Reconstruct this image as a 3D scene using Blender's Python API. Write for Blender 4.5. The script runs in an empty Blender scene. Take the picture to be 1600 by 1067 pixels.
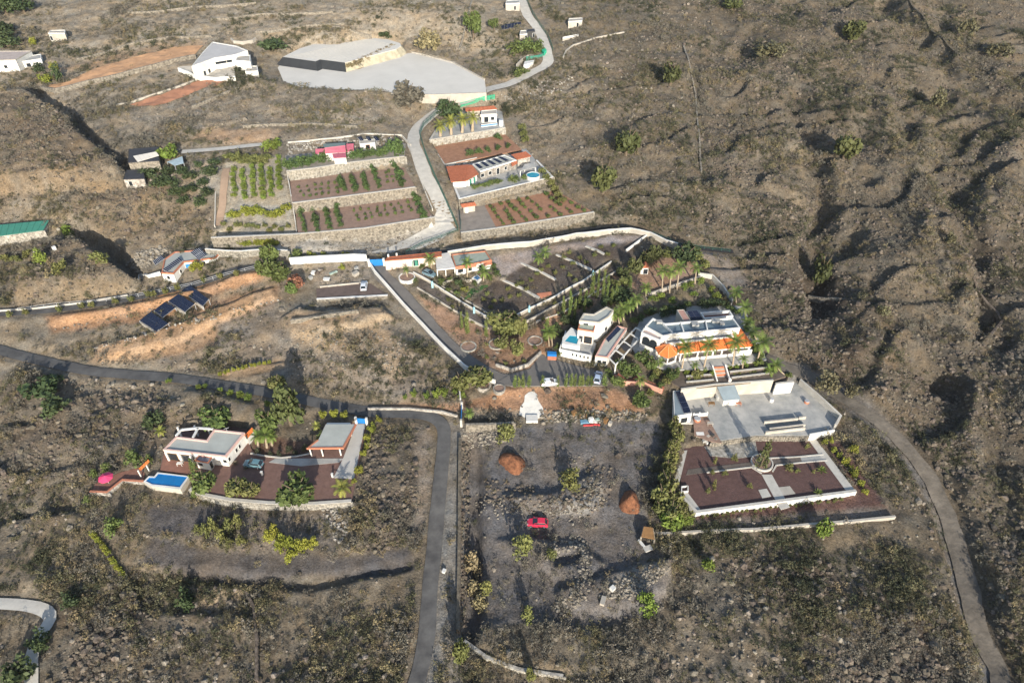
import bpy, bmesh, math, random
import numpy as np
from mathutils import Vector, Matrix
random.seed(7)
rng = np.random.default_rng(7)
R = math.radians
SC = bpy.context.scene
COL = SC.collection

# ------------------------------------------------------------------ camera, sky, sun, exposure
CAMZ, PITCH, F = 125.0, R(40), 1067.0
cd = bpy.data.cameras.new('camera'); cam = bpy.data.objects.new('camera', cd); COL.objects.link(cam)
cam.location = (0, 0, CAMZ); cam.rotation_euler = (R(90) - PITCH, 0, 0)
cd.sensor_width = 36; cd.lens = 36 * F / 1600; cd.clip_start = 1; cd.clip_end = 3000
SC.camera = cam
SUN_E, SUN_A = R(20), R(11)
w = bpy.data.worlds.new('World'); SC.world = w; w.use_nodes = True
nt = w.node_tree
sky = nt.nodes.new('ShaderNodeTexSky'); sky.sky_type = 'NISHITA'; sky.sun_disc = False
sky.sun_elevation = SUN_E; sky.sun_rotation = math.pi - SUN_A
nt.links.new(sky.outputs[0], nt.nodes['Background'].inputs[0])
nt.nodes['Background'].inputs[1].default_value = 0.15
sl = bpy.data.lights.new('sun', 'SUN'); so = bpy.data.objects.new('sun', sl); COL.objects.link(so)
sl.energy = 5.0; sl.angle = R(0.5); sl.color = (1.0, 0.93, 0.82)
tosun = Vector((math.sin(SUN_A) * math.cos(SUN_E), -math.cos(SUN_A) * math.cos(SUN_E), math.sin(SUN_E)))
so.rotation_euler = tosun.to_track_quat('Z', 'Y').to_euler(); so.location = (60, -60, 200)
SC.view_settings.view_transform = 'Standard'; SC.view_settings.look = 'None'
SC.view_settings.exposure = 0.55; SC.view_settings.gamma = 1.0

# ------------------------------------------------------------------ survey helpers (photo pixel -> place on the ground)
cp, sp_ = math.cos(PITCH), math.sin(PITCH)
def ray(px, py):
    cx, cy = (px - 800) / F, -(py - 533.5) / F
    return cx, cy * sp_ + cp, cy * cp - sp_
def P(px, py, z):
    dx, dy, dz = ray(px, py); t = (z - CAMZ) / dz
    return (dx * t, dy * t, z)
def proj(x, y, z):
    d = y * cp - (z - CAMZ) * sp_
    u = y * sp_ + (z - CAMZ) * cp
    return 800 + F * x / d, 533.5 - F * u / d
def S(t):
    t = np.clip(t, 0, 1); return t * t * (3 - 2 * t)
def z0(x, y):
    return 0.1228 * y + (5.5 - 3.3 * S((x + 34) / 30)) * S((y - 164) / 30)
_nt = {}
def vnoise(x, y, s, seed):
    if seed not in _nt: _nt[seed] = np.random.default_rng(seed).random((256, 256))
    r = _nt[seed]; u = x / s + 900.37; v = y / s + 900.73
    i = np.floor(u).astype(int); j = np.floor(v).astype(int); fu = u - i; fv = v - j
    fu = fu * fu * (3 - 2 * fu); fv = fv * fv * (3 - 2 * fv); i %= 256; j %= 256; i1 = (i + 1) % 256; j1 = (j + 1) % 256
    return (r[i, j] * (1 - fu) + r[i1, j] * fu) * (1 - fv) + (r[i, j1] * (1 - fu) + r[i1, j1] * fu) * fv
def fbm(x, y, s, o, seed):
    t = 0; a = 1; n = 0
    for k in range(o):
        t = t + a * (vnoise(x, y, s / 2 ** k, seed + k) - .5); n += a; a *= .55
    return t / n * 2
def inpoly(x, y, poly):
    r = np.zeros(np.shape(x), bool); n = len(poly)
    for k in range(n):
        x1, y1 = poly[k][:2]; x2, y2 = poly[(k + 1) % n][:2]
        if y1 == y2: continue
        c = ((y1 > y) != (y2 > y)) & (x < (x2 - x1) * (y - y1) / (y2 - y1) + x1)
        r ^= c
    return r
def segdist(x, y, pts, closed=False):
    d = np.full(np.shape(x), 1e9); n = len(pts)
    for k in range(n if closed else n - 1):
        x1, y1 = pts[k][:2]; x2, y2 = pts[(k + 1) % n][:2]
        ex, ey = x2 - x1, y2 - y1; L = ex * ex + ey * ey + 1e-9
        t = np.clip(((x - x1) * ex + (y - y1) * ey) / L, 0, 1)
        d = np.minimum(d, np.hypot(x - x1 - t * ex, y - y1 - t * ey))
    return d
def softpoly(x, y, poly, soft):
    xs = [p[0] for p in poly]; ys = [p[1] for p in poly]
    m = (x > min(xs) - soft) & (x < max(xs) + soft) & (y > min(ys) - soft) & (y < max(ys) + soft)
    out = np.zeros(np.shape(x)); 
    if not m.any(): return out
    xx, yy = x[m], y[m]
    sd = segdist(xx, yy, poly, True); sd = np.where(inpoly(xx, yy, poly), sd, -sd)
    out[m] = S((sd + soft) / (2 * soft)); return out
def softline(x, y, pts, wd, soft):
    xs = [p[0] for p in pts]; ys = [p[1] for p in pts]; q = wd + soft
    m = (x > min(xs) - q) & (x < max(xs) + q) & (y > min(ys) - q) & (y < max(ys) + q)
    out = np.zeros(np.shape(x))
    if not m.any(): return out
    d = segdist(x[m], y[m], pts)
    out[m] = S((wd + soft - d) / soft); return out

# ------------------------------------------------------------------ materials
MATS = {}
def mat(name, col, rough=.85, var=.15, scale=1.0, bump=0.0, col2=None, metal=0.0, rand=0.0, spec=.3, bscale=None):
    if name in MATS: return MATS[name]
    m = bpy.data.materials.new(name); m.use_nodes = True; n = m.node_tree.nodes; l = m.node_tree.links
    b = n['Principled BSDF']; b.inputs['Roughness'].default_value = rough; b.inputs['Metallic'].default_value = metal
    b.inputs['Specular IOR Level'].default_value = spec
    g = n.new('ShaderNodeNewGeometry'); nz = n.new('ShaderNodeTexNoise')
    nz.inputs['Scale'].default_value = scale; nz.inputs['Detail'].default_value = 6; nz.inputs['Roughness'].default_value = .65
    l.new(g.outputs['Position'], nz.inputs['Vector'])
    rp = n.new('ShaderNodeValToRGB'); c2 = col2 or col
    rp.color_ramp.elements[0].position = .32; rp.color_ramp.elements[1].position = .68
    rp.color_ramp.elements[0].color = (*[c * (1 - var) for c in col], 1)
    rp.color_ramp.elements[1].color = (*[min(1, c * (1 + var)) for c in c2], 1)
    l.new(nz.outputs['Fac'], rp.inputs['Fac']); src = rp.outputs['Color']
    if rand:
        oi = n.new('ShaderNodeObjectInfo'); mr = n.new('ShaderNodeMapRange')
        mr.inputs['To Min'].default_value = 1 - rand; mr.inputs['To Max'].default_value = 1 + rand
        l.new(oi.outputs['Random'], mr.inputs['Value'])
        hs = n.new('ShaderNodeHueSaturation'); l.new(mr.outputs[0], hs.inputs['Value']); l.new(src, hs.inputs['Color'])
        mh = n.new('ShaderNodeMapRange'); mh.inputs['To Min'].default_value = .5 - rand * .06; mh.inputs['To Max'].default_value = .5 + rand * .06
        wn = n.new('ShaderNodeTexWhiteNoise'); wn.noise_dimensions = '1D'; l.new(oi.outputs['Random'], wn.inputs['W'])
        l.new(wn.outputs['Value'], mh.inputs['Value']); l.new(mh.outputs[0], hs.inputs['Hue'])
        src = hs.outputs['Color']
    l.new(src, b.inputs['Base Color'])
    if bump:
        n2 = n.new('ShaderNodeTexNoise'); n2.inputs['Scale'].default_value = bscale or scale * 4; n2.inputs['Detail'].default_value = 5
        l.new(g.outputs['Position'], n2.inputs['Vector'])
        bp = n.new('ShaderNodeBump'); bp.inputs['Strength'].default_value = 1; bp.inputs['Distance'].default_value = bump
        l.new(n2.outputs['Fac'], bp.inputs['Height']); l.new(bp.outputs[0], b.inputs['Normal'])
    MATS[name] = m; return m

def ground_mat():
    m = bpy.data.materials.new('ground'); m.use_nodes = True; n = m.node_tree.nodes; l = m.node_tree.links
    b = n['Principled BSDF']; b.inputs['Roughness'].default_value = .95; b.inputs['Specular IOR Level'].default_value = .1
    at_ = n.new('ShaderNodeAttribute'); at_.attribute_name = 'soil'
    g = n.new('ShaderNodeNewGeometry')
    def noise(s, d=6, r=.65):
        z = n.new('ShaderNodeTexNoise'); z.inputs['Scale'].default_value = s; z.inputs['Detail'].default_value = d; z.inputs['Roughness'].default_value = r
        l.new(g.outputs['Position'], z.inputs['Vector']); return z
    def mul(a, fac_node, lo, hi, p0=.3, p1=.7):
        mr = n.new('ShaderNodeMapRange'); mr.inputs['From Min'].default_value = p0; mr.inputs['From Max'].default_value = p1
        mr.inputs['To Min'].default_value = lo; mr.inputs['To Max'].default_value = hi; l.new(fac_node, mr.inputs['Value'])
        mx = n.new('ShaderNodeVectorMath'); mx.operation = 'SCALE'; l.new(a, mx.inputs[0]); l.new(mr.outputs[0], mx.inputs['Scale']); return mx.outputs[0]
    c = mul(at_.outputs['Color'], noise(.06).outputs['Fac'], .82, 1.18)
    c = mul(c, noise(.45).outputs['Fac'], .66, 1.3)
    c = mul(c, noise(2.2, 8, .75).outputs['Fac'], .5, 1.45)
    # tint drift between greyer and warmer soil
    tn = n.new('ShaderNodeMix'); tn.data_type = 'RGBA'; tn.blend_type = 'MULTIPLY'; tn.inputs['Factor'].default_value = 1
    rp = n.new('ShaderNodeValToRGB'); rp.color_ramp.elements[0].color = (.93, .98, 1.06, 1); rp.color_ramp.elements[1].color = (1.1, 1.0, .88, 1)
    rp.color_ramp.elements[0].position = .35; rp.color_ramp.elements[1].position = .65
    l.new(noise(.16).outputs['Fac'], rp.inputs['Fac']); l.new(c, tn.inputs['A']); l.new(rp.outputs['Color'], tn.inputs['B'])
    l.new(tn.outputs['Result'], b.inputs['Base Color'])
    bp = n.new('ShaderNodeBump'); bp.inputs['Strength'].default_value = 1; bp.inputs['Distance'].default_value = .28
    l.new(noise(2.6, 7, .7).outputs['Fac'], bp.inputs['Height']); l.new(bp.outputs[0], b.inputs['Normal'])
    return m

M_ASPH = mat('asphalt', (.07, .068, .068), .9, .25, .28, .02, (.10, .097, .092))
M_CONC = mat('concrete', (.46, .435, .385), .9, .13, .6, .02)
M_CONCG = mat('grey_concrete', (.30, .31, .30), .85, .2, .35, .01, (.37, .355, .325))
M_DRIVE = mat('worn_asphalt', (.15, .138, .125), .9, .14, .6, .02)
M_DUST = mat('dust_track', (.13, .112, .09), .95, .35, .35, .12)
M_WHITE = mat('white_render', (.60, .585, .545), .85, .13, .35, 0, (.66, .645, .60))
M_CREAM = mat('cream_render', (.40, .365, .31), .88, .18, .4)
M_STONE = mat('wall_stone', (.135, .118, .095), .9, .4, 1.6, .05, (.24, .215, .175))
M_STONED = mat('dark_stone', (.066, .054, .042), .95, .35, 1.3, .05, (.135, .112, .086), rand=.3)
M_STONEP = mat('pale_stone', (.19, .175, .15), .9, .35, 1.4, .05, (.33, .305, .265), rand=.25)
M_ROOFG = mat('roof_felt', (.37, .38, .345), .9, .10, .4)
M_ROOFD = mat('dark_roof', (.045, .045, .05), .8, .2, .5)
M_TILE = mat('clay_tile', (.34, .115, .06), .85, .22, 1.5, .05)
M_ORANGE = mat('orange_tile', (.62, .17, .045), .8, .14, 1.2, .05)
M_TERRA = mat('terracotta_trim', (.42, .17, .10), .85, .12, 1.5)
M_PAVE = mat('brick_paving', (.17, .10, .08), .9, .18, 1.2, .01)
M_SOILB = mat('brown_soil', (.27, .18, .135), .95, .2, .8, .08)
M_SOILR = mat('red_soil', (.31, .165, .10), .95, .2, .8, .08)
M_SOILD = mat('dark_red_soil', (.105, .06, .052), .95, .2, .9, .08)
M_SOILO = mat('orange_soil', (.40, .235, .13), .95, .16, .5, .06)
M_PANEL = mat('solar_cell', (.012, .016, .034), .25, .2, 2, 0, spec=.5)
M_ALU = mat('aluminium', (.45, .46, .47), .5, .05, 1, metal=.3)
M_GLASS = mat('dark_glass', (.02, .025, .03), .15, .1, 1, spec=.6)
M_WATER = mat('pool_water', (.012, .16, .40), .12, .1, .5, .02, spec=.5)
M_WATERT = mat('turquoise_water', (.02, .26, .36), .12, .1, .5, .02, spec=.5)
M_BLUE = mat('blue_paint', (.02, .18, .48), .5, .06, 1)
M_PBLUE = mat('pale_blue_paint', (.30, .52, .58), .6, .08, 1)
M_GREENR = mat('green_sheet', (.045, .19, .14), .6, .10, .6)
M_NET = mat('green_net', (.03, .42, .24), .8, .15, 1)
M_FENCE = mat('fence_green', (.03, .09, .07), .7, .1, 1)
M_PINK = mat('pink_paint', (.36, .10, .14), .8, .12, .9)
M_DARKM = mat('dark_metal', (.05, .05, .05), .5, .1, 1)
M_TRUNK = mat('bark', (.13, .10, .07), .95, .2, 3)
M_PTRUNK = mat('palm_bark', (.34, .27, .19), .95, .2, 3)
M_WOOD = mat('rusty_brown', (.20, .11, .045), .9, .25, 1.5)
M_SHEET = mat('basin_cover', (.60, .565, .50), .85, .06, .15, .02)
M_SHEETD = mat('black_liner', (.03, .032, .034), .6, .2, .5)
M_LAWN = mat('lawn', (.05, .13, .035), .95, .2, 1.5, .05)
M_LIME = mat('lime_white', (.60, .58, .53), .9, .06, .8, .04)
M_CINDER = mat('orange_cinder', (.115, .05, .028), .95, .35, 1.2, .15, (.20, .085, .042))
M_BGREY = mat('blue_grey_roof', (.20, .245, .27), .7, .12, .5)
LEAF = {}
def leaf(kind):
    c = {'green': (.085, .112, .032), 'dark': (.046, .066, .026), 'olive': (.125, .130, .042), 'khaki': (.098, .092, .05), 'sage': (.048, .052, .028), 'yellow': (.19, .20, .03), 'lime': (.125, .165, .03),
         'palm': (.12, .165, .035), 'palmy': (.21, .215, .045), 'dry': (.15, .125, .085), 'grey': (.135, .122, .095), 'straw': (.19, .155, .085),
         'conifer': (.070, .080, .028), 'cypress': (.10, .13, .035), 'rust': (.20, .10, .055), 'citrus': (.06, .095, .028)}[kind]
    return mat('leaf_' + kind, c, .7, .35, .9, 0, None, 0, .22, .25)

# ------------------------------------------------------------------ object helpers
def tag(o, label=None, cat=None, group=None, kind=None):
    if label: o['label'] = label
    if cat: o['category'] = cat
    if group: o['group'] = group
    if kind: o['kind'] = kind
    return o
def empty(name, loc, label, cat, group=None, rz=0):
    o = bpy.data.objects.new(name, None); COL.objects.link(o); o.location = loc; o.rotation_euler = (0, 0, rz); o.empty_display_size = .5
    return tag(o, label, cat, group)
def putmesh(name, me, parent=None, loc=(0, 0, 0), kind=None):
    o = bpy.data.objects.new(name, me); COL.objects.link(o); o.location = loc
    if parent: o.parent = parent
    if kind: o['kind'] = kind
    return o
class MB:
    def __init__(s): s.v = []; s.f = []
    def add(s, vs, fs):
        n = len(s.v); s.v += [tuple(map(float, v)) for v in vs]; s.f += [tuple(i + n for i in f) for f in fs]; return s
    def hexa(s, b, t):
        return s.add(list(b) + list(t), [(3, 2, 1, 0), (4, 5, 6, 7), (0, 1, 5, 4), (1, 2, 6, 5), (2, 3, 7, 6), (3, 0, 4, 7)])
    def box(s, c, d, rz=0):
        x, y, z = c; a, b_, h = d[0] / 2, d[1] / 2, d[2] / 2; cs, sn = math.cos(rz), math.sin(rz)
        q = [(x + u * cs - v * sn, y + u * sn + v * cs) for u, v in ((-a, -b_), (a, -b_), (a, b_), (-a, b_))]
        return s.hexa([(*p, z - h) for p in q], [(*p, z + h) for p in q])
    def prism(s, poly, zb, zt):
        n = len(poly); zb = [zb] * n if not hasattr(zb, '__len__') else zb; zt = [zt] * n if not hasattr(zt, '__len__') else zt
        A = sum(poly[i][0] * poly[(i + 1) % n][1] - poly[(i + 1) % n][0] * poly[i][1] for i in range(n))
        idx = list(range(n))
        if A < 0: idx.reverse()
        vs = [(poly[i][0], poly[i][1], zb[i]) for i in idx] + [(poly[i][0], poly[i][1], zt[i]) for i in idx]
        fs = [tuple(range(n - 1, -1, -1)), tuple(range(n, 2 * n))] + [(i, (i + 1) % n, n + (i + 1) % n, n + i) for i in range(n)]
        return s.add(vs, fs)
    def tube(s, p0, p1, r0, r1, n=6, cap=True):
        p0, p1 = Vector(p0), Vector(p1); d = (p1 - p0).normalized(); a = d.orthogonal().normalized(); b = d.cross(a)
        vs = []
        for p, r in ((p0, r0), (p1, r1)):
            vs += [p + a * r * math.cos(2 * math.pi * k / n) + b * r * math.sin(2 * math.pi * k / n) for k in range(n)]
        fs = [(k, (k + 1) % n, n + (k + 1) % n, n + k) for k in range(n)]
        if cap: fs += [tuple(range(n - 1, -1, -1)), tuple(range(n, 2 * n))]
        return s.add(vs, fs)
    def beam(s, a, b, w_=.2, h=.2):
        a, b = Vector(a), Vector(b); d = (b - a); L = Vector((d.x, d.y, 0))
        n = Vector((-L.y, L.x, 0)).normalized() * w_ / 2 if L.length > 1e-4 else Vector((w_ / 2, 0, 0)); u = Vector((0, 0, h / 2))
        return s.hexa([a - n - u, a + n - u, b + n - u, b - n - u], [a - n + u, a + n + u, b + n + u, b - n + u])
    def mesh(s, name, m, org=(0, 0, 0), smooth=False):
        me = bpy.data.meshes.new(name); v = np.array(s.v, float) - np.array(org, float) if s.v else s.v
        me.from_pydata(v.tolist(), [], s.f); me.materials.append(m)
        if smooth: me.polygons.foreach_set('use_smooth', [True] * len(me.polygons))
        me.update(); return me
    def build(s, name, m, parent=None, kind=None, org=None, smooth=False):
        if org is None: org = tuple(parent.matrix_basis.translation) if parent and parent.parent is None else (tuple(parent.parent.matrix_basis.translation) if parent else (0, 0, 0))
        o = putmesh(name, s.mesh(name, m, org, smooth), parent, (0, 0, 0) if parent else org, kind); return o
def inset(poly, d):
    n = len(poly); A = sum(poly[i][0] * poly[(i + 1) % n][1] - poly[(i + 1) % n][0] * poly[i][1] for i in range(n)); sg = 1 if A > 0 else -1
    out = []
    for i in range(n):
        p, q, r = Vector(poly[i - 1][:2]), Vector(poly[i][:2]), Vector(poly[(i + 1) % n][:2])
        a = (q - p).normalized(); b = (r - q).normalized(); na = Vector((-a.y, a.x)) * sg; nb = Vector((-b.y, b.x)) * sg
        m_ = (na + nb); m_ = m_ / max(.35, m_.length_squared / 2) if m_.length > 1e-6 else na
        v = q + m_ * d; out.append((v.x, v.y))
    return out

# ------------------------------------------------------------------ level pads (terraces)
PADS = [  # name, material, level, outline in survey pixels
 ('field_soil', M_SOILB, 25.0, [(462,333),(648,304),(678,340),(570,357),(466,366)]),
 ('field_soil', M_SOILB, 28.1, [(449,279),(545,270),(632,262),(649,293),(457,318)]),
 ('terrace_ground', mat('pale_yard', (.26,.235,.20), .95, .2, .7, .05), 31.1, [(448,268),(492,263),(549,254),(632,245),(634,224),(600,229),(445,243)]),
 ('yard_ground', mat('yard_dust', (.25,.215,.18), .95, .15, .6, .03), 23.0, [(712,329),(722,321),(757,321),(776,357),(720,364)]),
 ('field_soil', M_SOILR, 23.0, [(757,321),(868,297),(928,332),(776,357)]),
 ('terrace_ground', M_CONCG, 26.0, [(718,312),(863,278),(838,252),(822,232),(696,257)]),
 ('field_soil', M_SOILR, 27.0, [(674,226),(788,208),(815,234),(695,258)]),
 ('terrace_ground', M_CONCG, 29.3, [(672,219),(789,200),(784,172),(722,172),(690,190)]),
 ('parking_ground', M_DRIVE, 15.5, [(775,598),(800,603),(945,602),(962,582),(925,578),(868,562),(845,553),(828,576),(796,585)]),
 ('terrace_ground', M_CONCG, 17.6, [(1040,578),(1112,577),(1136,572),(1198,562),(1182,520),(1160,478),(1056,478),(1000,500),(985,540),(1000,562)]),
 ('planting_bed', mat('bed_soil', (.12,.095,.075), .95, .3, 1), 16.7, [(1040,592),(1067,608),(1208,594.5),(1228,588),(1198,564),(1136,574),(1112,579),(1042,580)]),
 ('court_ground', M_CONCG, 13.0, [(1050,661),(1052,640),(1066,612),(1110,606),(1208,594),(1252,598),(1278,624),(1311,656),(1300,672),(1262,680),(1180,680),(1112,690),(1098,662)]),
 ('garden_soil', M_SOILD, 11.5, [(1068,700),(1105,694),(1180,686),(1272,683),(1337,768),(1088,801),(1062,772)]),
 ('yard_paving', M_PAVE, 13.0, [(250,735),(256,704),(275,680),(300,664),(388,668),(392,700),(400,711),(440,717),(484,710),(497,687),(509,660),(573,659),(556,750),(549,783),(490,786),(420,785),(360,780),(318,772),(300,762),(297,742)]),
 ('terrace_paving', mat('red_paving', (.24,.12,.085), .9, .16, 1.2), 12.4, [(142.5,770),(168.5,771),(192.5,752),(224,754),(226,739),(218,730),(187,738),(148,756)]),
 ('car_terrace', mat('brown_gravel', (.135,.10,.085), .95, .18, .8, .05), 19.3, [(494,451),(561,443),(580,443),(606,462),(495,468)]),
 ('basin_floor', M_SHEET, 35.0, [(434,106),(443,127),(467,138),(570,144),(675,148),(760,145),(757,124),(709,98),(647,83),(608,85),(563,108),(535,112),(441,97)]),
]
for i, p in enumerate(PADS): PADS[i] = p + ([P(a, b, p[2]) for a, b in p[3]],)

# ------------------------------------------------------------------ terrain
def axis(segs):
    out = [segs[0][0]]
    for a, b, st in segs:
        n = max(1, round((b - a) / st)); out += list(np.linspace(a, b, n + 1)[1:])
    return np.array(out)
xs = axis([(-700,-300,25), (-300,-190,1.1), (-190,-90,.8), (-90,100,.6), (100,200,.8), (200,300,1.1), (300,700,25)])
ys = axis([(-150,10,16), (10,40,3), (40,105,.55), (105,205,.7), (205,370,1.0), (370,520,10), (520,900,40)])
X, Y = np.meshgrid(xs, ys, indexing='ij')
ex, ey, ed = [], [], []
for p in PADS:
    q = p[4]; sg = 1 if sum(q[i][0] * q[(i + 1) % len(q)][1] - q[(i + 1) % len(q)][0] * q[i][1] for i in range(len(q))) > 0 else -1
    for k in range(len(q)):
        a, b = q[k], q[(k + 1) % len(q)]
        if (b[0] - a[0]) * sg > .35 * math.hypot(b[0] - a[0], b[1] - a[1]): continue      # the downhill face keeps its drop
        n = max(1, int(math.hypot(b[0] - a[0], b[1] - a[1]) / 4))
        for j in range(n):
            t = j / n; x_, y_ = a[0] + (b[0] - a[0]) * t, a[1] + (b[1] - a[1]) * t
            ex.append(x_); ey.append(y_); ed.append(p[2] - float(z0(np.array(x_), np.array(y_))))
ex, ey, ed = map(np.array, (ex, ey, ed))
cxs = np.arange(-300, 301, 4.0); cys = np.arange(0, 401, 4.0); CX, CY = np.meshgrid(cxs, cys, indexing='ij')
num = np.zeros_like(CX); den = np.full_like(CX, .25)
for a, b, c in zip(ex, ey, ed):
    wgt = np.exp(-((CX - a) ** 2 + (CY - b) ** 2) / (2 * 7.5 ** 2)); num += wgt * c; den += wgt
CORR = num / den
def bil(gx, gy, G, x, y):
    i = np.clip(np.searchsorted(gx, x) - 1, 0, len(gx) - 2); j = np.clip(np.searchsorted(gy, y) - 1, 0, len(gy) - 2)
    u = np.clip((x - gx[i]) / (gx[i + 1] - gx[i]), 0, 1); v = np.clip((y - gy[j]) / (gy[j + 1] - gy[j]), 0, 1)
    return (G[i, j] * (1 - u) + G[i + 1, j] * u) * (1 - v) + (G[i, j + 1] * (1 - u) + G[i + 1, j + 1] * u) * v
front = (1 - S((Y - 163) / 8)) * 0 + 1
Z = z0(X, Y) + bil(cxs, cys, CORR, X, Y) * (np.abs(X) < 290)
PX, PY = proj(X, Y, Z)
bad = (Y * cp - (Z - CAMZ) * sp_) < 5
PX[bad] = -9999; PY[bad] = 9999
# wobble so that zone borders are not ruler straight
WX = PX + 7 * fbm(X, Y, 9, 3, 50); WY = PY + 5 * fbm(X, Y, 9, 3, 60)
# relief: mounds, gullies, banks (survey pixels, height, softness)
for poly, h, soft in [
    ([(-80,160),(50,150),(100,185),(150,232),(196,268),(190,290),(100,300),(-80,300)], 5.0, 9),
    ([(40,318),(110,300),(190,318),(120,345),(60,340)], 1.5, 20),
    ([(30,470),(70,400),(130,388),(175,425),(215,445),(190,462),(120,470)], 5.0, 9),
    ([(735,700),(730,990),(755,990),(760,700)], -1.0, 10),
    ([(780,850),(830,845),(905,858),(950,890),(900,915),(830,890)], 1.4, 9),
    ([(870,930),(960,895),(1050,880),(1040,930),(960,960),(900,960)], 1.7, 9),
    ([(790,775),(860,770),(925,735),(945,760),(925,800),(850,795),(800,790)], 1.3, 8),
    ([(725,1000),(800,960),(900,985),(980,990),(1010,1040),(880,1055),(790,1040)], .8, 10),
    ([(205,905),(330,890),(420,908),(400,960),(220,950)], -1.2, 8),
    ([(240,640),(300,610),(400,640),(420,670),(300,664)], 1.6, 12),
    ([(480,505),(560,490),(600,500),(660,560),(600,600),(520,590)], 1.6, 16),
    ([(860,870),(905,868),(900,885),(868,888)], -1.5, 5),
    ([(436,92),(466,72),(495,62),(534,56),(574,53),(606,56),(630,64),(628,80),(539,104),(445,100)], -2.2, 6),
    ([(690,372),(776,361),(930,337),(1000,347),(1000,356),(900,362),(760,380),(690,394)], -1.4, 3),
    ([(75,494),(210,474),(330,446),(412,418),(416,430),(330,455),(215,486),(85,512)], 1.3, 3),
    ([(150,545),(262,515),(340,482),(432,455),(436,470),(342,502),(272,536),(160,566)], 1.1, 3),
    ([(300,560),(420,530),(455,545),(450,565),(340,575)], -.8, 4), ([(440,505),(470,490),(600,490),(615,505),(560,525),(450,530)], 1.2, 3),
    ([(1295,470),(1400,480),(1430,560),(1330,580)], 2.0, 25),
    ([(1330,330),(1450,320),(1540,420),(1500,520),(1400,460)], 3.0, 30)]:
    Z += h * softpoly(WX, WY, poly, soft)
for pts, wd, soft, h in [
    ([(60,145),(110,185),(152,232),(198,262)], 5, 12, -2.5), ([(112,362),(150,372),(180,405),(205,428)], 9, 12, -5.5),
    ([(1250,150),(1275,230),(1290,330),(1270,400),(1290,470)], 6, 26, -3.6), ([(1290,470),(1380,530),(1440,570),(1500,600)], 6, 14, -2.4),
    ([(1500,300),(1530,390),(1535,470),(1580,520)], 6, 22, -3.2), ([(1480,780),(1510,850),(1540,960),(1590,1067)], 7, 16, -2.2),
    ([(1360,640),(1430,700),(1480,770)], 5, 10, -.8), ([(1380,0),(1440,60),(1500,120),(1600,170)], 6, 14, -3.5),
    ([(735,690),(740,800),(735,900),(738,1000)], 6, 12, -1.6), ([(205,900),(290,893),(380,905),(480,915),(640,880)], 4, 8, -1.2),
    ([(255,585),(290,577),(350,590)], 3, 6, -.8), ([(1100,0),(1085,110),(1095,230),(1110,330)], 4, 10, -.8),
    ([(360,250),(300,280)], 3, 6, 0)]:
    Z += h * softline(WX, WY, pts, wd, soft)
ridge = lambda s_, sd: 1 - 2 * np.abs(vnoise(X * .8 - Y * .35, X * .35 + Y * .55, s_, sd) - .5) * 1.0
wild = np.maximum(softpoly(PX, PY, [(1130,420),(1100,250),(1120,60),(1180,-60),(1900,-60),(1900,1200),(1540,1100),(1480,800),(1400,690),(1240,560)], 60), .6 * softpoly(PX, PY, [(-200,580),(240,600),(280,650),(150,690),(120,820),(-200,900)], 40))
Z += wild * (4.2 * (ridge(26, 110) - .75) + 2.4 * (ridge(11, 111) - .75))
LAVW = wild
wild2 = softpoly(PX, PY, [(820,200),(850,130),(1150,-60),(1300,-60),(1130,420),(1000,350)], 50); Z += wild2 * (1.6 * (ridge(20, 112) - .75) + .8 * (ridge(8, 113) - .75))
ph = (Y + 9 * fbm(X, Y, 30, 3, 120) - .25 * X) / 17 + 1.2 * fbm(X, Y, 24, 2, 125); fr_ = ph - np.floor(ph); saw = np.where(fr_ < .88, fr_ / .88, (1 - fr_) / .12) - .5
Z += np.maximum(wild, .6 * wild2) * 2.7 * saw * S((fbm(X, Y, 34, 2, 128) + .16) / .2)
# soil colours
DRY = (.228, .192, .142); SOIL = np.zeros(X.shape + (3,)) + np.array(DRY)
AMP = np.full(X.shape, .55); LAVA = .62 * wild + .36 * wild2; BARE = np.zeros(X.shape); PALE = np.zeros(X.shape)
big = fbm(X, Y, 45, 3, 10)
right = S((PX - 760) / 250)
low = S((PY - 560) / 120)
SOIL *= (1 - .40 * np.maximum(right, .8 * low) + .20 * S((330 - PY) / 260) * (1 - S((PX - 500) / 500)))[..., None]  # right and low: darker lava ground plus vignette put into the colour
mixw = S((big + .05) / .5)[..., None] * .55
SOIL = SOIL * (1 - mixw) + np.array((.175, .155, .122)) * mixw
def zone(col, wgt, amp=None, lava=None, bare=None):
    global SOIL, AMP, LAVA, BARE
    SOIL = SOIL * (1 - wgt[..., None]) + np.array(col) * wgt[..., None]
    if amp is not None: AMP = AMP * (1 - wgt) + amp * wgt
    if lava is not None: LAVA = LAVA * (1 - wgt) + lava * wgt
    if bare is not None: BARE = BARE * (1 - wgt) + bare * wgt
LAV = (.062, .049, .038)
lavn = S((fbm(X, Y, 22, 3, 20) + .02) / .3)
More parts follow.
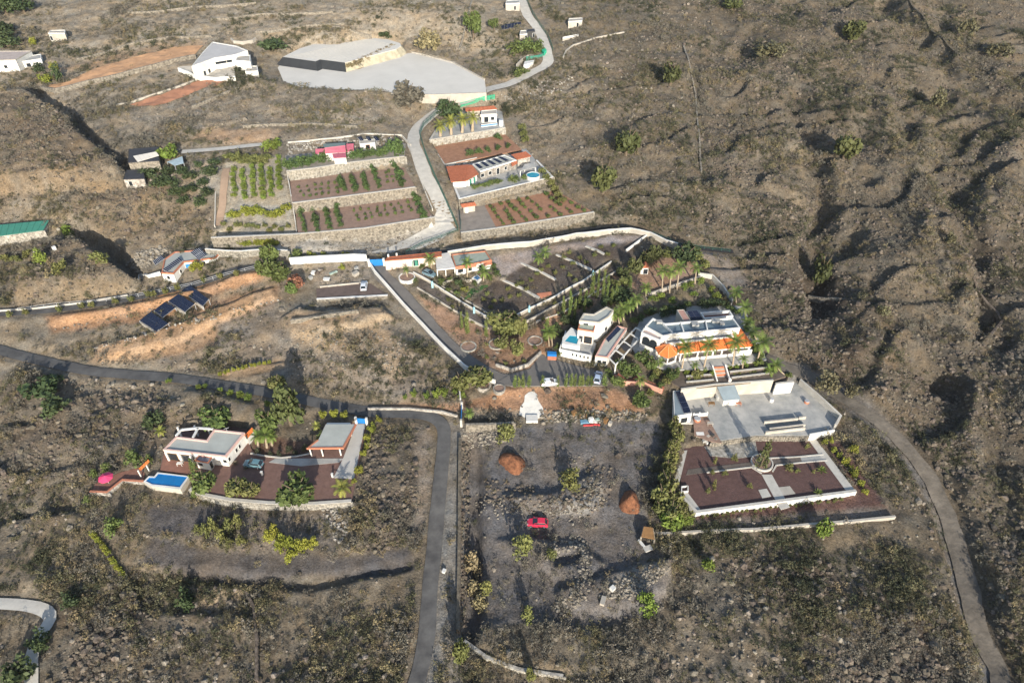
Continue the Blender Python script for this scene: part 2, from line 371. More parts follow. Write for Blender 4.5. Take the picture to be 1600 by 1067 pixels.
# right hand hill of broken lava
zone((.088, .074, .056), softpoly(PX, PY, [(1140,420),(1230,300),(1330,290),(1700,330),(1700,1150),(1500,1080),(1470,800),(1400,690),(1220,520)], 40) * (.3 + .6 * lavn), .8, .75, 0)
zone(LAV, softpoly(WX, WY, [(1185,440),(1290,420),(1400,470),(1460,560),(1400,600),(1290,590),(1210,520)], 22) * (.35 + .65 * lavn), 1.0, 1, 0)
zone((.098, .083, .062), softpoly(PX, PY, [(1120,0),(1700,-50),(1700,330),(1330,290),(1210,260),(1150,120)], 60) * (.2 + .7 * lavn), .8, .55, 0)
zone(LAV, softpoly(WX, WY, [(1060,905),(1180,870),(1290,870),(1380,900),(1470,930),(1480,1100),(1000,1100),(1000,960)], 30) * (.15 + .85 * lavn), .8, 1, 0)
zone(LAV, softpoly(WX, WY, [(75,950),(180,910),(330,915),(380,1000),(640,960),(650,1100),(60,1100)], 25) * (.2 + .8 * lavn), .7, 1, 0)
zone((.10, .082, .064), softpoly(WX, WY, [(0,590),(230,610),(290,660),(240,700),(120,700),(0,720)], 25) * (.2 + .6 * lavn), .7, .7, 0)
zone((.10, .085, .068), softpoly(WX, WY, [(585,650),(660,660),(660,860),(570,880),(560,780)], 14) * (.3 + .7 * lavn), .7, .9, 0)
zone((.155, .122, .085), softpoly(WX, WY, [(-60,180),(60,165),(120,205),(190,270),(180,300),(60,310),(-60,330)], 14) * .9, .9, .75, 0)
zone((.175, .138, .095), softpoly(WX, WY, [(95,285),(260,290),(330,330),(320,375),(220,380),(110,345)], 14) * .85, 1.0, .7, 0)
zone((.14, .115, .085), softpoly(WX, WY, [(20,480),(60,395),(130,380),(180,420),(220,445),(190,465),(100,475)], 10) * .85, .9, .7, 0)
zone((.30, .255, .19), softpoly(WX, WY, [(200,40),(560,0),(780,0),(780,60),(700,90),(560,50),(400,60),(300,80)], 25) * .6, .5, .1, .3)
zone((.24, .205, .155), softpoly(WX, WY, [(190,170),(440,100),(460,150),(680,160),(650,205),(440,222),(280,226),(200,200)], 12) * .7, .5, .3, .2)
zone((.34, .24, .155), softpoly(WX, WY, [(325,205),(400,200),(440,205),(430,218),(300,222)], 5), .3, 0, 1)
zone((.36, .235, .14), softpoly(WX, WY, [(90,110),(170,85),(250,70),(320,65),(300,82),(160,108)], 6) * .6, .3, 0, .8)
# cinder lot
zone((.136, .125, .116), softpoly(WX, WY, [(722,668),(800,664),(900,656),(1035,650),(1030,700),(1000,780),(1015,850),(1050,890),(1030,960),(930,985),(800,980),(725,990)], 8), .35, .06, .93)
zone((.122, .112, .104), softpoly(WX, WY, [(770,830),(1000,790),(1020,900),(950,965),(770,960)], 20) * .8, .35, .2, .8)
zone((.095, .087, .083), softpoly(WX, WY, [(225,790),(320,785),(420,800),(400,830),(300,840),(240,830)], 8), .3, .1, 1)
zone((.088, .081, .077), softpoly(WX, WY, [(240,835),(330,860),(520,870),(640,855),(655,885),(560,900),(400,905),(300,895),(220,880)], 7), .25, .1, 1)
zone((.19, .165, .14), softpoly(WX, WY, [(330,800),(520,800),(530,860),(420,865),(330,850)], 8) * .8, .4, .3, .5)
# orange banks
zone((.34, .195, .115), softpoly(WX, WY, [(600,632),(720,632),(800,605),(960,606),(1010,640),(960,652),(840,652),(720,645),(600,640)], 5) * .85, .35, .15, .8)
zone((.30, .245, .175), softpoly(WX, WY, [(725,640),(820,640),(960,645),(1030,640),(1030,655),(850,657),(725,652)], 4) * .8, .5, .3, .7)
zone((.33, .20, .125), softpoly(WX, WY, [(655,462),(700,480),(763,514),(800,520),(840,505),(900,462),(965,425),(1000,440),(940,470),(890,495),(860,545),(830,575),(790,582),(740,560),(690,510)], 5) * .85, .3, .05, .8)
zone((.37, .22, .125), softpoly(WX, WY, [(70,497),(200,478),(250,455),(330,445),(400,425),(415,440),(330,462),(250,500),(170,510),(80,525)], 5) * .9, .25, .05, .9)
zone((.36, .215, .125), softpoly(WX, WY, [(255,515),(320,470),(440,450),(430,480),(340,505),(330,540),(260,548),(150,565),(150,550)], 8) * .75, .35, .05, .7)
zone((.36, .25, .16), softpoly(WX, WY, [(450,500),(530,492),(610,500),(560,515),(470,520)], 6) * .8, .3, .05, .7)
zone((.33, .255, .17), softpoly(WX, WY, [(290,910),(370,905),(390,930),(340,960),(310,940)], 6) * .9, .7, .4, .5)
zone((.205, .175, .145), softpoly(WX, WY, [(250,520),(430,470),(480,560),(600,520),(700,590),(640,625),(500,600),(300,580),(240,560)], 14) * .55, .5, .25, .3)
# garden plots in the estate, dark soil
for poly in ([(770,440),(784,437),(842,467),(795,497),(735,472)], [(795,425),(815,412),(868,438),(868,460),(846,466),(790,437)], [(825,405),(868,398),(925,424),(880,455),(868,437),(818,411)], [(880,398),(915,386),(950,400),(926,424),(872,398)], [(920,384),(1000,368),(985,405),(950,404),(935,393)]):
    zone((.098, .080, .066), softpoly(PX, PY, poly, 2.5), .12, 0, .8)
zone((.12, .102, .088), softpoly(PX, PY, [(655,432),(700,458),(770,503),(800,510),(870,468),(960,412),(965,425),(880,474),(820,504),(765,514),(700,480),(650,448)], 3), .12, 0, .9)
zone((.30, .255, .225), softpoly(PX, PY, [(770,402),(850,386),(960,366),(1010,369),(1000,376),(930,384),(850,398),(800,425),(778,436)], 3), .1, 0, 1)
zone((.29, .19, .13), softpoly(WX, WY, [(1000,420),(1060,390),(1095,420),(1090,434),(1015,460),(985,450)], 5), .2, 0, .7)
zone((.20, .17, .12), softpoly(WX, WY, [(1012,464),(1090,436),(1110,440),(1140,475),(1050,480),(1000,495),(985,480)], 5), .25, .05, .7)
zone((.185, .16, .135), softpoly(WX, WY, [(1068,384),(1140,392),(1172,430),(1150,450),(1120,430),(1090,405)], 8), .2, .05, .9)
zone((.18, .155, .14), softpoly(PX, PY, [(1015,803),(1345,770),(1290,688),(1310,690),(1390,792),(1395,806),(1025,832)], 5) * .6, .2, .1, .7)
zone((.11, .066, .056), softpoly(WX, WY, [(1040,806),(1340,772),(1285,690),(1312,690),(1385,790),(1100,812)], 5), .12, 0, 1)
# orchard plot of pale ground
zone((.33, .30, .24), softpoly(PX, PY, [(350,252),(440,243),(449,268),(462,366),(342,371)], 3), .1, 0, .9)
zone((.33, .29, .23), softpoly(WX, WY, [(290,250),(345,245),(345,300),(310,300)], 6), .2, 0, .7)
zone((.33, .305, .26), softpoly(WX, WY, [(330,372),(466,367),(680,341),(700,350),(690,366),(650,388),(560,398),(455,400),(330,388)], 4) * .9, .3, .3, .6)
BARE = np.maximum(BARE, softpoly(PX, PY, [(684,330),(716,360),(692,372),(650,388),(590,397),(640,370),(672,350)], 3))
zone((.27, .235, .19), softpoly(WX, WY, [(488,415),(575,410),(585,440),(490,448)], 4), .3, .3, .6)
zone((.34, .32, .28), softpoly(WX, WY, [(870,800),(925,740),(940,770),(915,800)], 8) * .5, .6, .5, .3)
zone((.30, .27, .22), softpoly(WX, WY, [(930,930),(1000,880),(1050,880),(1040,905),(985,930)], 8) * .6, .6, .6, .3)
zone((.215, .205, .185), softpoly(WX, WY, [(690,660),(722,660),(722,1080),(640,1080),(664,1040)], 4) * .8, .12, .1, .9)
zone((.23, .19, .15), softpoly(WX, WY, [(645,670),(672,680),(672,760),(660,830),(640,840),(655,740)], 5) * .8, .15, .1, .8)
zone((.33, .24, .155), softpoly(WX, WY, [(336,583),(400,574),(430,560),(450,563),(448,577),(400,590),(345,594)], 3), .15, 0, 1)
for pts, wd in (([(1205,565),(1260,585),(1330,625),(1400,685),(1455,745),(1485,810),(1510,900),(1535,980),(1560,1080)], 13),):
    zone((.15, .137, .121), softline(WX, WY, pts, wd, 8) * .9, .12, .05, .95)
zone((.13, .085, .065), softpoly(WX, WY, [(396,690),(430,682),(490,690),(484,708),(440,715),(396,710)], 3), .15, 0, .9)
for poly in ([(436,90),(466,74),(495,64),(534,58),(574,55),(606,58),(630,66),(630,84),(539,112),(441,100)], [(68,137),(90,143),(160,124),(240,104),(302,89),(318,72),(272,75),(200,93),(155,106),(110,128)], [(203,165),(250,150),(308,127),(362,124),(345,133),(300,147),(240,167)], [(279,106),(300,104),(334,96),(366,95),(368,124),(312,126),(290,113)], [(826,613),(839,614),(850,649),(842,656),(818,655),(811,648)]):
    BARE = np.maximum(BARE, softpoly(PX, PY, poly, 3))
zone((.40, .26, .15), softpoly(WX, WY, [(330,482),(430,455),(440,470),(340,505),(330,540),(250,560),(140,566),(150,548),(255,518)], 6) * .85, .2, 0, .95)
zone((.34, .26, .175), softpoly(WX, WY, [(450,495),(530,490),(615,500),(650,560),(600,590),(520,560),(455,540)], 8) * .6, .35, .05, .75)
# fine relief
nearpad = np.full(X.shape, 30.0); PADM = np.zeros(X.shape, bool); LEV = np.zeros(X.shape)
for p in PADS:
    q = p[4]; qx = [a[0] for a in q]; qy = [a[1] for a in q]
    m = (X > min(qx) - 9) & (X < max(qx) + 9) & (Y > min(qy) - 9) & (Y < max(qy) + 9)
    d = segdist(X[m], Y[m], q, True); i = inpoly(X[m], Y[m], q); d[i] = 0; nearpad[m] = np.minimum(nearpad[m], d)
calm = .12 + .88 * S(nearpad / 7)
Z += calm * AMP * (2.2 * fbm(X, Y, 26, 3, 30) + 1.05 * fbm(X, Y, 6, 2, 35) + .62 * fbm(X, Y, 2.2, 2, 40) + .55 * wild * fbm(X, Y, 2.6, 2, 41))
Z += calm * LAVA * .5 * np.abs(fbm(X, Y, 3.2, 2, 45))
TOP = Z.copy()
for p in PADS:
    m = inpoly(X, Y, p[4]); TOP[m] = p[2]; Z[m] = p[2] - .35; PADM |= m
def H(x, y):
    return bil(xs, ys, TOP, np.asarray(x, float), np.asarray(y, float))
_t = np.arange(45, 520, .8)
def at(px, py, dz=0.0):
    dx, dy, d_ = ray(px, py); x, y, z = dx * _t, dy * _t, CAMZ + d_ * _t
    k = np.argmax(z < H(x, y) + dz); k = max(k, 1); a, b = _t[k - 1], _t[k]
    for _ in range(14):
        m = (a + b) / 2
        if CAMZ + d_ * m < float(H(dx * m, dy * m)) + dz: b = m
        else: a = m
    return (dx * b, dy * b, CAMZ + d_ * b - dz)
def mpp(p): return (p[1] * cp - (p[2] - CAMZ) * sp_) / F
def up(p, hpx):      # metres of height that cover hpx survey pixels above p
    d = math.hypot(p[1], p[0]); dep = math.atan2(CAMZ - p[2], d); return hpx * mpp(p) / math.cos(dep)

# ------------------------------------------------------------------ roads
def resample(pts, st):
    out = [np.array(pts[0], float)]
    # Catmull-Rom through the points
    pp = [np.array(p, float) for p in pts]; pp = [2 * pp[0] - pp[1]] + pp + [2 * pp[-1] - pp[-2]]
    for i in range(1, len(pp) - 2):
        a, b, c, d = pp[i - 1:i + 3]; n = max(2, int(np.linalg.norm(c - b) / st))
        for k in range(1, n + 1):
            t = k / n
            out.append(.5 * ((2 * b) + (-a + c) * t + (2 * a - 5 * b + 4 * c - d) * t * t + (-a + 3 * b - 3 * c + d) * t ** 3))
    return np.array(out)
ROADS = [
 ('asphalt_road', M_ASPH, 3.0, [(-60,535),(0,547),(60,563),(130,577),(250,591),(350,603),(440,617),(520,634),(580,643),(640,645)]),
 ('asphalt_road', M_ASPH, 3.0, [(560,641),(620,645),(665,648),(690,662),(694,690),(690,730),(684,790),(678,860),(672,920),(668,980),(660,1030),(645,1090),(640,1120)]),
 ('asphalt_road', M_ASPH, 3.0, [(-60,492),(0,489),(60,486),(130,477),(200,466),(260,455),(320,441),(365,424),(410,415)]),
 ('concrete_road', M_CONC, 4.2, [(812,-25),(816,0),(824,24),(838,42),(848,62),(855,85),(854,100),(832,114),(800,130),(768,140),(735,154),(700,166),(672,182),(652,202),(646,222),(655,245),(668,280),(684,310),(697,340),(692,362),(665,378),(640,388)]),
 ('estate_drive', M_DRIVE, 4.2, [(588,415),(598,432),(620,452),(646,482),(676,515),(708,547),(742,573),(775,592),(800,594)]),
 ('concrete_track', M_CONC, 2.6, [(284,237),(340,232),(400,226),(432,224)]),
 ('concrete_track', M_CONC, 2.2, [(-40,941),(0,943),(45,946),(72,954),(78,968),(66,986),(54,1010),(50,1035),(50,1100)]),
 ('asphalt_lane', mat('painted_shade', (.035, .034, .034), .9, .2, .5, .02), 2.2, [(690,395),(720,391),(760,385),(830,378),(900,366),(950,359),(985,357),(1015,362),(1045,376),(1075,387),(1145,395)]),  # near-black strip painting the estate wall's shadow on the ground behind it
 ('asphalt_lane', mat('painted_shade', (.035, .034, .034)), 1.6, [(455,407),(500,404),(560,401),(574,402)]),  # same painted shadow behind the wall left of the blue gate
 ('dirt_track', M_DUST, 3.6, [(1196,556),(1225,572),(1260,586),(1330,626),(1400,686),(1452,745),(1484,812),(1508,900),(1533,980),(1556,1060),(1565,1100)]),
 ('dirt_path', mat('path_dirt', (.33,.235,.165), .95, .12, .6, .03), 2.2, [(353,262),(349,300),(345,340),(342,356)]),
]
RD = []
ROADM = np.zeros(X.shape, bool)
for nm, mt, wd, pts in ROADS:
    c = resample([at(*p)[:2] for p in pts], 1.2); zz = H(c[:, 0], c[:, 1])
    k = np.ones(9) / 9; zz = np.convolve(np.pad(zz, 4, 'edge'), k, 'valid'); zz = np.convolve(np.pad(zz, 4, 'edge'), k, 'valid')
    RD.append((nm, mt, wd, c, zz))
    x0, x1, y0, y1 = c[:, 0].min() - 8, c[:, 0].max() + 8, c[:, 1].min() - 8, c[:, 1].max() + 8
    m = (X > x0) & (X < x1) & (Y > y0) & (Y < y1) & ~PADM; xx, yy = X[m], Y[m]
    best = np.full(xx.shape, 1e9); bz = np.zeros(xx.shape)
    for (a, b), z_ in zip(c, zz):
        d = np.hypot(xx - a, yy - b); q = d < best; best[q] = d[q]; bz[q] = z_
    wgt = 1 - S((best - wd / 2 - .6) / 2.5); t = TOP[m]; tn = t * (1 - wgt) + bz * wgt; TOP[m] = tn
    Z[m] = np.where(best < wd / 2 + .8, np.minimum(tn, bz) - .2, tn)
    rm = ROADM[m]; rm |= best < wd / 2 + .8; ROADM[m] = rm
BARE[ROADM] = 1

def ground():
    nx, ny = X.shape; me = bpy.data.meshes.new('ground')
    v = np.stack([X, Y, Z], -1).reshape(-1, 3); idx = np.arange(nx * ny).reshape(nx, ny)
    f = np.stack([idx[:-1, :-1], idx[1:, :-1], idx[1:, 1:], idx[:-1, 1:]], -1).reshape(-1, 4)
    me.vertices.add(len(v)); me.vertices.foreach_set('co', v.ravel())
    me.loops.add(f.size); me.loops.foreach_set('vertex_index', f.ravel().astype(np.int32))
    me.polygons.add(len(f)); me.polygons.foreach_set('loop_start', np.arange(0, f.size, 4, dtype=np.int32))
    me.update(); me.validate()
    a = me.attributes.new('soil', 'FLOAT_COLOR', 'POINT')
    a.data.foreach_set('color', np.concatenate([SOIL.reshape(-1, 3), np.ones((len(v), 1))], 1).astype(np.float32).ravel())
    me.materials.append(ground_mat()); o = putmesh('ground', me); tag(o, 'dry volcanic hillside of tan soil, grey cinder and lava rubble', None, None, 'structure')
ground()
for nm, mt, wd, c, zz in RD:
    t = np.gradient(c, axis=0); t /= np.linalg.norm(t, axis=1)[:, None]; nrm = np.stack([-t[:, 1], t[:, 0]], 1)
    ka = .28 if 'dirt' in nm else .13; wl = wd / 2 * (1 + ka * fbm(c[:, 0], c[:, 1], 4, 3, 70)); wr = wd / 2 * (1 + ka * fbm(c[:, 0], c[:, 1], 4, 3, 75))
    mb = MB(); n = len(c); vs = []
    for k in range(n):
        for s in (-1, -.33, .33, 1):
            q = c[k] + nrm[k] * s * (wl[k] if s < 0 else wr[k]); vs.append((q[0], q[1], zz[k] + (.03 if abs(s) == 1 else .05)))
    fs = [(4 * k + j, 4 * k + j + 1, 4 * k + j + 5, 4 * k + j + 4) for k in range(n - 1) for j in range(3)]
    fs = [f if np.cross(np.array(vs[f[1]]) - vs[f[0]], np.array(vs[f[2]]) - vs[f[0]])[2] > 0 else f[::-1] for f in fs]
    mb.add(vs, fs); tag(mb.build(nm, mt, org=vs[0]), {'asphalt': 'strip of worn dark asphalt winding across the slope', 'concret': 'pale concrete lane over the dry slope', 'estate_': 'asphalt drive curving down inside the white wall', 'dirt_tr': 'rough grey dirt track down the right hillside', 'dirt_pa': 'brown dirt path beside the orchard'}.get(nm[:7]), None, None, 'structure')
for nm, mt, lv, px, q in PADS:
    mb = MB(); mb.prism([a[:2] for a in q], lv - .3, lv); tag(mb.build(nm, mt, org=q[0]), None, None, None, 'structure')

HZ = 0.00006
def haze():
    m = bpy.data.materials.new('haze'); m.use_nodes = True; n = m.node_tree.nodes; n.remove(n['Principled BSDF']); v = n.new('ShaderNodeVolumePrincipled')
    v.inputs['Density'].default_value = HZ; v.inputs['Color'].default_value = (.86, .90, .95, 1); v.inputs['Anisotropy'].default_value = .2
    m.node_tree.links.new(v.outputs[0], n['Material Output'].inputs['Volume'])
    tag(MB().box((0, 375, 53), (1440, 1090, 160)).build('haze', m), None, None, None, 'stuff')
if HZ > 0: haze()
def drape(nm, mt, px, cell=1.0, dz=.07, kind='structure'):
    pts = [at(*p) for p in px]; bm = bmesh.new(); bm.faces.new([bm.verts.new((p[0], p[1], 0)) for p in pts])
    x0, x1 = min(p[0] for p in pts), max(p[0] for p in pts); y0, y1 = min(p[1] for p in pts), max(p[1] for p in pts)
    for ax, lo, hi in ((0, x0, x1), (1, y0, y1)):
        k = lo + cell
        while k < hi:
            co = (k, 0, 0) if ax == 0 else (0, k, 0); no = (1, 0, 0) if ax == 0 else (0, 1, 0)
            bmesh.ops.bisect_plane(bm, geom=bm.verts[:] + bm.edges[:] + bm.faces[:], plane_co=co, plane_no=no); k += cell
    bmesh.ops.triangulate(bm, faces=bm.faces[:]); bm.normal_update()
    if sum(f.normal.z for f in bm.faces) < 0: bmesh.ops.reverse_faces(bm, faces=bm.faces[:])
    o_ = pts[0]
    for v in bm.verts: z_ = float(H(v.co.x, v.co.y)) + dz; v.co = (v.co.x - o_[0], v.co.y - o_[1], z_ - o_[2])
    me = bpy.data.meshes.new(nm); bm.to_mesh(me); bm.free(); me.materials.append(mt); return tag(putmesh(nm, me, None, o_), None, None, None, kind)
def flat(nm, mt, px, z, th=.06, kind='structure'):
    q = [P(a, b, z) for a, b in px]; return tag(MB().prism([a[:2] for a in q], z - th - .05, z).build(nm, mt, org=q[0]), None, None, None, kind)

# ------------------------------------------------------------------ walls
def offs(pts, d):
    n = len(pts); out = []
    for i in range(n):
        p = Vector(pts[max(i - 1, 0)][:2]); q = Vector(pts[i][:2]); r = Vector(pts[min(i + 1, n - 1)][:2])
        a = (q - p).normalized() if i > 0 else (r - q).normalized(); b = (r - q).normalized() if i < n - 1 else a
        na, nb = Vector((-a.y, a.x)), Vector((-b.y, b.x)); m_ = na + nb; m_ = m_ / max(.5, m_.length_squared / 2)
        out.append(q + m_ * d)
    return out
def wallmesh(mb, pts, th, bot, top, c=0.0):
    L, Rr = offs(pts, c + th / 2), offs(pts, c - th / 2)
    for i in range(len(pts) - 1):
        mb.hexa([(*L[i], bot[i]), (*Rr[i], bot[i]), (*Rr[i + 1], bot[i + 1]), (*L[i + 1], bot[i + 1])], [(*L[i], top[i]), (*Rr[i], top[i]), (*Rr[i + 1], top[i + 1]), (*L[i + 1], top[i + 1])])
    return mb
def dense(pts, st):
    out = [pts[0]]
    for a, b in zip(pts[:-1], pts[1:]):
        n = max(1, int(math.hypot(b[0] - a[0], b[1] - a[1]) / st))
        for k in range(1, n + 1): out.append(tuple(a[j] + (b[j] - a[j]) * k / n for j in range(len(a))))
    return out
def stones(pts, th, bot, top, size, jit=.12, both=False):
    """rubble blocks standing proud of a wall face, the side that looks to the sun"""
    mb = MB()
    for i in range(len(pts) - 1):
        a, b = np.array(pts[i][:2]), np.array(pts[i + 1][:2]); L = np.linalg.norm(b - a)
        if L < .05: continue
        t = (b - a) / L; n = np.array((-t[1], t[0]))
        sides = (1, -1) if both else ((1,) if n @ -np.array((a + b) / 2) > 0 else (-1,))
        for sd in sides:
            s = 0.0
            while s < L:
                wd = size * random.uniform(.7, 1.5); k = min(1, (s + wd / 2) / L); zb = bot[i] + (bot[i + 1] - bot[i]) * k; zt = top[i] + (top[i + 1] - top[i]) * k
                z_ = zb
                while z_ < zt - .05:
                    hh = min(size * random.uniform(.5, 1.0), zt - z_); c = a + t * (s + wd / 2) + n * sd * (th / 2)
                    dp = random.uniform(.5, 1.6) * jit; rz = math.atan2(t[1], t[0]) + random.uniform(-.15, .15)
                    mb.box((c[0], c[1], z_ + hh / 2), (wd * random.uniform(.8, .96), 2 * dp, hh * random.uniform(.8, .95)), rz); z_ += hh
                s += wd
    return mb
def wall(name, label, px, h, th=.3, mt=M_WHITE, cope=None, stone=None, ssize=.5, smat=None, group=None, cat='wall', level=None, depth=None, cover=.12, top=None, hs=None):
    """free-standing wall whose foot runs through the given pixels, or (level/depth) a retaining wall whose top runs through them"""
    if level is None:
        pts = dense([at(*p) for p in px], 2.0); g = [float(H(p[0], p[1])) for p in pts]; k = len(g)
        gs = np.convolve(np.pad(g, 2, 'edge'), np.ones(5) / 5, 'valid'); bot = [v - .6 for v in np.minimum(g, gs)]; tp = [v + h for v in gs]; vis = [v - .1 for v in g]
    else:
        pts = dense([P(a, b, level) for a, b in px], 2.0); tp = [level + cover] * len(pts); bot = [level - depth - .5] * len(pts); vis = [level - depth] * len(pts)
    root = empty(name, pts[0], label, cat, group)
    wallmesh(MB(), pts, th, bot, tp).build('wall_body', mt, root)
    if cope: wallmesh(MB(), pts, th + .12, [v + .003 for v in tp], [v + .12 for v in tp]).build('coping', cope, root)
    if stone: stones(pts, th, vis, [v - .02 for v in tp], ssize).build('stone_facing', smat or M_STONE, root, 'stuff')
    return root

# ------------------------------------------------------------------ plants
def leafcloud(shape, seed, n):
    r = np.random.default_rng(seed)
    if shape == 'round':
        k = 11; c = r.normal(size=(k, 3)); c /= np.linalg.norm(c, axis=1)[:, None]; c *= .30 * r.uniform(.4, 1.05, (k, 1)); c[:, 2] = np.abs(c[:, 2]) * 1.25 + .28; rad = r.uniform(.13, .24, k)
    elif shape == 'bush':
        k = 10; a = r.uniform(0, 6.28, k); q = .33 * np.sqrt(r.random(k)); c = np.stack([q * np.cos(a), q * np.sin(a), r.uniform(.2, .65, k) * (1.15 - q)], 1); rad = r.uniform(.14, .25, k)
    elif shape == 'column':
        k = 12; c = np.stack([r.normal(0, .09, k), r.normal(0, .09, k), np.linspace(.1, .86, k)], 1); rad = .30 * (1 - .75 * np.abs(c[:, 2] - .3) ** 1.2) * r.uniform(.8, 1.1, k)
    elif shape == 'cone':
        k = 16; hz = np.linspace(.1, .92, k); a = r.uniform(0, 6.28, k); q = .30 * (1 - hz) ** .7; c = np.stack([q * np.cos(a), q * np.sin(a), hz], 1); rad = .10 + .20 * (1 - hz) * r.uniform(.7, 1.1, k)
    else:
        k = 8; a = r.uniform(0, 6.28, k); q = .36 * np.sqrt(r.random(k)); c = np.stack([q * np.cos(a), q * np.sin(a), r.uniform(.15, .6, k)], 1); rad = r.uniform(.12, .22, k)
    i = r.choice(k, n, p=rad ** 2 / (rad ** 2).sum()); d = r.normal(size=(n, 3)); d /= np.linalg.norm(d, axis=1)[:, None]
    p = c[i] + d * rad[i][:, None] * (r.random((n, 1)) ** .35); p[:, 2] = np.maximum(p[:, 2], .02)
    s = r.uniform(.022, .068, n) * (1.0 if shape != 'sparse' else .8)
    u = r.normal(size=(n, 3)); u /= np.linalg.norm(u, axis=1)[:, None]; v = np.cross(u, d + r.normal(0, .5, (n, 3))); v /= np.linalg.norm(v, axis=1)[:, None] + 1e-9
    u *= s[:, None] * 1.2; v *= s[:, None] * .8
    vs = np.stack([p - u, p + v, p + u, p - v], 1).reshape(-1, 3); f = np.arange(4 * n).reshape(n, 4)
    return vs, f
def rawmesh(name, vs, f, m):
    me = bpy.data.meshes.new(name); me.from_pydata(np.asarray(vs).tolist(), [], np.asarray(f).tolist()); me.materials.append(m); me.update(); return me
_pm = {}
def crown(shape, color, v, n=None):
    k = (shape, color, v)
    if k not in _pm:
        n = n or {'round': 900, 'bush': 480, 'column': 380, 'cone': 460, 'sparse': 170}[shape]
        vs, f = leafcloud(shape, 13 * v + sum(map(ord, shape)), n); _pm[k] = rawmesh('crown', vs, f, leaf(color))
    return _pm[k]
def trunkmesh(shape):
    if ('t', shape) not in _pm:
        mb = MB(); hz = {'round': .42, 'column': .25, 'cone': .5, 'sparse': .4, 'bush': .3}[shape]
        mb.tube((0, 0, -.06), (.01, 0, hz), .055, .03, 7)
        for k in range(5):
            a = k * 1.257 + .4; mb.tube((.008, 0, hz * (.55 + .08 * k)), (.2 * math.cos(a), .2 * math.sin(a), hz + .16 + .03 * k), .02, .008, 5)
        _pm[('t', shape)] = mb.mesh('trunk', M_TRUNK)
    return _pm[('t', shape)]
def rosette(color):
    if ('r', color) not in _pm:
        mb = MB()
        for k in range(22):
            a = k * 2.4; e = .25 + 1.1 * (k / 22); L = .5; w_ = .05; d = Vector((math.cos(a) * math.cos(e), math.sin(a) * math.cos(e), math.sin(e))) ; s = Vector((-math.sin(a), math.cos(a), 0)) * w_
            m_ = d * L * .5 + Vector((0, 0, .03)); tip = d * L * 1.05 - Vector((0, 0, .06)); mb.add([(0, 0, .05), m_ - s, tip, m_ + s], [(0, 1, 2, 3)])
        _pm[('r', color)] = mb.mesh('rosette', leaf(color))
    return _pm[('r', color)]
def cspine():
    if 'cl' not in _pm:
        mb = MB(); r = random.Random(4)
        for k in range(14):
            a = r.uniform(0, 6.28); q = r.uniform(0, .3); h = r.uniform(.4, 1.0); mb.tube((q * math.cos(a), q * math.sin(a), 0), (q * 1.5 * math.cos(a), q * 1.5 * math.sin(a), h), .05, .035, 5)
        _pm['cl'] = mb.mesh('cactus', leaf('cypress'))
    return _pm['cl']
PLANTXY = []
def plants(spec, color, items, name, label, cat, group=None, trunk=None):
    """items: (foot px, foot py, height px, width px)"""
    out = []
    for i, it in enumerate(items):
        p = at(it[0], it[1]); h = up(p, it[2]); wd = it[3] * mpp(p); v = (len(PLANTXY) * 7 + i) % 4
        tr = trunk if trunk is not None else spec in ('round', 'cone')
        PLANTXY.append((p[0], p[1], wd / 2)); lb = it[4] if len(it) > 4 else label; rz = random.uniform(0, 6.28)
        me = rosette(color) if spec == 'rosette' else cspine() if spec == 'cactus' else crown(spec, color, v)
        if tr:
            o = empty(name, p, lb, cat, group, rz); k_ = 1.42 if spec == 'round' else 1.15; o.scale = (wd * k_, wd * k_, h * 1.08); c = putmesh('crown', me, o); putmesh('trunk', trunkmesh(spec), o)
        else:
            o = putmesh(name, me, None, (p[0], p[1], p[2] - .05)); o.rotation_euler = (0, 0, rz); k_ = 1.32 if spec == 'bush' else 1.15; o.scale = (wd * k_, wd * k_, h * 1.1); tag(o, lb, cat, group)
        out.append(o)
    return out
def frond(v, color, kind='feather'):
    k = ('f', v, color)
    if k not in _pm:
        r = random.Random(v); mb = MB(); n = 9; L = 1.0; pts = []
        for i in range(n + 1):
            t = i / n; pts.append(Vector((L * t, 0, .32 * t - .62 * t * t)))
        for i in range(n):
            a, b = pts[i], pts[i + 1]; w0 = .012
            mb.add([a + Vector((0, -w0, 0)), b + Vector((0, -w0, 0)), b + Vector((0, w0, 0)), a + Vector((0, w0, 0))], [(0, 1, 2, 3)])
            if i >= 1:
                ll = .30 * math.sin(math.pi * (.18 + .78 * i / n)) * r.uniform(.85, 1.1)
                for s in (-1, 1):
                    d = Vector((.45 * ll, s * ll, -.10 * ll)); e = (b - a) * .95; mb.add([a, a + e, a + e * .6 + d], [(0, 1, 2) if s > 0 else (2, 1, 0)])
        _pm[k] = mb.mesh('frond', leaf(color))
    return _pm[k]
def ptrunk():
    if 'pt' not in _pm:
        mb = MB(); 
        for k in range(6): mb.tube((0, 0, k / 6), (0, 0, (k + 1) / 6 + .01), .5 - .03 * k, .44 - .03 * k, 8, k in (0, 5))
        _pm['pt'] = mb.mesh('trunk', M_PTRUNK)
    return _pm['pt']
